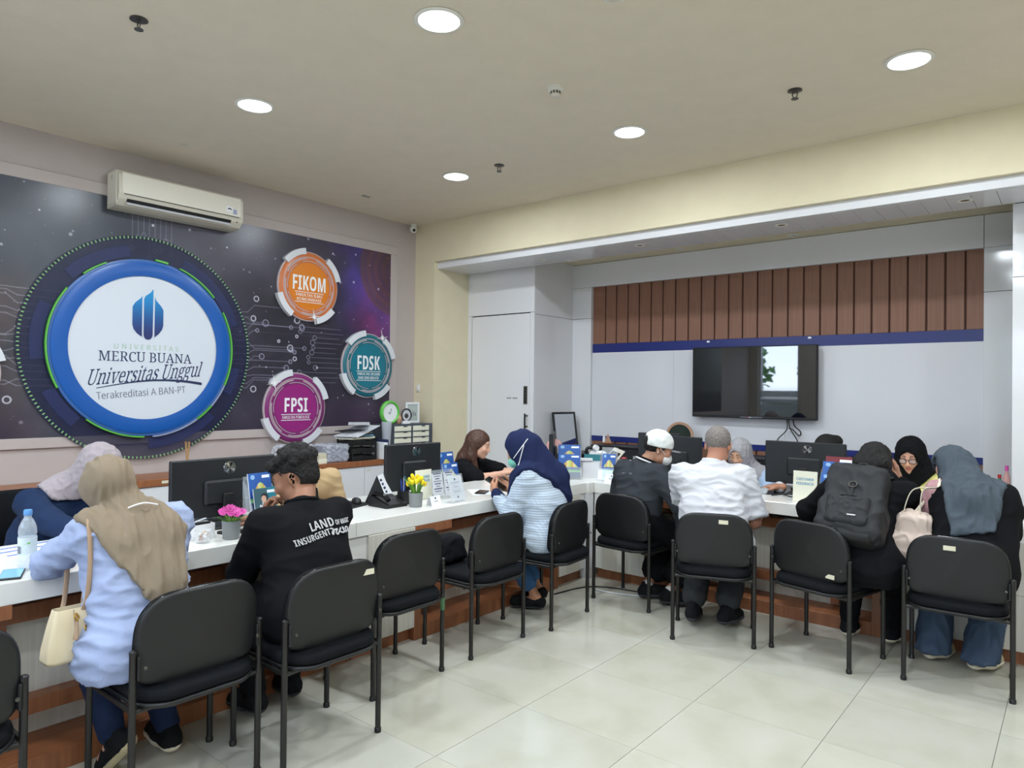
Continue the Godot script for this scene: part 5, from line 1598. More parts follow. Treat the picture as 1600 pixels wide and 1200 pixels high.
func credenza_things() -> void:
	var y := 0.82
	var rd := thing("reed_diffuser", "small glass reed diffuser with wooden sticks above the monitor", "diffuser", V(-5.75, y, -2.79))
	part(rd, "bottle", lathe(v2([[0.0, 0.0], [0.03, 0.0], [0.032, 0.06], [0.012, 0.085], [0.012, 0.10]]), 16), M.bottle_plastic)
	for i in 6:
		var a := TAU * i / 6
		part(rd, "stick", tube([V(0, 0.03, 0), V(cos(a) * 0.018, 0.265, sin(a) * 0.018)], 0.003, 5), M.wicker)
	var pg := thing("plastic_bag", "crumpled clear plastic bag on the wooden cabinet top", "bag", V(-5.76, y, -3.80))
	part(pg, "film", field_mesh(field_of([["b", V(0, 0.09, 0), Basis.IDENTITY, V(0.06, 0.05, 0.14), 0.035, 0.03]], 0.010), Vector3.ZERO, [[141, Vector3(14, 14, 14), 0.035, true]]), M.thin_plastic)
	loose("small_carton", "small cream carton under another before the plastic bag", "carton", "", box(V(0.07, 0.05, 0.09), 0.002), M.paper_cream, tf(V(-5.63, y + 0.025, -4.02)))
	loose("small_carton", "small beige carton stacked on a cream carton", "carton", "", box(V(0.07, 0.05, 0.085), 0.002), M.sticker, tf(V(-5.63, y + 0.0755, -4.017)))
	var pk := thing("wrapped_parcel", "plastic wrapped bluish parcel beside the black paper trays", "parcel", V(-5.72, y, -4.20))
	mk("parcel_blue", c8(120, 124, 148), 0.5)
	part(pk, "box", box(V(0.22, 0.15, 0.24), 0.008), M.parcel_blue, V(0, 0.075, 0))
	part(pk, "wrapping", field_mesh(field_of([["b", V(0, 0.085, 0), Basis.IDENTITY, V(0.105, 0.070, 0.115), 0.016, 0.02]], 0.010), Vector3.ZERO, [[142, Vector3(16, 16, 16), 0.016, true]]), M.thin_plastic)
	var ty := thing("paper_trays", "stacked black paper trays overflowing with folders", "trays", V(-5.70, y, -4.50))
	for k in 3:
		var h := 0.075 * k
		part(ty, "tray", skin(cup_rows(0.25, 0.32, 0.045), true, true), M.black, V(0, h + 0.001, 0))
		part(ty, "papers", box(V(0.21, 0.018, 0.28), 0.003), M.paper_grey, V(0.01, h + 0.025, 0.0), V(0, 0.06 * (k - 1), 0))
		for s in [-1.0, 1.0]:
			for w in [-1.0, 1.0]:
				part(ty, "post", box(V(0.014, 0.075, 0.014)), M.black, V(0.115 * s, h + 0.038, 0.15 * w))
	var fo := V(-5.70, y + 0.212, -4.48)
	loose("folder", "cream folder lying on the black paper trays", "folder", "", box(V(0.24, 0.02, 0.33), 0.004), M.paper_cream, tf(fo + V(0, 0.012, 0), V(0, 0.15, 0)))
	loose("folder", "blue folder in the pile on the black trays", "folder", "", box(V(0.22, 0.015, 0.30), 0.004), M.sky_ink, tf(fo + V(0, 0.032, 0), V(0, -0.12, 0.05)))
	loose("folder", "thin white folder in the pile on the black trays", "folder", "", box(V(0.23, 0.006, 0.32), 0.002), M.paper, tf(fo + V(0, 0.048, 0.01), V(0.05, 0.2, 0.1)))
	loose("folder", "dark folder tilted on top of the pile", "folder", "", box(V(0.24, 0.006, 0.34), 0.002), M.monitor_grey, tf(fo + V(0, 0.075, 0), V(-0.12, 0.1, 0.12)))
	loose("loose_sheet", "large curled grey sheet lying on the folder pile", "paper", "", pad(rrect(0.30, 0.40, 0.01), [[0.0, 0.0], [1.0, 0.0], [1.0, 0.002], [0.0, 0.002]], V(-1.2, 0.25, 0)), M.paper_grey, tf(fo + V(0.02, 0.105, 0.0), V(-PI / 2, 0.3, 0)))
	loose("loose_sheet", "small raised sheet sticking up from the folder pile", "paper", "", pad(rrect(0.21, 0.30, 0.005), [[0.0, 0.0], [1.0, 0.0], [1.0, 0.002], [0.0, 0.002]], V(1.6, -0.5, 0)), M.paper_grey, tf(fo + V(0.03, 0.14, -0.02), V(-PI / 2 + 0.5, 0.9, 0)))
	var wf := thing("file_box", "white and blue magazine file beside the paper trays", "file", V(-5.62, y, -4.73))
	part(wf, "box", box(V(0.20, 0.17, 0.05), 0.003), M.paper, V(0, 0.085, 0))
	part(wf, "blue_edge", box(V(0.20, 0.20, 0.012), 0.002), M.navy_ink, V(-0.005, 0.10, -0.034))
	var pt := thing("plastic_tumbler", "tall clear tumbler of straws with a green base", "tumbler", V(-5.62, y, -4.82))
	part(pt, "cup", lathe(v2([[0.0, 0.11], [0.040, 0.11], [0.055, 0.38], [0.052, 0.38], [0.036, 0.116], [0.0, 0.116]]), 24), M.thin_plastic)
	part(pt, "green_band", lathe(v2([[0.0, 0.085], [0.045, 0.085], [0.045, 0.112], [0.0, 0.112]]), 24), M.arc_green)
	part(pt, "box_base", box(V(0.085, 0.084, 0.085), 0.003), M.paper, V(0, 0.042, 0))
	for i in 9:
		loose("straw", "pale straw in the tall clear tumbler" if i % 3 else "black straw in the tall clear tumbler", "straw", "straws in the clear tumbler", tube([V(0.02 * cos(i * 2.1), 0.12, 0.02 * sin(i * 2.1)), V(0.038 * cos(i * 2.1 + 0.4), 0.37, 0.038 * sin(i * 2.1 + 0.4))], 0.003, 5), M.paper_grey if i % 3 else M.black, tf(pt.position))
	var og := thing("drawer_organizer", "grey desk organizer with cream drawers on the cabinet", "organizer", V(-5.75, y, -5.155), PI / 2)
	mk("organizer_grey", c8(70, 76, 86), 0.5)
	part(og, "case", box(V(0.65, 0.345, 0.27), 0.004), M.organizer_grey, V(0, 0.1725, 0))
	for c in 2:
		for rw in 5:
			var d := part(og, "drawer", box(V(0.235, 0.055, 0.02), 0.003), M.paper_cream, V(-0.115 + 0.265 * c, 0.045 + 0.063 * rw, 0.132))
			part(d, "lip", box(V(0.22, 0.006, 0.012), 0.001), M.organizer_grey, V(0, -0.027, 0.012))
			part(d, "pull", box(V(0.05, 0.010, 0.012), 0.002), M.organizer_grey, V(0.03, 0.024, 0.010))
	var ck := thing("green_clock", "round green rimmed clock on the grey organizer", "clock", V(-5.68, y + 0.346, -4.90), PI / 2)
	part(ck, "rim", lathe_z(v2([[0.098, 0.0], [0.098, 0.03], [0.110, 0.04], [0.125, 0.028], [0.126, 0.0], [0.098, 0.0]]), 48), M.arc_green, V(0, 0.126, 0))
	part(ck, "face", disc_mesh(0.099, 0.02, 40), M.paper, V(0, 0.126, 0))
	part(ck, "hand", box(V(0.004, 0.05, 0.002)), M.black, V(0.008, 0.145, 0.023), V(0, 0, -0.3))
	part(ck, "hand", box(V(0.005, 0.035, 0.002)), M.black, V(-0.012, 0.12, 0.023), V(0, 0, 1.0))
	var ph := thing("peach_ornament", "small peach coloured ornament beside the green clock", "ornament", V(-5.66, y + 0.346, -5.02))
	part(ph, "shell", field_mesh(field_of([["e", V(0, 0.05, 0), Basis.IDENTITY, V(0.03, 0.05, 0.035), 0.01], ["e", V(0.0, 0.075, -0.03), Basis.IDENTITY, V(0.022, 0.03, 0.025), 0.02]], 0.006), Vector3.ZERO, [[143, Vector3(40, 40, 40), 0.006, true]]), M.tan_rim)
	var gb := thing("globe_frame", "small round ring ornament before the photo frame", "ornament", V(-5.64, y + 0.346, -5.105), PI / 2)
	part(gb, "ring", lathe_z(v2([[0.060, 0.0], [0.060, 0.012], [0.070, 0.016], [0.074, 0.008], [0.070, 0.0], [0.060, 0.0]]), 36), M.monitor_grey, V(0, 0.095, 0))
	part(gb, "disc", disc_mesh(0.061, 0.006, 32), M.paper_grey, V(0, 0.095, 0))
	part(gb, "emblem", lathe_z(v2([[0.0, 0.012], [0.022, 0.010], [0.028, 0.0]]), 16), M.steel_dark, V(0, 0.088, 0.006))
	part(gb, "base", box(V(0.10, 0.035, 0.04), 0.004), M.paper, V(0, 0.0175, 0))
	var pf := thing("photo_frame", "white framed picture standing on the grey organizer", "picture", V(-5.76, y + 0.346, -5.31), PI / 2)
	for e in [[0.0, 0.012, 0.20, 0.024], [0.0, 0.218, 0.20, 0.024], [-0.088, 0.115, 0.024, 0.182], [0.088, 0.115, 0.024, 0.182]]:
		part(pf, "frame", box(V(e[2], e[3], 0.015), 0.002), M.paper, V(e[0], e[1], 0))
	mk("picture_print", c8(186, 196, 190), 0.4)
	var pr := part(pf, "picture", box(V(0.155, 0.185, 0.004)), M.picture_print, V(0, 0.115, 0))
	for i in 9:
		part(pr, "printed_shape", box(V(0.012, 0.05 - 0.004 * (i % 4), 0.001)), M.grey_ink if i % 2 else M.picture_print, V(-0.055 + 0.0137 * i, -0.03 + 0.01 * (i % 3), 0.0025))
	var br := thing("brass_bell", "small brass ornament at the end of the wooden cabinet top", "ornament", V(-5.585, y, -5.43))
	part(br, "bell", lathe(v2([[0.0, 0.0], [0.03, 0.0], [0.026, 0.012], [0.02, 0.03], [0.026, 0.05], [0.0, 0.06]]), 16), M.brass)

# ------------------------------------------------------------------ distance fields meshed as surface nets
class Field:
	var o := Vector3.ZERO
	var h := 0.01
	var nx := 0
	var ny := 0
	var nz := 0
	var d := PackedFloat32Array()

	func setup(lo: Vector3, hi: Vector3, cell: float) -> void:
		h = cell
		o = lo - Vector3.ONE * cell * 2.5
		nx = int((hi.x - lo.x) / cell) + 6
		ny = int((hi.y - lo.y) / cell) + 6
		nz = int((hi.z - lo.z) / cell) + 6
		d.resize(nx * ny * nz)
		d.fill(1.0)

	func lim(lo: Vector3, hi: Vector3) -> PackedInt32Array:
		return PackedInt32Array([
			clampi(int((lo.x - o.x) / h), 0, nx - 1), clampi(int((hi.x - o.x) / h) + 1, 0, nx - 1),
			clampi(int((lo.y - o.y) / h), 0, ny - 1), clampi(int((hi.y - o.y) / h) + 1, 0, ny - 1),
			clampi(int((lo.z - o.z) / h), 0, nz - 1), clampi(int((hi.z - o.z) / h) + 1, 0, nz - 1)])

	func cap(a: Vector3, b: Vector3, ra: float, rb: float, k: float) -> void:
		var m := Vector3.ONE * (maxf(ra, rb) + k + 2.0 * h)
		var l := lim(a.min(b) - m, a.max(b) + m)
		var ba := b - a
		var inv := 1.0 / maxf(ba.length_squared(), 1e-9)
		var dr := rb - ra
		var ik := 0.25 / k
		for iz in range(l[4], l[5] + 1):
			for iy in range(l[2], l[3] + 1):
				var row := (iz * ny + iy) * nx
				var pa := Vector3(o.x + l[0] * h, o.y + iy * h, o.z + iz * h) - a
				for i in range(row + l[0], row + l[1] + 1):
					var t := clampf(pa.dot(ba) * inv, 0.0, 1.0)
					var q := (pa - ba * t).length() - ra - dr * t
					var e := d[i]
					var x := k - absf(q - e)
					d[i] = minf(q, e) if x <= 0.0 else minf(q, e) - x * x * ik
					pa.x += h

	func ell(c: Vector3, b: Basis, r: Vector3, k: float, cut := false) -> void:
		var mr := maxf(r.x, maxf(r.y, r.z)) + k + 2.0 * h
		var l := lim(c - Vector3.ONE * mr, c + Vector3.ONE * mr)
		var ax := b.x / r.x
		var ay := b.y / r.y
		var az := b.z / r.z
		var ir := Vector3(1.0 / r.x, 1.0 / r.y, 1.0 / r.z)
		var ik := 0.25 / k
		for iz in range(l[4], l[5] + 1):
			for iy in range(l[2], l[3] + 1):
				var row := (iz * ny + iy) * nx
				var p := Vector3(o.x + l[0] * h, o.y + iy * h, o.z + iz * h) - c
				for i in range(row + l[0], row + l[1] + 1):
					var u := Vector3(p.dot(ax), p.dot(ay), p.dot(az))
					var k0 := u.length()
					var q := k0 * (k0 - 1.0) / maxf((u * ir).length(), 1e-6)
					var e := d[i]
					if cut:
						q = -q
						var x := k - absf(q - e)
						d[i] = maxf(q, e) if x <= 0.0 else maxf(q, e) + x * x * ik
					else:
						var x := k - absf(q - e)
						d[i] = minf(q, e) if x <= 0.0 else minf(q, e) - x * x * ik
					p.x += h

	func rbox(c: Vector3, b: Basis, s: Vector3, r: float, k: float) -> void:
		var mr := s.length() + r + k + 2.0 * h
		var l := lim(c - Vector3.ONE * mr, c + Vector3.ONE * mr)
		var ik := 0.25 / k
		for iz in range(l[4], l[5] + 1):
			for iy in range(l[2], l[3] + 1):
				var row := (iz * ny + iy) * nx
				var p := Vector3(o.x + l[0] * h, o.y + iy * h, o.z + iz * h) - c
				for i in range(row + l[0], row + l[1] + 1):
					var u := Vector3(absf(p.dot(b.x)), absf(p.dot(b.y)), absf(p.dot(b.z))) - s
					var q := u.max(Vector3.ZERO).length() + minf(maxf(u.x, maxf(u.y, u.z)), 0.0) - r
					var e := d[i]
					var x := k - absf(q - e)
					d[i] = minf(q, e) if x <= 0.0 else minf(q, e) - x * x * ik
					p.x += h

	# keep only n.p <= w; within a ball of radius rad round c, or everywhere when rad is 0
	func plane(n: Vector3, w: float, c := Vector3.ZERO, rad := 0.0) -> void:
		if rad > 0.0:
			var l := lim(c - Vector3.ONE * rad, c + Vector3.ONE * rad)
			for iz in range(l[4], l[5] + 1):
				for iy in range(l[2], l[3] + 1):
					var row := (iz * ny + iy) * nx
					var p := Vector3(o.x + l[0] * h, o.y + iy * h, o.z + iz * h)
					for i in range(row + l[0], row + l[1] + 1):
						var q := minf(p.dot(n) - w, rad - (p - c).length())
						if q > d[i]:
							d[i] = q
						p.x += h
			return
		var step := n.x * h
		for iz in nz:
			for iy in ny:
				var row := (iz * ny + iy) * nx
				var q := n.dot(Vector3(o.x, o.y + iy * h, o.z + iz * h)) - w
				if q < -0.2 and q + step * nx < -0.2:
					continue
				for i in range(row, row + nx):
					if q > d[i]:
						d[i] = q
					q += step

	func at(p: Vector3) -> float:
		var u := (p - o) / h
		var x := clampi(int(u.x), 0, nx - 2)
		var y := clampi(int(u.y), 0, ny - 2)
		var z := clampi(int(u.z), 0, nz - 2)
		var fx := u.x - x
		var fy := u.y - y
		var fz := u.z - z
		var i := (z * ny + y) * nx + x
		var sy := nx
		var sz := nx * ny
		var a := lerpf(lerpf(d[i], d[i + 1], fx), lerpf(d[i + sy], d[i + sy + 1], fx), fy)
		var b := lerpf(lerpf(d[i + sz], d[i + sz + 1], fx), lerpf(d[i + sz + sy], d[i + sz + sy + 1], fx), fy)
		return lerpf(a, b, fz)

	# [vertices, indices]
	func net() -> Array:
		var v := PackedVector3Array()
		var idx := PackedInt32Array()
		var id := PackedInt32Array()
		id.resize(nx * ny * nz)
		id.fill(-1)
		var cells := PackedInt32Array()
		var far := h * 1.8
		var sy := nx
		var sz := nx * ny
		for iz in nz - 1:
			for iy in ny - 1:
				var row := (iz * ny + iy) * nx
				for ix in nx - 1:
					var i := row + ix
					var a := d[i]
					if a > far or a < -far:
						continue
					var b := d[i + 1]
					var c := d[i + sy]
					var e := d[i + sy + 1]
					var f := d[i + sz]
					var g := d[i + sz + 1]
					var j := d[i + sz + sy]
					var k := d[i + sz + sy + 1]
					var m := (1 if a < 0.0 else 0) + (1 if b < 0.0 else 0) + (1 if c < 0.0 else 0) + (1 if e < 0.0 else 0) + (1 if f < 0.0 else 0) + (1 if g < 0.0 else 0) + (1 if j < 0.0 else 0) + (1 if k < 0.0 else 0)
					if m == 0 or m == 8:
						continue
					var s := Vector3.ZERO
					var n := 0.0
					if (a < 0.0) != (b < 0.0):
						s += Vector3(a / (a - b), 0, 0); n += 1.0
					if (c < 0.0) != (e < 0.0):
						s += Vector3(c / (c - e), 1, 0); n += 1.0
					if (f < 0.0) != (g < 0.0):
						s += Vector3(f / (f - g), 0, 1); n += 1.0
					if (j < 0.0) != (k < 0.0):
						s += Vector3(j / (j - k), 1, 1); n += 1.0
					if (a < 0.0) != (c < 0.0):
						s += Vector3(0, a / (a - c), 0); n += 1.0
					if (b < 0.0) != (e < 0.0):
						s += Vector3(1, b / (b - e), 0); n += 1.0
					if (f < 0.0) != (j < 0.0):
						s += Vector3(0, f / (f - j), 1); n += 1.0
					if (g < 0.0) != (k < 0.0):
						s += Vector3(1, g / (g - k), 1); n += 1.0
					if (a < 0.0) != (f < 0.0):
						s += Vector3(0, 0, a / (a - f)); n += 1.0
					if (b < 0.0) != (g < 0.0):
						s += Vector3(1, 0, b / (b - g)); n += 1.0
					if (c < 0.0) != (j < 0.0):
						s += Vector3(0, 1, c / (c - j)); n += 1.0
					if (e < 0.0) != (k < 0.0):
						s += Vector3(1, 1, e / (e - k)); n += 1.0
					id[i] = v.size()
					cells.append(i)
					v.append(o + (Vector3(ix, iy, iz) + s / n) * h)
		for i in cells:
			var a := d[i] < 0.0
			for ax in 3:
				var st: int = [1, sy, sz][ax]
				if (d[i + st] < 0.0) == a:
					continue
				var s1: int = [sy, sz, 1][ax]
				var s2: int = [sz, 1, sy][ax]
				if i - s1 - s2 < 0:
					continue
				var A := id[i]
				var B := id[i - s1]
				var C := id[i - s1 - s2]
				var D := id[i - s2]
				if B < 0 or C < 0 or D < 0:
					continue
				if a:
					idx.append_array([A, D, C, A, C, B])
				else:
					idx.append_array([A, C, D, A, B, C])
		return [v, idx]

# a primitive is [kind, ...]: ["c", a, b, ra, rb, k]  ["e", c, basis, radii, k]  ["b", c, basis, half, r, k]
func field_of(prims: Array, cell: float, cuts := []) -> Field:
	var lo := Vector3.ONE * 1e6
	var hi := -lo
	for p in prims:
		if p[0] == "c":
			var m: Vector3 = Vector3.ONE * maxf(p[3], p[4])
			lo = lo.min(p[1].min(p[2]) - m)
			hi = hi.max(p[1].max(p[2]) + m)
		elif p[0] == "e":
			var m: Vector3 = Vector3.ONE * maxf(p[3].x, maxf(p[3].y, p[3].z))
			lo = lo.min(p[1] - m)
			hi = hi.max(p[1] + m)
		else:
			var m: Vector3 = Vector3.ONE * (p[3].length() + p[4])
			lo = lo.min(p[1] - m)
			hi = hi.max(p[1] + m)
	var f := Field.new()
	f.setup(lo - Vector3.ONE * 0.01, hi + Vector3.ONE * 0.01, cell)
	for p in prims:
		if p[0] == "c":
			f.cap(p[1], p[2], p[3], p[4], p[5])
		elif p[0] == "e":
			f.ell(p[1], p[2], p[3], p[4])
		else:
			f.rbox(p[1], p[2], p[3], p[4], p[5])
	for c in cuts:
		if c[0] == "plane":
			f.plane(c[1], c[2])
		elif c[0] == "cut":
			f.plane(c[2], c[2].dot(c[1]), c[1], c[3])
		else:
			f.ell(c[1], c[2], c[3], c[4], true)
	return f

# folds: list of [seed, Vector3 frequency, amount, ridged]; base is taken off all points
func field_mesh(f: Field, base: Vector3, folds := [], spots := [], skin_c := Color.WHITE, smooth_n := 1) -> ArrayMesh:
	var nt := f.net()
	var v: PackedVector3Array = nt[0]
	var idx: PackedInt32Array = nt[1]
	for pass_ in smooth_n:
		var acc := PackedVector3Array()
		acc.resize(v.size())
		var cnt := PackedInt32Array()
		cnt.resize(v.size())
		for t in range(0, idx.size(), 3):
			var a := idx[t]
			var b := idx[t + 1]
			var c := idx[t + 2]
			acc[a] += v[b] + v[c]
			acc[b] += v[a] + v[c]
			acc[c] += v[a] + v[b]
			cnt[a] += 2
			cnt[b] += 2
			cnt[c] += 2
		for i in v.size():
			if cnt[i] > 0:
				v[i] = v[i].lerp(acc[i] / cnt[i], 0.5)
	if folds.size() > 0:
		var n := PackedVector3Array()
		n.resize(v.size())
		for t in range(0, idx.size(), 3):
			var a := v[idx[t]]
			var q := (v[idx[t + 2]] - a).cross(v[idx[t + 1]] - a)
			n[idx[t]] += q
			n[idx[t + 1]] += q
			n[idx[t + 2]] += q
		for fo in folds:
			var nz := FastNoiseLite.new()
			nz.seed = fo[0]
			nz.frequency = 1.0
			nz.fractal_octaves = 1
			nz.noise_type = FastNoiseLite.TYPE_SIMPLEX_SMOOTH
			var fr: Vector3 = fo[1]
			var am: float = fo[2]
			for i in v.size():
				var q := nz.get_noise_3dv((v[i] - base) * fr)
				if fo[3]:
					q = maxf(0.62 - absf(q) * 1.7, -0.3)
				v[i] += n[i].normalized() * q * am
	var col := PackedColorArray()
	if skin_c != Color.WHITE:
		col.resize(v.size())
		var sk := skin_c.srgb_to_linear()
		for i in v.size():
			var c := sk
			for s in spots:
				var dd: float = (v[i] - s[0]).length() / s[1]
				if dd < 1.0:
					c = c.lerp(s[2].srgb_to_linear(), smoothstep(1.0, 0.5, dd) * 0.85)
			col[i] = c
	for i in v.size():
		v[i] -= base
	return indexed(v, idx, col)

# ------------------------------------------------------------------ bodies
func ik(a: Vector3, c: Vector3, l1: float, l2: float, pole: Vector3) -> Vector3:
	var ac := c - a
	var dd := clampf(ac.length(), 0.02, l1 + l2 - 0.004)
	var n := ac.normalized()
	var x := (l1 * l1 - l2 * l2 + dd * dd) / (2.0 * dd)
	var y := sqrt(maxf(l1 * l1 - x * x, 0.0))
	var p := (pole - n * pole.dot(n)).normalized()
	return a + n * x + p * y

# c: hip, chest, head, face, look, s, wl, wr, pl, pr (elbow poles), al, ar (ankles), tl, tr (toe directions)
func skel(c: Dictionary) -> Dictionary:
	var J := c.duplicate()
	var s: float = c.get("s", 1.0)
	J.s = s
	var f: Vector3 = c.face.normalized()
	var cf: Vector3 = c.get("chest_face", c.face).normalized()
	J.f = f
	J.r = f.cross(Vector3.UP).normalized()
	J.cf = cf
	var cr := cf.cross(Vector3.UP).normalized()
	cr = (cr + Vector3.UP * c.get("roll", 0.0)).normalized()
	J.cr = cr
	J.up = (c.chest - c.hip).normalized()
	var sw: float = c.get("shoulder", 0.175) * s
	J.SL = c.chest - cr * sw
	J.SR = c.chest + cr * sw
	var look: Vector3 = c.look.normalized()
	var hup: Vector3 = (Vector3.UP + c.get("tilt", Vector3.ZERO))
	hup = (hup - look * hup.dot(look)).normalized()
	J.look = look
	J.hup = hup
	J.hb = Basis(hup.cross(look), hup, look)
	J.HL = c.hip - J.r * 0.09 * s
	J.HR = c.hip + J.r * 0.09 * s
	for k in ["L", "R"]:
		var w: Vector3 = c["w" + k.to_lower()]
		var dp: Vector3 = Vector3.DOWN * 1.0 - f * 0.3 + J.r * (-0.8 if k == "L" else 0.8)
		var S: Vector3 = J["S" + k]
		J["E" + k] = ik(S, w, 0.285 * s, 0.255 * s, c.get("p" + k.to_lower(), dp))
		if (w - S).length() > 0.535 * s:
			w = S + (w - S).normalized() * 0.535 * s
		J["W" + k] = w
		var A: Vector3 = c["a" + k.to_lower()]
		J["A" + k] = A
		J["K" + k] = ik(J["H" + k], A, 0.43 * s, 0.42 * s, c.get("k" + k.to_lower(), f * 1.0 + Vector3.UP * 0.6))
	J.base = Vector3(c.hip.x, 0, c.hip.z)
	return J

func torso(J: Dictionary, g: float, belly := 0.0, bust := 0.0) -> Array:
	var s: float = J.s
	var b: float = J.get("bulk", 1.0)
	var P := []
	var hip: Vector3 = J.hip
	var ch: Vector3 = J.chest
	var u: Vector3 = J.up
	var r: Vector3 = J.r
	var f: Vector3 = J.f
	var cr: Vector3 = J.cr
	var mid: Vector3 = hip.lerp(ch, 0.45) - f * J.get("slump", 0.02)
	P.append(["c", hip - r * 0.075 * s * b - f * 0.02, hip + r * 0.075 * s * b - f * 0.02, 0.112 * s * b + g, 0.112 * s * b + g, 0.05])
	for k in [-1.0, 1.0]:
		P.append(["c", hip + r * k * 0.055 * s, mid + r * k * 0.062 * s * b + f * belly * 0.5, 0.10 * s * b + g, 0.092 * s * b + g, 0.06])
		P.append(["c", mid + r * k * 0.062 * s * b, ch + cr * k * 0.075 * s - u * 0.085 * s, 0.092 * s * b + g, 0.098 * s * b + g, 0.06])
		P.append(["c", ch + cr * k * 0.06 * s - u * 0.05, ch + cr * k * 0.125 * s - u * 0.03 * s, 0.082 * s + g, 0.066 * s + g, 0.05])
		if bust > 0.0:
			P.append(["c", ch + cr * k * 0.075 * s - u * 0.17 * s + J.cf * 0.07, ch + cr * k * 0.06 * s - u * 0.10 * s + J.cf * 0.05, bust + g, 0.06 + g, 0.06])
	if belly > 0.0:
		P.append(["c", mid + f * belly, mid - u * 0.08 + f * belly, 0.11 * s + g, 0.11 * s + g, 0.08])
	return P

func neck_prims(J: Dictionary, g: float) -> Array:
	var s: float = J.s
	var nb: Vector3 = J.chest + Vector3.UP * 0.03 * s
	var P := [["c", nb - Vector3.UP * 0.05, J.head - J.hup * 0.07 * s - J.look * 0.02 * s, 0.062 * s + g, 0.052 * s + g, 0.03]]
	for k in [-1.0, 1.0]:
		P.append(["c", nb + Vector3.UP * 0.01, J.chest + J.cr * k * 0.14 * s - J.up * 0.005, 0.05 * s + g, 0.045 * s + g, 0.04])
	return P

func arm(J: Dictionary, k: String, g: float, upto := 2.0, flare := 0.0) -> Array:
	var s: float = J.s
	var S: Vector3 = J["S" + k]
	var E: Vector3 = J["E" + k]
	var W: Vector3 = J["W" + k]
	var b: float = J.get("arm_bulk", 1.0)
	if upto <= 1.0:
		return [["c", S, S.lerp(E, upto), 0.056 * s * b + g, 0.047 * s * b + g + flare, 0.04]]
	return [["c", S, E, 0.056 * s * b + g, 0.044 * s * b + g, 0.04], ["c", E, E.lerp(W, upto - 1.0), 0.044 * s * b + g, lerpf(0.044 * b, 0.027, upto - 1.0) * s + g + flare, 0.03]]

func leg(J: Dictionary, k: String, g: float, upto := 2.0, flare := 0.0) -> Array:
	var s: float = J.s
	var H: Vector3 = J["H" + k]
	var K: Vector3 = J["K" + k]
	var A: Vector3 = J["A" + k]
	var b: float = J.get("leg_bulk", 1.0)
	return [["c", H, K, 0.090 * s * b + g, 0.062 * s * b + g, 0.05], ["c", K, K.lerp(A, upto - 1.0), 0.060 * s * b + g, lerpf(0.060 * b, 0.036, upto - 1.0) * s + g + flare, 0.04]]

func head_prims(J: Dictionary) -> Array:
	var s: float = J.s
	var h: Vector3 = J.head
	var B: Basis = J.hb
	var P := []
	P.append(["e", h + B * Vector3(0, 0.033, -0.012) * s, B, Vector3(0.075, 0.086, 0.096) * s, 0.02])
	P.append(["e", h + B * Vector3(0, -0.035, 0.030) * s, B, Vector3(0.060, 0.076, 0.064) * s, 0.03])
	P.append(["c", h + B * Vector3(-0.035, -0.068, 0.018) * s, h + B * Vector3(0, -0.092, 0.062) * s, 0.028 * s, 0.020 * s, 0.025])
	P.append(["c", h + B * Vector3(0.035, -0.068, 0.018) * s, h + B * Vector3(0, -0.092, 0.062) * s, 0.028 * s, 0.020 * s, 0.025])
	P.append(["c", h + B * Vector3(-0.036, 0.024, 0.074) * s, h + B * Vector3(0.036, 0.024, 0.074) * s, 0.015 * s, 0.015 * s, 0.02])
	for k in [-1.0, 1.0]:
		P.append(["e", h + B * Vector3(0.036 * k, -0.026, 0.066) * s, B, Vector3(0.026, 0.026, 0.022) * s, 0.02])
		P.append(["e", h + B * Vector3(0.031 * k, 0.004, 0.074) * s, B, Vector3(0.017, 0.012, 0.014) * s, 0.008])
		P.append(["e", h + B * Vector3(0.075 * k, -0.006, -0.012) * s, B * Basis(Vector3.UP, 0.45 * k), Vector3(0.008, 0.031, 0.019) * s, 0.006])
		P.append(["e", h + B * Vector3(0.012 * k, -0.036, 0.098) * s, B, Vector3(0.009, 0.008, 0.009) * s, 0.008])
	P.append(["c", h + B * Vector3(0, 0.012, 0.088) * s, h + B * Vector3(0, -0.030, 0.106) * s, 0.008 * s, 0.011 * s, 0.014])
	P.append(["c", h + B * Vector3(-0.015, -0.060, 0.091) * s, h + B * Vector3(0.015, -0.060, 0.091) * s, 0.0065 * s, 0.0065 * s, 0.008])
	P.append(["c", h + B * Vector3(-0.011, -0.070, 0.090) * s, h + B * Vector3(0.011, -0.070, 0.090) * s, 0.0065 * s, 0.0065 * s, 0.006])
	P.append(["c", h - B.y * 0.05 * s - B.z * 0.025 * s, J.chest + Vector3.UP * 0.03 * s, 0.050 * s, 0.060 * s, 0.03])
	return P

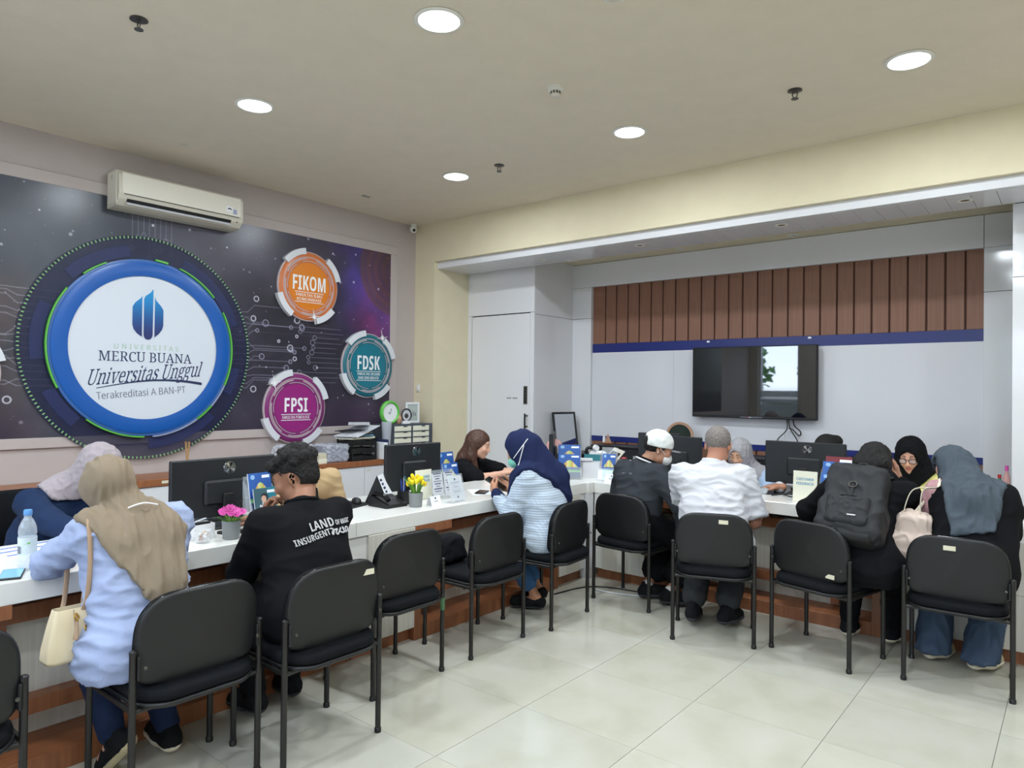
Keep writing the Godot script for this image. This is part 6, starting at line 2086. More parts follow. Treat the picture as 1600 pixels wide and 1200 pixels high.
# hand at wrist W; d = fingers, pn = out of the palm, right or left, curl of the finger joints
func hand_prims(W: Vector3, d: Vector3, pn: Vector3, right: bool, curl: float, s := 1.0, spread := 1.0) -> Array:
	d = d.normalized()
	pn = (pn - d * pn.dot(d)).normalized()
	var th := d.cross(pn) if right else pn.cross(d)
	var P := []
	P.append(["c", W - d * 0.03, W + d * 0.02 * s, 0.026 * s, 0.024 * s, 0.02])
	for i in 4:
		var lat: float = [0.032, 0.011, -0.011, -0.031][i]
		var kn: Vector3 = W + d * (0.088 - 0.004 * absf(i - 1.0)) * s + th * lat * s
		P.append(["c", W + d * 0.015 * s + th * lat * 0.55 * s, kn, 0.0155 * s, 0.0125 * s, 0.018])
		var L: float = [0.072, 0.080, 0.075, 0.060][i] * s
		var dir := (d + th * lat * 2.2 * spread).normalized()
		var p := kn
		var ang := 0.0
		for j in 3:
			ang += curl * [0.75, 1.0, 0.8][j]
			var q: Vector3 = p + (dir * cos(ang) + pn * sin(ang)) * L * [0.46, 0.30, 0.24][j]
			P.append(["c", p, q, (0.0098 - 0.0012 * j) * s, (0.0088 - 0.0012 * j) * s, 0.004])
			p = q
	var b := W + d * 0.022 * s + th * 0.022 * s
	var m := b + (d * 0.7 + th * 0.6 + pn * 0.45 * (0.4 + curl)).normalized() * 0.042 * s
	var e := m + (d * 0.85 + th * 0.25 + pn * 0.6 * curl).normalized() * 0.034 * s
	P.append(["c", b, m, 0.017 * s, 0.0115 * s, 0.014])
	P.append(["c", m, e, 0.0110 * s, 0.0092 * s, 0.005])
	P.append(["c", e, e + (e - m).normalized() * 0.024 * s, 0.0092 * s, 0.0080 * s, 0.004])
	return P

func merge(list: Array) -> ArrayMesh:
	var st := SurfaceTool.new()
	st.begin(Mesh.PRIMITIVE_TRIANGLES)
	for m in list:
		st.append_from(m, 0, Transform3D.IDENTITY)
	return st.commit()

func skin_mat(called: String) -> StandardMaterial3D:
	if M.has(called):
		return M[called]
	var m := mk(called, Color.WHITE, 0.52)
	m.vertex_color_use_as_albedo = true
	return m

# the whole bare figure as one mesh: trunk and limbs coarse, head and hands fine
func figure(t: Node3D, J: Dictionary, skin_c: Color, hl := [0.35], hr := [0.35], lips := Color8(176, 98, 92), brow := Color8(40, 28, 24)) -> void:
	var P := torso(J, -0.014) + neck_prims(J, -0.004)
	for k in ["L", "R"]:
		P += arm(J, k, -0.003) + leg(J, k, -0.004)
		var fd: Vector3 = J["t" + k.to_lower()]
		var A: Vector3 = J["A" + k]
		P.append(["c", A + Vector3(0, -0.03, 0) - fd * 0.015, A + fd * 0.10 + Vector3(0, -0.045, 0), 0.032, 0.026, 0.03])
	var meshes := [field_mesh(field_of(P, 0.018), J.base, [], [], skin_c)]
	var h: Vector3 = J.head
	var B: Basis = J.hb
	var s: float = J.s
	var spots := [[h + B * Vector3(0, -0.065, 0.098) * s, 0.020 * s, lips], [h + B * Vector3(0.012, -0.065, 0.096) * s, 0.013 * s, lips], [h + B * Vector3(-0.012, -0.065, 0.096) * s, 0.013 * s, lips]]
	for k in [-1.0, 1.0]:
		for i in 4:
			spots.append([h + B * Vector3((0.018 + 0.010 * i) * k, 0.026 + 0.003 * sin(i), 0.090 - 0.004 * i) * s, 0.0085 * s, brow])
			spots.append([h + B * Vector3((0.020 + 0.008 * i) * k, -0.001, 0.088 - 0.003 * i) * s, 0.0065 * s, Color8(26, 18, 16)])
	meshes.append(field_mesh(field_of(head_prims(J), 0.0052 * s), J.base, [], spots, skin_c, 1))
	for k in ["L", "R"]:
		var hd: Array = hl if k == "L" else hr
		var W: Vector3 = J["W" + k]
		var d: Vector3 = hd[1] if hd.size() > 1 else (W - J["E" + k]).normalized()
		var pn: Vector3 = hd[2] if hd.size() > 2 else Vector3.DOWN
		meshes.append(field_mesh(field_of(hand_prims(W, d, pn, k == "R", hd[0], s), 0.0046), J.base, [], [], skin_c, 1))
	part(t, "body", merge(meshes), skin_mat("skin"))

func wear(t: Node3D, called: String, prims: Array, m: Material, J: Dictionary, cell := 0.010, folds := [], cuts := [], smooth_n := 1) -> Field:
	var f := field_of(prims, cell, cuts)
	part(t, called, field_mesh(f, J.base, folds, [], Color.WHITE, smooth_n), m)
	return f

func trousers(t: Node3D, J: Dictionary, m: Material, g := 0.012, upto := 1.95, flare := 0.0, called := "trousers") -> void:
	var hip: Vector3 = J.hip
	var P := [["c", hip - J.r * 0.075 * J.s - J.f * 0.02, hip + J.r * 0.075 * J.s - J.f * 0.02, 0.115 * J.s + g, 0.115 * J.s + g, 0.05]]
	for k in ["L", "R"]:
		P += leg(J, k, g, upto, flare)
	wear(t, called, P, m, J, 0.013, [[3, Vector3(5, 13, 5), 0.006, true]])

# shoe on ankle A, toes towards fd, foot's own up fu
func shoe(t: Node3D, J: Dictionary, k: String, upper: Material, sole: Material, low := false, fu := Vector3.UP, sole_h := 0.024) -> void:
	var A: Vector3 = J["A" + k]
	var fd: Vector3 = J["t" + k.to_lower()].normalized()
	fu = (fu - fd * fu.dot(fd)).normalized()
	var gd := A - fu * 0.085   # sole level under the ankle
	var sd := fd.cross(fu)
	var P := [["c", gd + fu * 0.042 - fd * 0.035, gd + fu * 0.042 + fd * 0.06, 0.040, 0.042, 0.03],
		["c", gd + fu * 0.038 + fd * 0.06, gd + fu * 0.032 + fd * 0.145, 0.043, 0.036, 0.03],
		["c", gd + fu * 0.034 + fd * 0.06 + sd * 0.012, gd + fu * 0.030 + fd * 0.15 - sd * 0.008, 0.040, 0.034, 0.03]]
	if not low:
		P.append(["c", gd + fu * 0.05 - fd * 0.02, gd + fu * 0.085 - fd * 0.005, 0.042, 0.040, 0.03])
	var up_w := gd.dot(fu)
	var sh := field_of(P, 0.0075, [["plane", -fu, -(up_w + sole_h - 0.004)]] + ([["e", gd + fu * 0.085 + fd * 0.03, Basis(sd, fu, fd), Vector3(0.034, 0.045, 0.07), 0.01]] if low else []))
	var o := part(t, "shoe", field_mesh(sh, J.base, [[6, Vector3(40, 40, 40), 0.002, false]]), upper)
	var Q := []
	for p in P.slice(0, 3):
		Q.append(["c", p[1], p[2], p[3] + 0.005, p[4] + 0.005, p[5]])
	part(o, "sole", field_mesh(field_of(Q, 0.0075, [["plane", fu, up_w + sole_h], ["plane", -fu, -(up_w)]]), J.base), sole)

func hijab(t: Node3D, J: Dictionary, m: Material, extra: Array, cuts: Array, folds: Array, cell := 0.009, open := 1.0, gh := 0.016, nk := 1.0) -> Field:
	var s: float = J.s
	var h: Vector3 = J.head
	var B: Basis = J.hb
	var P := [["e", h + B * Vector3(0, 0.026, -0.014) * s, B, Vector3(0.078, 0.092, 0.100) * s + Vector3.ONE * gh, 0.03],
		["e", h + B * Vector3(0, -0.035, 0.004) * s, B, Vector3(0.072, 0.085, 0.066) * s + Vector3.ONE * gh * 0.8, 0.03],
		["c", h - B.y * 0.06 * s - B.z * 0.02 * s, J.chest + Vector3.UP * 0.035 * s, (0.080 * s + gh * 0.6) * nk, (0.092 * s + gh * 0.6) * nk, 0.05 * nk]]
	P += extra
	var C := [["ell", h + B * Vector3(0, -0.014, 0.122) * s, B, Vector3(0.056, 0.082, 0.082) * s * open, 0.012]] if open > 0.0 else []
	return wear(t, "headscarf", P, m, J, cell, folds, C + cuts)

# presses a flat mesh against a field: each point moves along dir until it lies `off` outside the surface
func press(mesh: ArrayMesh, xf: Transform3D, f: Field, dir: Vector3, off: float, base: Vector3) -> ArrayMesh:
	var arr := mesh.surface_get_arrays(0)
	var v: PackedVector3Array = arr[Mesh.ARRAY_VERTEX]
	for i in v.size():
		var lift := v[i].z
		var p := xf * Vector3(v[i].x, v[i].y, 0)
		var step := 0.0
		for j in 120:
			var q := f.at(p)
			if q < 0.002:
				break
			p += dir * maxf(minf(q * 0.6, 0.02), 0.001)
		v[i] = p - dir * (off + lift) - base
	arr[Mesh.ARRAY_VERTEX] = v
	var n: PackedVector3Array = arr[Mesh.ARRAY_NORMAL]
	for i in n.size():
		n[i] = -dir
	arr[Mesh.ARRAY_NORMAL] = n
	var am := ArrayMesh.new()
	am.add_surface_from_arrays(Mesh.PRIMITIVE_TRIANGLES, arr)
	return am

# slides a point along dir until it meets the field
func onto(f: Field, p: Vector3, dir: Vector3, off: float) -> Vector3:
	for j in 200:
		var q := f.at(p)
		if q < 0.002:
			break
		p += dir * maxf(minf(q * 0.6, 0.02), 0.001)
	return p - dir * off

func person(label: String, J: Dictionary, group := "") -> Node3D:
	return thing("person", label, "person", J.base, 0.0, group)

func V(x: float, y: float, z: float) -> Vector3:
	return Vector3(x, y, z)

# ------------------------------------------------------------------ the people
func people() -> void:
	mk("rubber_white", c8(216, 208, 186), 0.7)
	mk("rubber_tan", c8(190, 176, 140), 0.75)
	mk("rubber_dark", c8(52, 54, 58), 0.7)
	cloth("denim_navy", c8(34, 46, 74), 0.85, 120.0)
	cloth("denim_blue", c8(66, 104, 148), 0.85, 120.0)
	cloth("denim_grey", c8(64, 78, 98), 0.85, 120.0)
	cloth("black_cotton", c8(20, 20, 23), 0.9, 80.0)
	cloth("dark_trouser", c8(56, 58, 60), 0.85, 80.0)
	cloth("sneaker_black", c8(26, 27, 30), 0.8, 120.0)
	cloth("white_sock", c8(214, 210, 206), 0.9, 120.0)
	cloth("taupe_scarf", c8(136, 122, 104), 0.9, 40.0)
	cloth("mauve_scarf", c8(160, 150, 154), 0.9, 40.0)
	cloth("navy_scarf", c8(36, 44, 78), 0.85, 40.0)
	cloth("grey_scarf", c8(76, 85, 94), 0.85, 40.0)
	cloth("pale_scarf", c8(168, 166, 170), 0.9, 40.0)
	cloth("black_scarf", c8(18, 18, 21), 0.85, 40.0)
	cloth("light_blue_knit", c8(156, 168, 200), 0.9, 60.0)
	cloth("navy_jacket", c8(30, 46, 76), 0.7, 50.0)
	cloth("tan_shirt", c8(196, 168, 128), 0.9, 60.0)
	cloth("charcoal_jacket", c8(56, 59, 64), 0.75, 50.0)
	cloth("white_shirt", c8(206, 206, 212), 0.85, 60.0)
	cloth("blue_shirt", c8(176, 198, 226), 0.85, 60.0)
	cloth("yellow_knit", c8(238, 232, 150), 0.9, 60.0)
	cloth("mauve_knit", c8(178, 138, 142), 0.9, 60.0)
	mk("hair_black", c8(18, 15, 14), 0.8)
	mk("hair_brown", c8(78, 50, 38), 0.5)
	var hg := mk("hair_grey", Color.WHITE, 0.8)
	hg.albedo_texture = noise_tex(44, 0.09, [[0.0, c8(84, 76, 72)], [0.45, c8(120, 112, 108)], [1.0, c8(176, 170, 166)]], 128, 128, 4)
	tri_map(hg, Vector3(12, 5, 12))
	mk("mask_white", c8(234, 236, 234), 0.8)
	mk("mask_green", c8(128, 206, 186), 0.8)
	mk("cord_white", c8(236, 236, 240), 0.7)
	mk("label_black", c8(24, 24, 26), 0.8)
	mk("tape_white", c8(226, 226, 230), 0.7)
	blue_top_woman()
	printed_shirt_man()
	navy_scarf_woman()
	cap_man()
	white_shirt_man()
	backpack_person()
	grey_scarf_woman()
	clerks_left()
	clerks_right()

func blue_top_woman() -> void:
	var J := skel({hip = V(-2.80, 0.565, -1.18), chest = V(-2.925, 0.985, -1.215), head = V(-3.035, 1.125, -1.158), face = V(-1, 0, 0), look = V(-1, -0.45, 0.15), tilt = V(0, 0, 0.25), s = 0.98,
		bulk = 1.06, shoulder = 0.165, wl = V(-3.37, 0.845, -1.10), wr = V(-3.37, 0.845, -1.36), pl = V(0.1, -0.7, 0.9), pr = V(0.1, -0.8, -0.9),
		al = V(-2.965, 0.15, -1.16), ar = V(-2.985, 0.10, -1.385), tl = V(-0.75, -0.65, 0.1), tr = V(-1, 0.0, -0.1), kl = V(-1, 0.9, 0), kr = V(-1, 0.9, 0)})
	var t := person("woman in taupe headscarf and light blue top with a cream handbag, seen from behind", J)
	figure(t, J, Color8(206, 160, 132), [0.3], [0.3])
	trousers(t, J, M.denim_navy, 0.014)
	for k in ["L", "R"]:
		shoe(t, J, k, M.sneaker_black, M.rubber_tan if k == "L" else M.rubber_white, false, V(0.6, 0.75, 0) if k == "L" else Vector3.UP, 0.03)
	# top falling over the seat
	var P := torso(J, 0.012, 0.05, 0.07) + neck_prims(J, 0.006)
	for k in ["L", "R"]:
		P += arm(J, k, 0.014, 1.93)
	for k in [-1.0, 1.0]:
		P.append(["c", J.hip + J.r * k * 0.09 + V(0.03, -0.02, 0), J.hip + J.r * k * 0.085 + V(-0.14, -0.01, 0), 0.125, 0.115, 0.06])
	wear(t, "long_sleeved_top", P, M.light_blue_knit, J, 0.0104, [[11, Vector3(4, 13, 5), 0.013, true], [12, Vector3(8, 24, 10), 0.005, true]], [["plane", Vector3.DOWN, -0.475]])
	# taupe headscarf with a long point on the back
	var E := torso(J, 0.034, 0.0, 0.05) + neck_prims(J, 0.016) + arm(J, "L", 0.026, 0.5) + arm(J, "R", 0.026, 0.55)
	var u: Vector3 = J.r
	var up := Vector3.UP
	var c0: Vector3 = J.chest
	# sides of the point, as lines in (right, up)
	var cuts := []
	for ln in [[Vector2(-0.20, 0.03), Vector2(0.0, -0.315)], [Vector2(0.03, -0.325), Vector2(0.115, -0.215)], [Vector2(0.11, -0.22), Vector2(0.155, 0.0)], [Vector2(0.155, -0.01), Vector2(0.10, 0.085)], [Vector2(0.0, -0.32), Vector2(0.05, -0.32)]]:
		var d2: Vector2 = (ln[1] - ln[0]).normalized()
		var n: Vector3 = (u * d2.y - up * d2.x)
		cuts.append(["plane", n, n.dot(c0 + u * ln[0].x + up * ln[0].y)])
	var f := hijab(t, J, M.taupe_scarf, E, cuts, [[21, Vector3(4, 4, 17), 0.013, true], [22, Vector3(12, 5, 34), 0.004, true]], 0.008, 1.0, 0.016, 0.72)
	part(t, "headscarf_tie", tube(curve([c0 + V(0.075, 0.085, 0.06) - J.base, c0 + V(0.092, 0.10, 0.01) - J.base, c0 + V(0.078, 0.085, -0.05) - J.base]), 0.0032, 8), M.cord_white)
	# handbag with its strap over the left shoulder
	var hb := thing("handbag", "cream leather bucket handbag hanging from the woman in light blue", "bag", V(-2.86, 0.545, -0.965))
	mk("cream_leather", c8(222, 206, 172), 0.5)
	mk("tan_leather", c8(168, 140, 114), 0.5)
	var rows := []
	for e in [[0.0, 0.60, 0.5, 0.0], [0.0, 1.0, 1.0, 0.0], [0.012, 1.04, 1.05, 0.0], [0.05, 1.0, 1.0, 0.0], [0.13, 0.82, 0.75, 0.0], [0.185, 0.66, 0.52, 0.0], [0.185, 0.60, 0.46, 0.0], [0.10, 0.70, 0.55, 0.0], [0.03, 0.7, 0.6, 0.0], [0.03, 0.0, 0.0, 0.0]]:
		var ring := []
		for p in rrect(0.165, 0.095, 0.020, 5):
			ring.append(Vector3(p.x * e[1], e[0], p.y * e[2]))
		rows.append(ring)
	part(hb, "bag_body", skin(rows, true, true), M.cream_leather, Vector3.ZERO, Vector3(0, PI / 2, 0))
	part(hb, "seam", tube(curve([V(0.062, 0.01, 0.0), V(0.058, 0.06, 0.0), V(0.047, 0.13, 0.0), V(0.035, 0.183, 0)]), 0.0018, 6), M.tan_leather)
	for k in [-1.0, 1.0]:
		part(hb, "handle", tube(curve([V(0.03 * k, 0.165, -0.05), V(0.03 * k, 0.24, -0.06), V(0.015 * k, 0.285, -0.085), V(0.025 * k, 0.24, -0.11), V(0.03 * k, 0.18, 0.045 - 0.12)]), 0.008, 8, -1.0, 0.6), M.tan_leather)
	part(hb, "tassel", tube([V(0.052, 0.165, -0.005), V(0.066, 0.12, 0.0), V(0.070, 0.085, 0.004)], 0.004, 6, 0.010), M.tan_leather)
	part(hb, "buckle", tube(curve([V(0.055, 0.175, 0.0), V(0.066, 0.165, 0.008), V(0.064, 0.150, 0.0), V(0.060, 0.160, -0.008), V(0.055, 0.175, 0.0)], 0.006), 0.003, 6), M.brass)
	part(hb, "charm", box(V(0.008, 0.03, 0.012), 0.003), M.brass, V(0.072, 0.085, -0.03))
	part(hb, "charm_ring", tube(curve([V(0.058, 0.125, -0.03), V(0.07, 0.118, -0.025), V(0.07, 0.105, -0.03), V(0.06, 0.112, -0.036), V(0.058, 0.125, -0.03)], 0.006), 0.0025, 6), M.brass)
	var sh: Vector3 = J.SL
	var hp := hb.position
	part(hb, "strap", tube(curve([V(0.02, 0.16, -0.03), sh + V(0.10, -0.22, 0.045) - hp, sh + V(0.095, -0.08, 0.035) - hp, sh + V(0.05, 0.055, 0.03) - hp, sh + V(-0.05, 0.05, 0.03) - hp, sh + V(-0.12, -0.06, 0.03) - hp, sh + V(-0.10, -0.28, 0.055) - hp, V(-0.02, 0.16, 0.04)]), 0.009, 8, -1.0, 0.35), M.tan_leather)

func printed_shirt_man() -> void:
	var J := skel({hip = V(-2.665, 0.565, -1.865), chest = V(-2.80, 0.935, -1.90), head = V(-2.925, 1.112, -1.945), face = V(-1, 0, 0.0), look = V(-0.80, -0.40, 0.55), s = 1.06, shoulder = 0.185, bulk = 1.06,
		wl = V(-3.055, 0.885, -1.875), wr = V(-3.33, 0.845, -2.02), pl = V(0.0, -0.9, 0.5), pr = V(0.1, -0.8, -0.9), al = V(-3.02, 0.10, -1.80), ar = V(-3.06, 0.10, -2.02), tl = V(-1, 0, 0.1), tr = V(-1, 0, -0.1)})
	var t := person("man with curly black hair in a black printed long-sleeved shirt, chin on hand", J)
	figure(t, J, Color8(150, 104, 80), [0.95, V(-0.05, 0.95, -0.15), V(0.75, 0.1, -0.5)], [0.4])
	trousers(t, J, M.black_cotton, 0.018)
	for k in ["L", "R"]:
		shoe(t, J, k, M.sneaker_black, M.rubber_dark)
	var P := torso(J, 0.018, 0.04) + neck_prims(J, 0.003)
	for k in ["L", "R"]:
		P += arm(J, k, 0.018, 1.9)
	P.append(["c", J.hip + V(0.04, 0.0, 0.12), J.hip + V(0.04, 0.0, -0.12), 0.135, 0.135, 0.06])
	var f := wear(t, "printed_shirt", P, M.black_cotton, J, 0.0104, [[31, Vector3(4, 9, 4), 0.006, true]], [["cut", J.head - J.hup * 0.085, J.hup, 0.11], ["plane", Vector3.DOWN, -0.46]])
	part(t, "collar", tube(ring_path(J.chest + V(-0.028, 0.075, -0.012) - J.base, V(-0.35, 1, -0.1), 0.072, 0.072), 0.008, 8), M.black_cotton)
	# lettering pressed on to the back, gently arched
	var o: Vector3 = J.chest + V(0.22, -0.03, 0.0)
	var rows := [["LAND", 0.125, 0.036, V(0.0, 0.022, -0.005), 0.10], ["OF MAGIC", 0.105, 0.021, V(0.0, 0.018, -0.130), -0.06], ["INSURGENT", 0.185, 0.026, V(0.0, -0.026, 0.055), 0.15]]
	for w in rows:
		var q: Vector3 = w[3]
		var xf := Transform3D(Basis(V(0, 0, -1), V(0, 1, 0), V(1, 0, 0)) * Basis(V(0, 0, 1), w[4]), o + q)
		part(t, "shirt_lettering", press(text(w[0], w[1], w[2], true, false, 0.001), xf, f, V(-1, 0, 0), 0.007, J.base), M.tape_white)
	# looping graffiti word after them
	var loops := []
	for i in 60:
		var a := i * 0.62
		loops.append(V(-0.065 + 0.0022 * i + 0.010 * sin(a), 0.011 * cos(a * 0.83) + 0.003 * sin(i * 0.9), 0))
	part(t, "shirt_lettering", press(tube(loops, 0.0035, 5), Transform3D(Basis(V(0, 0, -1), V(0, 1, 0), V(1, 0, 0)) * Basis(V(0, 0, 1), -0.08), o + V(0, -0.018, -0.105)), f, V(-1, 0, 0), 0.007, J.base), M.tape_white)
	# curly hair
	var h: Vector3 = J.head
	var B: Basis = J.hb
	var H := [["e", h + B * V(0, 0.050, -0.022), B, V(0.086, 0.082, 0.102), 0.02], ["e", h + B * V(0, -0.012, -0.040), B, V(0.079, 0.062, 0.072), 0.03]]
	var r2 := RandomNumberGenerator.new()
	r2.seed = 9
	for i in 46:
		var d := V(r2.randfn(), absf(r2.randfn()) * 0.9 + 0.1, r2.randfn() - 0.25).normalized()
		H.append(["e", h + B * (V(0, 0.058, -0.015) + d * V(0.088, 0.082, 0.100)), B, Vector3.ONE * (0.016 + 0.010 * r2.randf()), 0.014])
	H.append(["e", h + B * V(0, 0.088, 0.078), B, V(0.058, 0.028, 0.030), 0.02])
	wear(t, "hair", H, M.hair_black, J, 0.0055, [[33, Vector3(70, 70, 70), 0.008, true]], [["ell", h + B * V(0, -0.010, 0.115), B, V(0.075, 0.075, 0.075), 0.01], ["ell", h + B * V(0.092, -0.022, 0.002), B, V(0.046, 0.054, 0.056), 0.004], ["ell", h + B * V(-0.092, -0.022, 0.002), B, V(0.046, 0.054, 0.056), 0.004]], 0)

func ring_path(c: Vector3, n: Vector3, ra: float, rb: float, m := 28) -> Array:
	n = n.normalized()
	var a := n.cross(V(0, 0, 1) if absf(n.z) < 0.9 else V(1, 0, 0)).normalized()
	var b := n.cross(a)
	var r := []
	for i in m + 1:
		var q := TAU * i / m
		r.append(c + a * cos(q) * ra + b * sin(q) * rb)
	return r

func navy_scarf_woman() -> void:
	var J := skel({hip = V(-2.835, 0.56, -3.86), chest = V(-2.905, 0.955, -3.86), head = V(-2.99, 1.135, -3.765), face = V(-1, 0, 0.05), look = V(-0.80, -0.50, 0.52), s = 0.97, shoulder = 0.165,
		wl = V(-3.16, 0.83, -3.70), wr = V(-3.15, 0.83, -3.90), pl = V(0.35, -1.0, 0.35), pr = V(0.3, -1.0, -0.4), al = V(-2.97, 0.10, -3.93), ar = V(-3.02, 0.13, -4.02), tl = V(-0.9, 0, 0.35), tr = V(-0.8, -0.3, -0.2)})
	var t := person("woman in navy headscarf, green mask and striped shirt looking at a phone", J)
	figure(t, J, Color8(190, 136, 106), [0.55, V(-0.75, 0.35, -0.45), V(-0.3, 0.3, -0.9)], [0.5, V(-0.8, 0.3, 0.5), V(-0.3, 0.5, 0.8)])
	trousers(t, J, M.denim_blue, 0.004, 1.75, 0.018)
	for k in ["L", "R"]:
		shoe(t, J, k, M.sneaker_black, M.rubber_dark, true, Vector3.UP, 0.012)
	var img := Image.create(32, 64, false, Image.FORMAT_RGB8)
	img.fill(c8(196, 210, 226))
	for y in [0, 1, 2, 3, 4, 5, 6, 7, 8, 9, 10, 11, 12, 13, 14, 15, 16, 17, 18, 19, 20, 21]:
		for x in 32:
			img.set_pixel(x, y, c8(156, 168, 182))
	var sm := cloth("striped_cotton", Color.WHITE, 0.85, 60.0)
	sm.albedo_texture = ImageTexture.create_from_image(img)
	sm.uv1_scale = Vector3.ONE * 62.0
	sm.normal_scale = 0.08
	var P := torso(J, 0.016, 0.02, 0.06) + neck_prims(J, 0.004)
	for k in ["L", "R"]:
		P += arm(J, k, 0.016, 1.7)
	P.append(["c", J.hip + V(0.04, -0.02, 0.07), J.hip + V(0.04, -0.02, -0.07), 0.125, 0.125, 0.05])
	wear(t, "striped_shirt", P, sm, J, 0.0104, [[41, Vector3(4, 11, 4), 0.008, true]], [["plane", V(-0.35, -1, 0).normalized(), V(-0.35, -1, 0).normalized().dot(V(-2.85, 0.475, -3.86))]])
	for k in ["L", "R"]:
		var E: Vector3 = J["E" + k]
		var W: Vector3 = J["W" + k]
		wear(t, "navy_cuff", [["c", E.lerp(W, 0.68), E.lerp(W, 0.93), 0.046, 0.038, 0.01]], M.navy_scarf, J, 0.008, [[43, Vector3(30, 30, 30), 0.004, false]])
	var E2 := torso(J, 0.036, 0.0, 0.06) + neck_prims(J, 0.034) + arm(J, "L", 0.034, 0.45) + arm(J, "R", 0.034, 0.45)
	# cloth running from the crown down to a point behind the shoulder
	E2.append(["c", J.head + V(0.07, 0.03, -0.06), J.chest + V(0.10, 0.0, -0.10), 0.055, 0.05, 0.06])
	E2.append(["c", J.chest + V(0.10, 0.02, -0.10), J.chest + V(0.15, -0.15, -0.15), 0.055, 0.03, 0.05])
	E2.append(["c", J.chest + V(-0.12, -0.02, 0.08), J.chest + V(-0.17, -0.20, 0.05), 0.06, 0.04, 0.05])
	var n1: Vector3 = (V(0.10, -0.045, -0.165)).cross(V(0.15, -0.175, -0.33)).normalized()
	if n1.y > 0.0:
		n1 = -n1
	var hf := hijab(t, J, M.navy_scarf, E2, [["plane", n1, n1.dot(J.SL + V(0.0, -0.055, 0.0))]], [[44, Vector3(9, 5, 9), 0.009, true]], 0.008, 0.98, 0.02)
	# pointed visor of the scarf
	var h: Vector3 = J.head
	var B: Basis = J.hb
	var mk_ := [["e", h + B * V(0, -0.055, 0.062), B, V(0.060, 0.052, 0.060), 0.02]]
	wear(t, "face_mask", mk_, M.mask_green, J, 0.006, [], [["plane", -B.z, -(h + B.z * 0.028).dot(B.z)], ["plane", B.y, (h - B.y * 0.022).dot(B.y)]])
	for e in [[V(0.30, -0.030, 0.062), V(0.30, 0.045, -0.085)], [V(0.30, -0.085, 0.050), V(0.30, 0.020, -0.045)]]:
		var path := []
		for i in 9:
			path.append(onto(hf, h + B * e[0].lerp(e[1], i / 8.0), -B.x, 0.006) - J.base)
		part(t, "mask_cord", tube(path, 0.003, 6), M.cord_white)
	var ph := thing("smartphone", "black smartphone held by the woman in the navy headscarf", "phone", V(-3.235, 0.875, -3.79), 0.0)
	ph.rotation = Vector3(0.2, 0.3, -0.5)
	part(ph, "case", box(V(0.155, 0.010, 0.076), 0.004), M.black)
	part(ph, "screen", box(V(0.145, 0.002, 0.068)), M.black_gloss, V(0, 0.0055, 0))

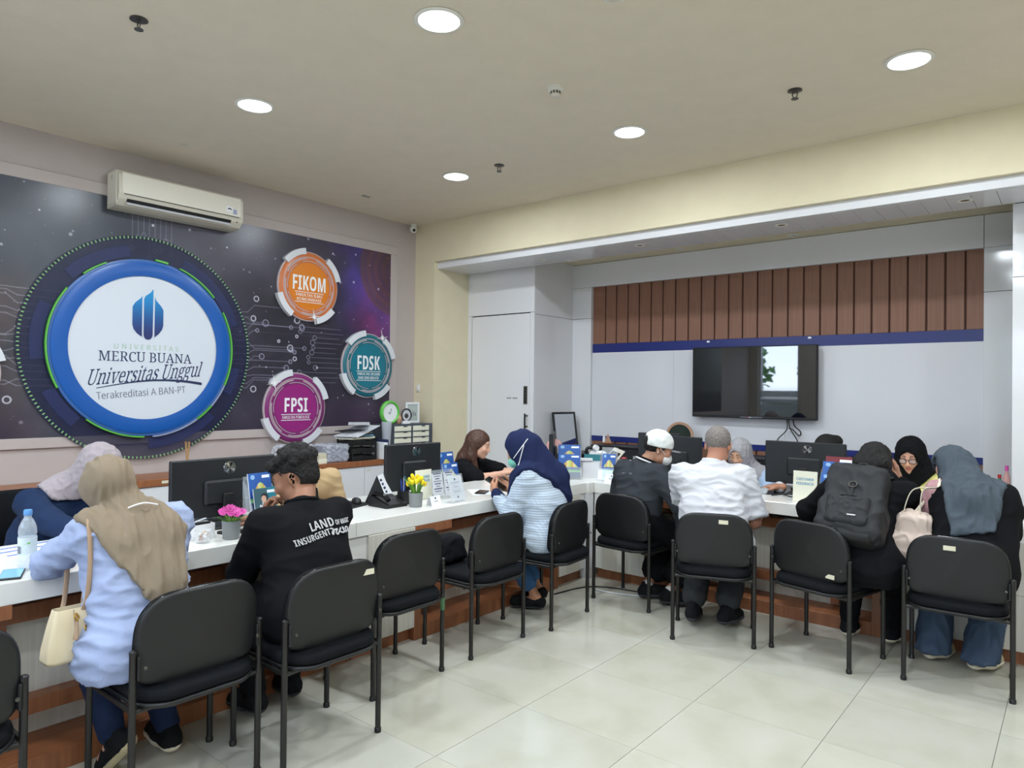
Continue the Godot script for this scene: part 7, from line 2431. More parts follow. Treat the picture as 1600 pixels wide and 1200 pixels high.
func cap_man() -> void:
	var J := skel({hip = V(-2.545, 0.56, -4.60), chest = V(-2.545, 0.945, -4.645), head = V(-2.445, 1.115, -4.725), face = V(0.25, 0, -0.97), look = V(0.72, -0.28, -0.66), s = 1.0, bulk = 1.02, shoulder = 0.172,
		wl = V(-2.62, 0.66, -4.93), wr = V(-2.235, 0.53, -4.72), pl = V(-0.8, -0.8, 0.2), pr = V(0.9, -0.2, 0.5), al = V(-2.50, 0.10, -4.68), ar = V(-2.30, 0.10, -4.64), tl = V(0.5, 0, -0.85), tr = V(0.78, 0, -0.62), kl = V(0.2, 0.7, -1), kr = V(0.5, 0.7, -1)})
	var t := person("man in a white cap and face mask wearing a charcoal jacket", J)
	figure(t, J, Color8(176, 128, 104), [0.4], [0.5])
	trousers(t, J, M.black_cotton, 0.03, 1.62, 0.035)
	for k in ["L", "R"]:
		var A: Vector3 = J["A" + k]
		wear(t, "sock", [["c", A + V(0, -0.03, 0), A + V(0, 0.004, 0), 0.042, 0.040, 0.01]], M.white_sock, J, 0.008)
		shoe(t, J, k, M.sneaker_black, M.rubber_dark, false, Vector3.UP, 0.03)
	var P := torso(J, 0.022, 0.02) + neck_prims(J, 0.006)
	for k in ["L", "R"]:
		P += arm(J, k, 0.022, 1.93)
	var f := wear(t, "jacket", P, M.charcoal_jacket, J, 0.0104, [[51, Vector3(5, 9, 5), 0.009, true]], [["cut", J.head - J.hup * 0.095, (J.hup + V(0, 0.3, 0)).normalized(), 0.11], ["plane", Vector3.DOWN, -0.53]])
	part(t, "collar_stripe", tube(ring_path(J.chest + V(0.03, 0.082, -0.022) - J.base, V(0.3, 1, -0.25), 0.073, 0.075), 0.007, 8), M.tape_white)
	part(t, "collar", tube(ring_path(J.chest + V(0.035, 0.095, -0.026) - J.base, V(0.3, 1, -0.25), 0.070, 0.072), 0.008, 8), M.black_cotton)
	for e in [[0.86, "R"], [0.93, "R"], [0.86, "L"], [0.93, "L"]]:
		var E: Vector3 = J["E" + e[1]]
		var W: Vector3 = J["W" + e[1]]
		part(t, "cuff_stripe", tube(ring_path(E.lerp(W, e[0]) - J.base, W - E, 0.0525 - (e[0] - 0.86) * 0.06, 0.0525 - (e[0] - 0.86) * 0.06), 0.005, 6), M.tape_white)
	for y in [0.60, 0.575]:
		part(t, "hem_stripe", tube(ring_path(V(J.hip.x, y, J.hip.z) + V(0.0, 0, 0.012) - J.base, Vector3.UP, 0.219, 0.163), 0.006, 6), M.tape_white)
	part(t, "jacket_print", press(join([[box(V(0.045, 0.010, 0.001)), tf(V(-0.03, 0, 0))], [box(V(0.03, 0.012, 0.001)), tf(V(0.03, 0.004, 0))]]), Transform3D(Basis(V(0.97, 0, 0.25), V(0, 1, 0), V(-0.25, 0, 0.97)), J.chest + V(-0.09, -0.01, 0.26)), f, V(0.25, 0, -0.97), 0.002, J.base), M.grey_ink)
	var h: Vector3 = J.head
	var B: Basis = J.hb
	wear(t, "hair", [["e", h + B * V(0, 0.035, -0.022), B, V(0.084, 0.088, 0.098), 0.02]], M.hair_black, J, 0.006, [[53, Vector3(70, 70, 70), 0.004, false]], [["ell", h + B * V(0, -0.02, 0.10), B, V(0.085, 0.09, 0.092), 0.01], ["plane", -B.y, -(h - B.y * 0.045).dot(B.y)], ["ell", h + B * V(0.09, -0.02, -0.01), B, V(0.03, 0.04, 0.03), 0.01], ["ell", h + B * V(-0.09, -0.02, -0.01), B, V(0.03, 0.04, 0.03), 0.01]])
	# cap with an opening at the back
	var cb := B * Basis(V(1, 0, 0), -0.10)
	var fcap := field_of([["e", h + B * V(0, 0.042, -0.010), B, V(0.094, 0.106, 0.114), 0.02]], 0.0055, [["plane", -cb.y, -(h + B.y * 0.016).dot(cb.y)], ["ell", h + B * V(0, 0.025, -0.125), B, V(0.050, 0.055, 0.05), 0.004]])
	var cp := thing("baseball_cap", "white baseball cap worn by the man in the charcoal jacket", "cap", J.base)
	cloth("cap_white", c8(226, 230, 228), 0.85, 60.0)
	part(cp, "crown", field_mesh(fcap, J.base, [[54, Vector3(20, 20, 20), 0.003, false]]), M.cap_white)
	var bp := PackedVector2Array()
	for i in 21:
		var a := PI * i / 20.0
		bp.append(Vector2(cos(a) * 0.082, sin(a) * 0.085))
	mk("brim_grey", c8(132, 134, 136), 0.8)
	part(cp, "brim", pad(bp, [[0.0, 0.0], [0.9, 0.0], [1.0, 0.003], [0.9, 0.006], [0.0, 0.006]], V(1.6, 0, 0)), M.brim_grey).transform = Transform3D(Basis(B.x, B.z, -B.y).orthonormalized(), h + B * V(0, 0.026, 0.085) - J.base)
	wear(t, "face_mask", [["e", h + B * V(0, -0.055, 0.056), B, V(0.062, 0.055, 0.066), 0.02]], M.mask_white, J, 0.006, [], [["plane", -B.z, -(h + B.z * 0.022).dot(B.z)], ["plane", B.y, (h - B.y * 0.016).dot(B.y)]])
	for k in [-1.0, 1.0]:
		part(t, "mask_cord", tube(curve([h + B * V(0.056 * k, -0.035, 0.055) - J.base, h + B * V(0.078 * k, 0.005, 0.0) - J.base, h + B * V(0.080 * k, -0.03, -0.02) - J.base]), 0.002, 6), M.cord_white)

func white_shirt_man() -> void:
	var J := skel({hip = V(-1.83, 0.565, -4.33), chest = V(-1.915, 0.985, -4.47), head = V(-1.905, 1.185, -4.545), face = V(-0.30, 0, -0.95), look = V(-0.22, -0.22, -0.96), s = 1.05, shoulder = 0.188, bulk = 1.12, arm_bulk = 1.05,
		wl = V(-2.10, 0.70, -4.86), wr = V(-1.72, 0.70, -4.84), pl = V(-0.9, -1.0, 0.3), pr = V(0.3, -1.0, 0.35), al = V(-2.00, 0.115, -4.375), ar = V(-1.80, 0.115, -4.45), tl = V(-0.3, 0, -0.95), tr = V(0.15, 0, -0.97), kl = V(-0.3, 0.6, -1), kr = V(-0.2, 0.6, -1)})
	var t := person("grey-haired man in a white short-sleeved shirt, seen from behind", J)
	figure(t, J, Color8(186, 132, 108), [0.4], [0.4])
	trousers(t, J, M.dark_trouser, 0.018, 1.80, 0.022)
	cloth("sock_dark", c8(44, 40, 40), 0.9, 100.0)
	for k in ["L", "R"]:
		var A: Vector3 = J["A" + k]
		wear(t, "sock", [["c", A + V(0, -0.03, 0), A.lerp(J["K" + k], 0.11), 0.046, 0.044, 0.01]], M.sock_dark, J, 0.008)
		shoe(t, J, k, M.sneaker_black, M.rubber_dark, false, Vector3.UP, 0.03)
	var P := torso(J, 0.022, 0.06) + neck_prims(J, 0.004)
	for k in ["L", "R"]:
		P += arm(J, k, 0.022, 0.86, 0.022)
	P.append(["c", J.hip + J.r * 0.06 - J.f * 0.01, J.hip - J.r * 0.06 - J.f * 0.01, 0.14, 0.14, 0.05])
	var cuts := [["cut", J.head - J.hup * 0.095, (J.hup + V(0, 0.2, 0)).normalized(), 0.12], ["plane", Vector3.DOWN, -0.52]]
	for k in ["L", "R"]:
		var S: Vector3 = J["S" + k]
		var E: Vector3 = J["E" + k]
		cuts.append(["cut", S.lerp(E, 0.90), (E - S).normalized(), 0.13])
	wear(t, "short_sleeved_shirt", P, M.white_shirt, J, 0.0104, [[61, Vector3(3, 10, 4), 0.014, true], [62, Vector3(8, 17, 8), 0.007, true]], cuts)
	wear(t, "shirt_collar", [["c", J.chest + V(0, 0.052, -0.012), J.chest + V(-0.005, 0.088, -0.025), 0.083, 0.074, 0.01]], M.white_shirt, J, 0.007, [], [["plane", (J.hup + V(0, 0.4, 0)).normalized(), (J.hup + V(0, 0.4, 0)).normalized().dot(J.chest + V(-0.005, 0.112, -0.03))]])
	var h: Vector3 = J.head
	var B: Basis = J.hb
	var s := 1.05
	wear(t, "hair", [["e", h + B * V(0, 0.036, -0.016) * s, B, V(0.0795, 0.0885, 0.098) * s, 0.02]], M.hair_grey, J, 0.006, [[63, Vector3(110, 60, 110), 0.003, false]], [["ell", h + B * V(0, -0.005, 0.10), B, V(0.085, 0.105, 0.095), 0.01], ["plane", -B.y, -(h - B.y * 0.058).dot(B.y)], ["ell", h + B * V(0.09, -0.02, 0.0), B, V(0.03, 0.045, 0.032), 0.01], ["ell", h + B * V(-0.09, -0.02, 0.0), B, V(0.03, 0.045, 0.032), 0.01]])

func backpack_person() -> void:
	var J := skel({hip = V(-1.02, 0.57, -4.44), chest = V(-0.995, 0.955, -4.665), head = V(-1.005, 1.105, -4.845), face = V(0.05, 0, -1), look = V(0.05, -0.55, -0.83), s = 1.02, shoulder = 0.19, bulk = 1.05,
		wl = V(-1.30, 0.85, -5.02), wr = V(-0.895, 1.0, -4.955), pl = V(-0.9, -0.8, 0.3), pr = V(0.22, -1.0, 0.05), al = V(-1.14, 0.105, -4.80), ar = V(-0.905, 0.105, -4.84), tl = V(-0.1, 0, -1), tr = V(0.05, 0, -1)})
	var t := person("person with black hair in black clothes leaning forward under a backpack", J)
	figure(t, J, Color8(178, 130, 106), [0.35], [0.35, V(-0.1, 0.9, 0.1), V(-0.95, 0.0, 0.1)])
	trousers(t, J, M.black_cotton, 0.018)
	for k in ["L", "R"]:
		shoe(t, J, k, M.sneaker_black, M.rubber_white, false, Vector3.UP, 0.026)
	var P := torso(J, 0.022, 0.03) + neck_prims(J, 0.008)
	for k in ["L", "R"]:
		P += arm(J, k, 0.024, 1.9)
	P.append(["c", J.hip + V(0.12, 0.0, 0.03), J.hip + V(-0.12, 0.0, 0.03), 0.145, 0.145, 0.05])
	wear(t, "jacket", P, M.black_cotton, J, 0.0115, [[71, Vector3(5, 8, 5), 0.009, true]], [["plane", Vector3.DOWN, -0.45]])
	var h: Vector3 = J.head
	var B: Basis = J.hb
	var H := [["e", h + B * V(0, 0.035, -0.018), B, V(0.093, 0.095, 0.110), 0.03], ["c", h + B * V(-0.05, -0.03, -0.055), h + B * V(0.05, -0.03, -0.055), 0.062, 0.062, 0.03]]
	wear(t, "hair", H, M.hair_black, J, 0.006, [[72, Vector3(26, 8, 26), 0.006, true], [73, Vector3(70, 20, 70), 0.003, true]], [["ell", h + B * V(0, -0.03, 0.115), B, V(0.078, 0.09, 0.085), 0.01]])
	wear(t, "hood_collar", [["c", J.chest + V(-0.09, 0.05, -0.04), J.chest + V(0.09, 0.05, -0.04), 0.065, 0.065, 0.05], ["c", J.chest + V(-0.06, 0.085, -0.055), J.chest + V(0.06, 0.085, -0.055), 0.05, 0.05, 0.05]], M.black_cotton, J, 0.008, [[74, Vector3(20, 20, 20), 0.006, true]])
	# backpack
	var up: Vector3 = J.up
	var bk := (Vector3.UP.cross(J.r)).normalized()
	bk = (up.cross(-J.r)).normalized()
	if bk.z < 0.0:
		bk = -bk
	var bb := Basis(J.r, up, bk)
	var c: Vector3 = J.hip.lerp(J.chest, 0.60) + bk * 0.215
	var bp := thing("backpack", "black fabric backpack with a front pocket worn on the leaning person's back", "backpack", J.base)
	mk("pack_fabric", c8(31, 33, 37), 0.7)
	M.pack_fabric.normal_enabled = true
	M.pack_fabric.normal_texture = M_tex("cloth_n")
	M.pack_fabric.normal_scale = 0.3
	tri_map(M.pack_fabric, Vector3.ONE * 9.0)
	mk("pack_dark", c8(20, 21, 23), 0.65)
	var base: Vector3 = J.base
	var pf := field_of([["b", c, bb, V(0.115, 0.175, 0.045), 0.045, 0.03], ["b", c + bb * V(0, -0.12, 0.01), bb, V(0.125, 0.06, 0.05), 0.045, 0.05]], 0.008)
	part(bp, "main_bag", field_mesh(pf, base, [[75, Vector3(8, 6, 8), 0.010, true]]), M.pack_fabric)
	var qf := field_of([["b", c + bb * V(0.0, -0.085, 0.095), bb, V(0.085, 0.06, 0.008), 0.030, 0.02]], 0.007)
	part(bp, "front_pocket", field_mesh(qf, base, [[77, Vector3(20, 9, 20), 0.007, true]]), M.pack_fabric)
	part(bp, "bottom", field_mesh(field_of([["b", c + bb * V(0, -0.205, 0.02), bb, V(0.115, 0.012, 0.050), 0.034, 0.02]], 0.008), base), M.pack_dark)
	part(bp, "pocket_zip", tube(curve([c + bb * V(-0.105, -0.02, 0.118) - base, c + bb * V(0, -0.005, 0.131) - base, c + bb * V(0.105, -0.02, 0.118) - base]), 0.003, 6), M.pack_dark)
	part(bp, "main_zip", tube(curve([c + bb * V(-0.155, -0.05, 0.05) - base, c + bb * V(-0.145, 0.12, 0.06) - base, c + bb * V(-0.08, 0.205, 0.062) - base, c + bb * V(0.08, 0.205, 0.062) - base, c + bb * V(0.145, 0.12, 0.06) - base, c + bb * V(0.155, -0.05, 0.05) - base]), 0.004, 6), M.pack_dark)
	part(bp, "buckle", tube(ring_path(c + bb * V(0.0, 0.075, 0.098) - base, bk, 0.022, 0.017), 0.004, 6), M.steel_dark)
	part(bp, "strap_tab", box(V(0.018, 0.10, 0.004), 0.001), M.pack_dark).transform = Transform3D(bb.orthonormalized(), c + bb * V(0.0, 0.03, 0.096) - base)
	part(bp, "side_ring", tube(ring_path(c + bb * V(-0.145, 0.09, 0.06) - base, bk - J.r, 0.016, 0.016), 0.004, 6), M.steel_dark)
	part(bp, "grab_handle", tube(curve([c + bb * V(-0.035, 0.215, 0.0) - base, c + bb * V(-0.02, 0.255, -0.01) - base, c + bb * V(0.02, 0.255, -0.01) - base, c + bb * V(0.035, 0.215, 0.0) - base]), 0.008, 6), M.pack_dark)
	part(bp, "maker_tag", box(V(0.045, 0.006, 0.001)), M.tape_white).transform = Transform3D(bb.orthonormalized(), c + bb * V(0.035, -0.125, 0.136) - base)
	for k in [-1.0, 1.0]:
		var S: Vector3 = J.SL if k < 0 else J.SR
		var A: Vector3 = S - J.r * k * 0.085
		part(bp, "shoulder_strap", tube(curve([c + bb * V(0.075 * k, 0.20, -0.05) - base, A + V(0, 0.088, 0.03) - base, A + V(0, 0.075, -0.07) - base, A + V(J.r.x * k * 0.03, -0.08, -0.15) - base, c + bb * V(0.15 * k, -0.16, -0.05) - base]), 0.022, 10, -1.0, 0.35), M.pack_dark)

func grey_scarf_woman() -> void:
	var J := skel({hip = V(-0.485, 0.585, -4.53), chest = V(-0.480, 0.975, -4.675), head = V(-0.590, 1.10, -4.83), face = V(-0.1, 0, -1), look = V(-0.35, -0.45, -0.85), s = 1.0, shoulder = 0.15, bulk = 0.98,
		wl = V(-0.70, 0.85, -4.97), wr = V(-0.50, 0.84, -5.02), pl = V(-0.35, -1.0, 0.35), pr = V(0.8, -0.9, 0.3), al = V(-0.665, 0.10, -4.72), ar = V(-0.44, 0.10, -4.70), tl = V(0.35, 0, -0.9), tr = V(0.45, 0, -0.9), kl = V(-0.15, 0.5, -1), kr = V(0.1, 0.5, -1)})
	var t := person("woman in grey headscarf and long black vest with wide jeans", J)
	figure(t, J, Color8(200, 152, 126), [0.3], [0.3])
	# wide jeans
	var P := [["c", J.hip - J.r * 0.085, J.hip + J.r * 0.085, 0.125, 0.125, 0.05]]
	for k in ["L", "R"]:
		P += [["c", J["H" + k], J["K" + k], 0.10, 0.088, 0.05], ["c", J["K" + k], J["A" + k] + V(0, -0.05, 0.03), 0.086, 0.092, 0.03]]
	wear(t, "wide_jeans", P, M.denim_grey, J, 0.0115, [[81, Vector3(11, 3, 11), 0.010, true]], [["plane", Vector3.DOWN, -0.058]])
	for k in ["L", "R"]:
		shoe(t, J, k, M.rubber_tan, M.rubber_white, false, Vector3.UP, 0.028)
	var T := torso(J, 0.022, 0.03, 0.05) + neck_prims(J, 0.01)
	T += [["c", J.hip + V(0.08, 0.05, 0.06), J.hip + V(0.13, -0.02, 0.06), 0.12, 0.10, 0.06], ["c", J.hip + V(-0.07, 0.05, 0.06), J.hip + V(-0.07, -0.02, 0.07), 0.12, 0.10, 0.06]]
	T += arm(J, "R", 0.022, 0.9)
	T.append(["c", J.SR + V(0.02, -0.08, 0.03), J.hip + V(0.17, 0.06, 0.05), 0.055, 0.05, 0.08])
	wear(t, "long_black_vest", T, M.black_cotton, J, 0.0115, [[82, Vector3(5, 5, 5), 0.010, true]], [["plane", Vector3.DOWN, -0.53]])
	wear(t, "mauve_sleeve", arm(J, "L", 0.026, 1.9), M.mauve_knit, J, 0.0104, [[83, Vector3(20, 12, 20), 0.008, true]])
	wear(t, "mauve_sleeve", [["c", J.ER.lerp(J.WR, 0.1), J.ER.lerp(J.WR, 0.9), 0.06, 0.05, 0.02]], M.mauve_knit, J, 0.0104, [[84, Vector3(20, 12, 20), 0.006, true]])
	var E := torso(J, 0.046, 0.0, 0.05) + neck_prims(J, 0.034)
	E.append(["c", J.head + V(0.05, 0.02, 0.06), J.chest + V(0.02, -0.02, 0.10), 0.075, 0.07, 0.06])
	E.append(["c", J.chest + V(0.02, 0.0, 0.10), J.chest + V(0.06, -0.17, 0.10), 0.075, 0.06, 0.05])
	var n1 := V(0.22, -1, 0).normalized()
	hijab(t, J, M.grey_scarf, E, [["plane", n1, n1.dot(V(-0.46, 0.80, -4.60))], ["cut", J.SL + V(0.03, -0.02, 0.06), V(-1, -0.12, 0.2).normalized(), 0.3], ["cut", J.SR + V(0.01, -0.02, 0.03), V(1, -0.08, 0.1).normalized(), 0.25]], [[85, Vector3(15, 3, 13), 0.011, true]], 0.0085, 1.0, 0.024)
	# tote of canvas on the left arm
	var tb := thing("drawstring_tote", "pale pink canvas drawstring tote hanging from the woman in grey headscarf", "bag", V(-0.735, 0.60, -4.52))
	cloth("pink_canvas", c8(218, 198, 186), 0.9, 60.0)
	mk("strap_cream", c8(230, 220, 200), 0.8)
	var c := V(0, 0.13, 0)
	var I := Basis.IDENTITY
	part(tb, "bag_body", field_mesh(field_of([["b", c + V(-0.01, -0.06, 0), I, V(0.075, 0.035, 0.05), 0.03, 0.04], ["b", c + V(0.0, 0.05, 0), I, V(0.055, 0.05, 0.03), 0.03, 0.06], ["c", c + V(0.03, 0.10, 0), c + V(-0.02, 0.13, 0), 0.045, 0.03, 0.04]], 0.007), Vector3.ZERO, [[87, Vector3(18, 8, 18), 0.010, true]]), M.pink_canvas)
	for k in [0.0, 1.0]:
		part(tb, "strap", tube(curve([V(-0.055 + 0.09 * k, 0.24, 0.03), V(-0.005 + 0.05 * k, 0.40, 0.02), J.SL + V(0.0, 0.045, 0.09) - tb.position, J.SL + V(-0.005, 0.082, 0.0) - tb.position, J.SL + V(-0.01, 0.04, -0.09) - tb.position, V(0.02, 0.30, -0.06 - 0.02 * k), V(-0.02 + 0.05 * k, 0.24, -0.03)]), 0.010, 8, -1.0, 0.3), M.strap_cream)

func clerk(label: String, d: Dictionary, skin_c: Color, top: Material, legs: Material, short := false, hl := [0.35], hr := [0.35]) -> Array:
	var J := skel(d)
	var t := person(label, J)
	figure(t, J, skin_c, hl, hr)
	trousers(t, J, legs, 0.014)
	for k in ["L", "R"]:
		shoe(t, J, k, M.sneaker_black, M.rubber_dark)
	var P := torso(J, 0.016, 0.02, d.get("bust", 0.0)) + neck_prims(J, 0.004)
	for k in ["L", "R"]:
		P += arm(J, k, 0.016, 0.95 if short else 1.9, 0.01 if short else 0.0)
	wear(t, "top", P, top, J, 0.0115, [[int(absf(J.hip.z) * 10), Vector3(5, 9, 5), 0.007, true]], [["cut", J.head - J.hup * 0.10, (J.hup + V(0, 0.3, 0)).normalized(), 0.11]])
	return [t, J]

func office_chair(at: Vector3, face: Vector3, label: String, back := 0.62) -> void:
	var c := thing("office_chair", label, "chair", at, atan2(face.x, face.z), "office chairs behind the counters")
	part(c, "seat", pad(rrect(0.46, 0.44, 0.10), [[0.0, 0.0], [0.9, 0.0], [1.0, 0.02], [1.0, 0.05], [0.9, 0.07], [0.0, 0.075]]), M.chair_fabric, V(0, 0.385, 0), V(-PI / 2, 0, 0))
	part(c, "backrest", pad(rrect(0.42, 0.34, 0.12), [[0.0, -0.03], [0.9, -0.03], [1.0, 0.0], [0.9, 0.03], [0.0, 0.03]]), M.chair_fabric, V(0, back, -0.27))
	part(c, "back_post", tube(curve([V(0, 0.38, -0.12), V(0, 0.40, -0.28), V(0, 0.62, -0.30)]), 0.018, 8), M.black)
	part(c, "column", tube([V(0, 0.08, 0), V(0, 0.39, 0)], 0.028, 12), M.black)
	for i in 5:
		var a := TAU * i / 5
		part(c, "foot", tube([V(0, 0.09, 0), V(cos(a) * 0.28, 0.065, sin(a) * 0.28)], 0.02, 8, 0.014), M.black)
		part(c, "castor", lathe(v2([[0.0, 0.0], [0.02, 0.0], [0.026, 0.02], [0.02, 0.045], [0.0, 0.05]]), 12), M.black, V(cos(a) * 0.28, 0.0, sin(a) * 0.28))

func clerks_left() -> void:
	# bending over the desk in a navy jacket
	var q := clerk("clerk in mauve headscarf and navy jacket bending over the desk", {hip = V(-4.50, 0.52, -1.34), chest = V(-4.245, 0.93, -1.41), head = V(-4.115, 1.09, -1.52), face = V(1, 0, -0.12), look = V(0.8, -0.6, -0.2), s = 1.0, shoulder = 0.185, bust = 0.05, bulk = 1.08,
		wl = V(-3.72, 0.835, -1.50), wr = V(-3.70, 0.835, -1.30), pl = V(-0.2, -0.7, -0.9), pr = V(-0.2, -0.6, 0.9), al = V(-4.12, 0.1, -1.44), ar = V(-4.12, 0.1, -1.24), tl = V(1, 0, 0), tr = V(1, 0, 0)}, Color8(200, 152, 124), M.navy_jacket, M.black_cotton)
	var t: Node3D = q[0]
	var J: Dictionary = q[1]
	hijab(t, J, M.mauve_scarf, torso(J, 0.032) + neck_prims(J, 0.03), [["plane", V(-0.3, -1, 0).normalized(), V(-0.3, -1, 0).normalized().dot(J.chest + V(0, 0.035, 0))], ["cut", J.chest + J.cr * 0.085, V(-0.1, -0.7, 1).normalized(), 0.25], ["cut", J.chest - J.cr * 0.085, V(-0.1, -0.7, -1).normalized(), 0.25]], [[91, Vector3(20, 14, 20), 0.008, true]], 0.009, 1.0, 0.022)
	office_chair(V(-4.55, 0, -1.34), V(1, 0, -0.1), "black office chair under the clerk in the navy jacket", 0.76)
	# in tan, hidden behind the curly-haired man
	q = clerk("clerk in tan shirt sitting behind the man with curly hair", {hip = V(-4.50, 0.50, -2.98), chest = V(-4.38, 0.87, -3.03), head = V(-4.27, 1.03, -2.86), face = V(1, 0, 0.05), look = V(1, -0.4, 0.1), s = 1.0, shoulder = 0.185, slump = 0.1,
		wl = V(-4.15, 0.62, -3.05), wr = V(-4.15, 0.62, -2.85), al = V(-4.1, 0.1, -3.08), ar = V(-4.1, 0.1, -2.88), tl = V(1, 0, 0), tr = V(1, 0, 0)}, Color8(190, 138, 108), M.tan_shirt, M.dark_trouser)
	t = q[0]
	J = q[1]
	var h: Vector3 = J.head
	var B: Basis = J.hb
	wear(t, "hair", [["e", h + B * V(0, 0.04, -0.016), B, V(0.084, 0.09, 0.104), 0.02]], M.hair_black, J, 0.007, [[92, Vector3(60, 60, 60), 0.004, false]], [["ell", h + B * V(0, -0.01, 0.11), B, V(0.08, 0.09, 0.085), 0.01], ["plane", -B.y, -(h - B.y * 0.05).dot(B.y)]])
	office_chair(V(-4.55, 0, -2.98), V(1, 0, 0), "black office chair under the clerk in tan")
	# long brown hair, typing
	q = clerk("clerk with long brown hair in a black blouse typing at the keyboard", {hip = V(-4.42, 0.50, -4.52), chest = V(-4.24, 0.865, -4.60), head = V(-4.125, 1.06, -4.60), face = V(0.93, 0, -0.36), look = V(0.86, -0.28, -0.46), s = 0.98, shoulder = 0.165, bust = 0.055,
		wl = V(-3.76, 0.82, -4.78), wr = V(-3.82, 0.832, -4.58), pl = V(0, -0.8, -0.6), pr = V(0.1, -0.22, 1.0), al = V(-4.05, 0.1, -4.70), ar = V(-4.05, 0.1, -4.50), tl = V(1, 0, 0), tr = V(1, 0, 0)}, Color8(222, 172, 148), M.black_cotton, M.black_cotton, true, [0.4], [0.4])
	t = q[0]
	J = q[1]
	h = J.head
	B = J.hb
	var hair := [["e", h + B * V(0, 0.035, -0.020), B, V(0.086, 0.092, 0.104), 0.02], ["c", h + B * V(-0.062, 0.02, -0.02), h + B * V(-0.070, -0.12, -0.03), 0.040, 0.036, 0.03], ["c", h + B * V(0.062, 0.02, -0.02), h + B * V(0.070, -0.12, -0.03), 0.040, 0.036, 0.03],
		["c", h + B * V(0, 0.0, -0.05), h + B * V(0, -0.20, -0.085), 0.075, 0.07, 0.04], ["c", h + B * V(-0.070, -0.10, -0.02), J.chest + J.cr * 0.085 + J.cf * 0.115 + V(0, -0.16, 0), 0.038, 0.026, 0.03], ["c", h + B * V(0, -0.15, -0.085), J.chest - J.cf * 0.125 + V(0, -0.10, 0), 0.07, 0.045, 0.04]]
	wear(t, "long_hair", hair, M.hair_brown, J, 0.0065, [[93, Vector3(60, 5, 60), 0.006, true], [94, Vector3(140, 10, 140), 0.002, false]], [["ell", h + B * V(0, -0.035, 0.115), B, V(0.062, 0.098, 0.085), 0.008]])
	office_chair(V(-4.48, 0, -4.50), V(0.93, 0, -0.36), "black office chair under the clerk with long brown hair")

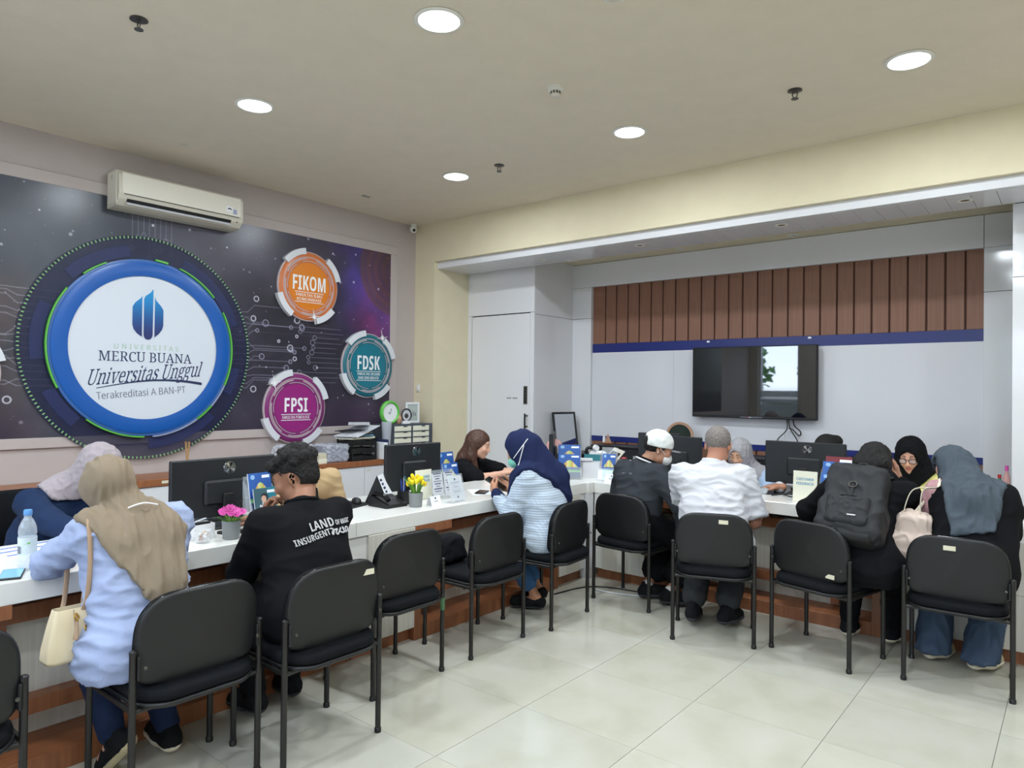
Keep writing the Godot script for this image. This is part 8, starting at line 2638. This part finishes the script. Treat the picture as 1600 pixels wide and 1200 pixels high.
func clerks_right() -> void:
	var q := clerk("clerk in pale grey headscarf sitting behind the man in white", {hip = V(-2.20, 0.49, -6.15), chest = V(-2.22, 0.835, -5.95), head = V(-2.265, 1.02, -5.86), face = V(0.0, 0, 1), look = V(-0.05, -0.35, 1), s = 0.97, shoulder = 0.165, bust = 0.05,
		wl = V(-2.10, 0.83, -5.60), wr = V(-2.38, 0.83, -5.60), al = V(-2.12, 0.1, -5.78), ar = V(-2.32, 0.1, -5.78), tl = V(0, 0, 1), tr = V(0, 0, 1)}, Color8(214, 166, 138), M.blue_shirt, M.black_cotton)
	var t: Node3D = q[0]
	var J: Dictionary = q[1]
	hijab(t, J, M.pale_scarf, torso(J, 0.03) + neck_prims(J, 0.03), [["plane", Vector3.DOWN, -(J.chest.y - 0.04)], ["cut", J.SR, J.cr, 0.14], ["cut", J.SL, -J.cr, 0.14]], [[95, Vector3(20, 12, 20), 0.007, true]], 0.009, 1.0, 0.02)
	office_chair(V(-2.20, 0, -6.22), V(0, 0, 1), "black office chair under the clerk in pale grey headscarf")
	# black hair behind the monitor
	q = clerk("clerk with tied black hair hidden behind the monitor, hand on mouse", {hip = V(-1.60, 0.49, -6.10), chest = V(-1.575, 0.86, -5.84), head = V(-1.56, 1.09, -5.84), face = V(-0.05, 0, 1), look = V(-0.1, -0.25, 1), s = 0.97, shoulder = 0.165, bust = 0.04,
		wl = V(-1.42, 0.83, -5.62), wr = V(-1.77, 0.835, -5.37), pl = V(0.6, -1, -0.3), pr = V(-0.3, -1, -0.4), al = V(-1.50, 0.1, -5.78), ar = V(-1.70, 0.1, -5.78), tl = V(0, 0, 1), tr = V(0, 0, 1)}, Color8(176, 124, 98), M.white_shirt, M.black_cotton, false, [0.35], [0.35, V(-0.95, -0.05, 0.30), V(0, -1, 0)])
	t = q[0]
	J = q[1]
	var h: Vector3 = J.head
	var B: Basis = J.hb
	wear(t, "hair", [["e", h + B * V(0, 0.042, -0.016), B, V(0.088, 0.088, 0.106), 0.02], ["e", h + B * V(0.055, 0.06, -0.07), B, V(0.05, 0.05, 0.05), 0.02]], M.hair_black, J, 0.0065, [[96, Vector3(50, 20, 50), 0.004, true]], [["ell", h + B * V(0, -0.015, 0.115), B, V(0.072, 0.088, 0.085), 0.01], ["plane", -B.y, -(h - B.y * 0.07).dot(B.y)]])
	part(t, "wristband", tube(ring_path(J.ER.lerp(J.WR, 0.9) - J.base, J.WR - J.ER, 0.045, 0.045), 0.006, 6), M.black)
	office_chair(V(-1.60, 0, -6.22), V(0, 0, 1), "black office chair under the clerk behind the monitor")
	# black headscarf, glasses, yellow top
	q = clerk("clerk in black headscarf and glasses wearing a yellow top", {hip = V(-0.93, 0.50, -6.0), chest = V(-0.865, 0.935, -5.76), head = V(-0.950, 1.105, -5.69), face = V(-0.05, 0, 1), look = V(-0.02, -0.32, 0.95), s = 0.98, shoulder = 0.165, bust = 0.055,
		wl = V(-0.83, 0.845, -5.40), wr = V(-1.05, 0.835, -5.42), pl = V(0.9, -0.6, 0.0), pr = V(-0.9, -0.8, -0.2), al = V(-0.83, 0.1, -5.75), ar = V(-1.03, 0.1, -5.75), tl = V(0, 0, 1), tr = V(0, 0, 1)}, Color8(216, 164, 140), M.yellow_knit, M.black_cotton)
	t = q[0]
	J = q[1]
	h = J.head
	B = J.hb
	hijab(t, J, M.black_scarf, torso(J, 0.03) + neck_prims(J, 0.032), [["plane", V(0.25, -1, 0).normalized(), V(0.25, -1, 0).normalized().dot(J.chest + V(-0.03, -0.09, 0))], ["cut", J.chest + J.cr * 0.12, (J.cr * 1.0 + V(0, -0.5, 0)).normalized(), 0.2], ["cut", J.chest - J.cr * 0.02, (-J.cr * 1.0 + V(0, -0.9, 0)).normalized(), 0.25]], [[97, Vector3(18, 14, 18), 0.006, true]], 0.0075, 1.02, 0.022)
	var gl := thing("eyeglasses", "black framed glasses worn by the clerk in black headscarf", "glasses", h)
	gl.basis = B.orthonormalized()
	for k in [-1.0, 1.0]:
		var rp := []
		for p in rrect(0.046, 0.034, 0.013, 4):
			rp.append(V(p.x + 0.031 * k, p.y - 0.004, 0.100))
		rp.append(rp[0])
		part(gl, "rim", tube(rp, 0.0026, 6), M.black)
		part(gl, "lens", pad(rrect(0.045, 0.033, 0.013, 4), [[0.0, 0.0005], [1.0, 0.0005], [1.0, -0.0005], [0.0, -0.0005]]), M.acrylic, V(0.031 * k, -0.004, 0.100))
		part(gl, "temple", tube([V(0.055 * k, 0.002, 0.099), V(0.072 * k, 0.0, 0.07), V(0.078 * k, -0.004, -0.01)], 0.0016, 6), M.black)
	part(gl, "bridge", tube([V(-0.008, 0.0, 0.100), V(0, 0.003, 0.103), V(0.008, 0.0, 0.100)], 0.0016, 6), M.black)
	office_chair(V(-0.92, 0, -6.05), V(0, 0, 1), "black office chair under the clerk in the yellow top")
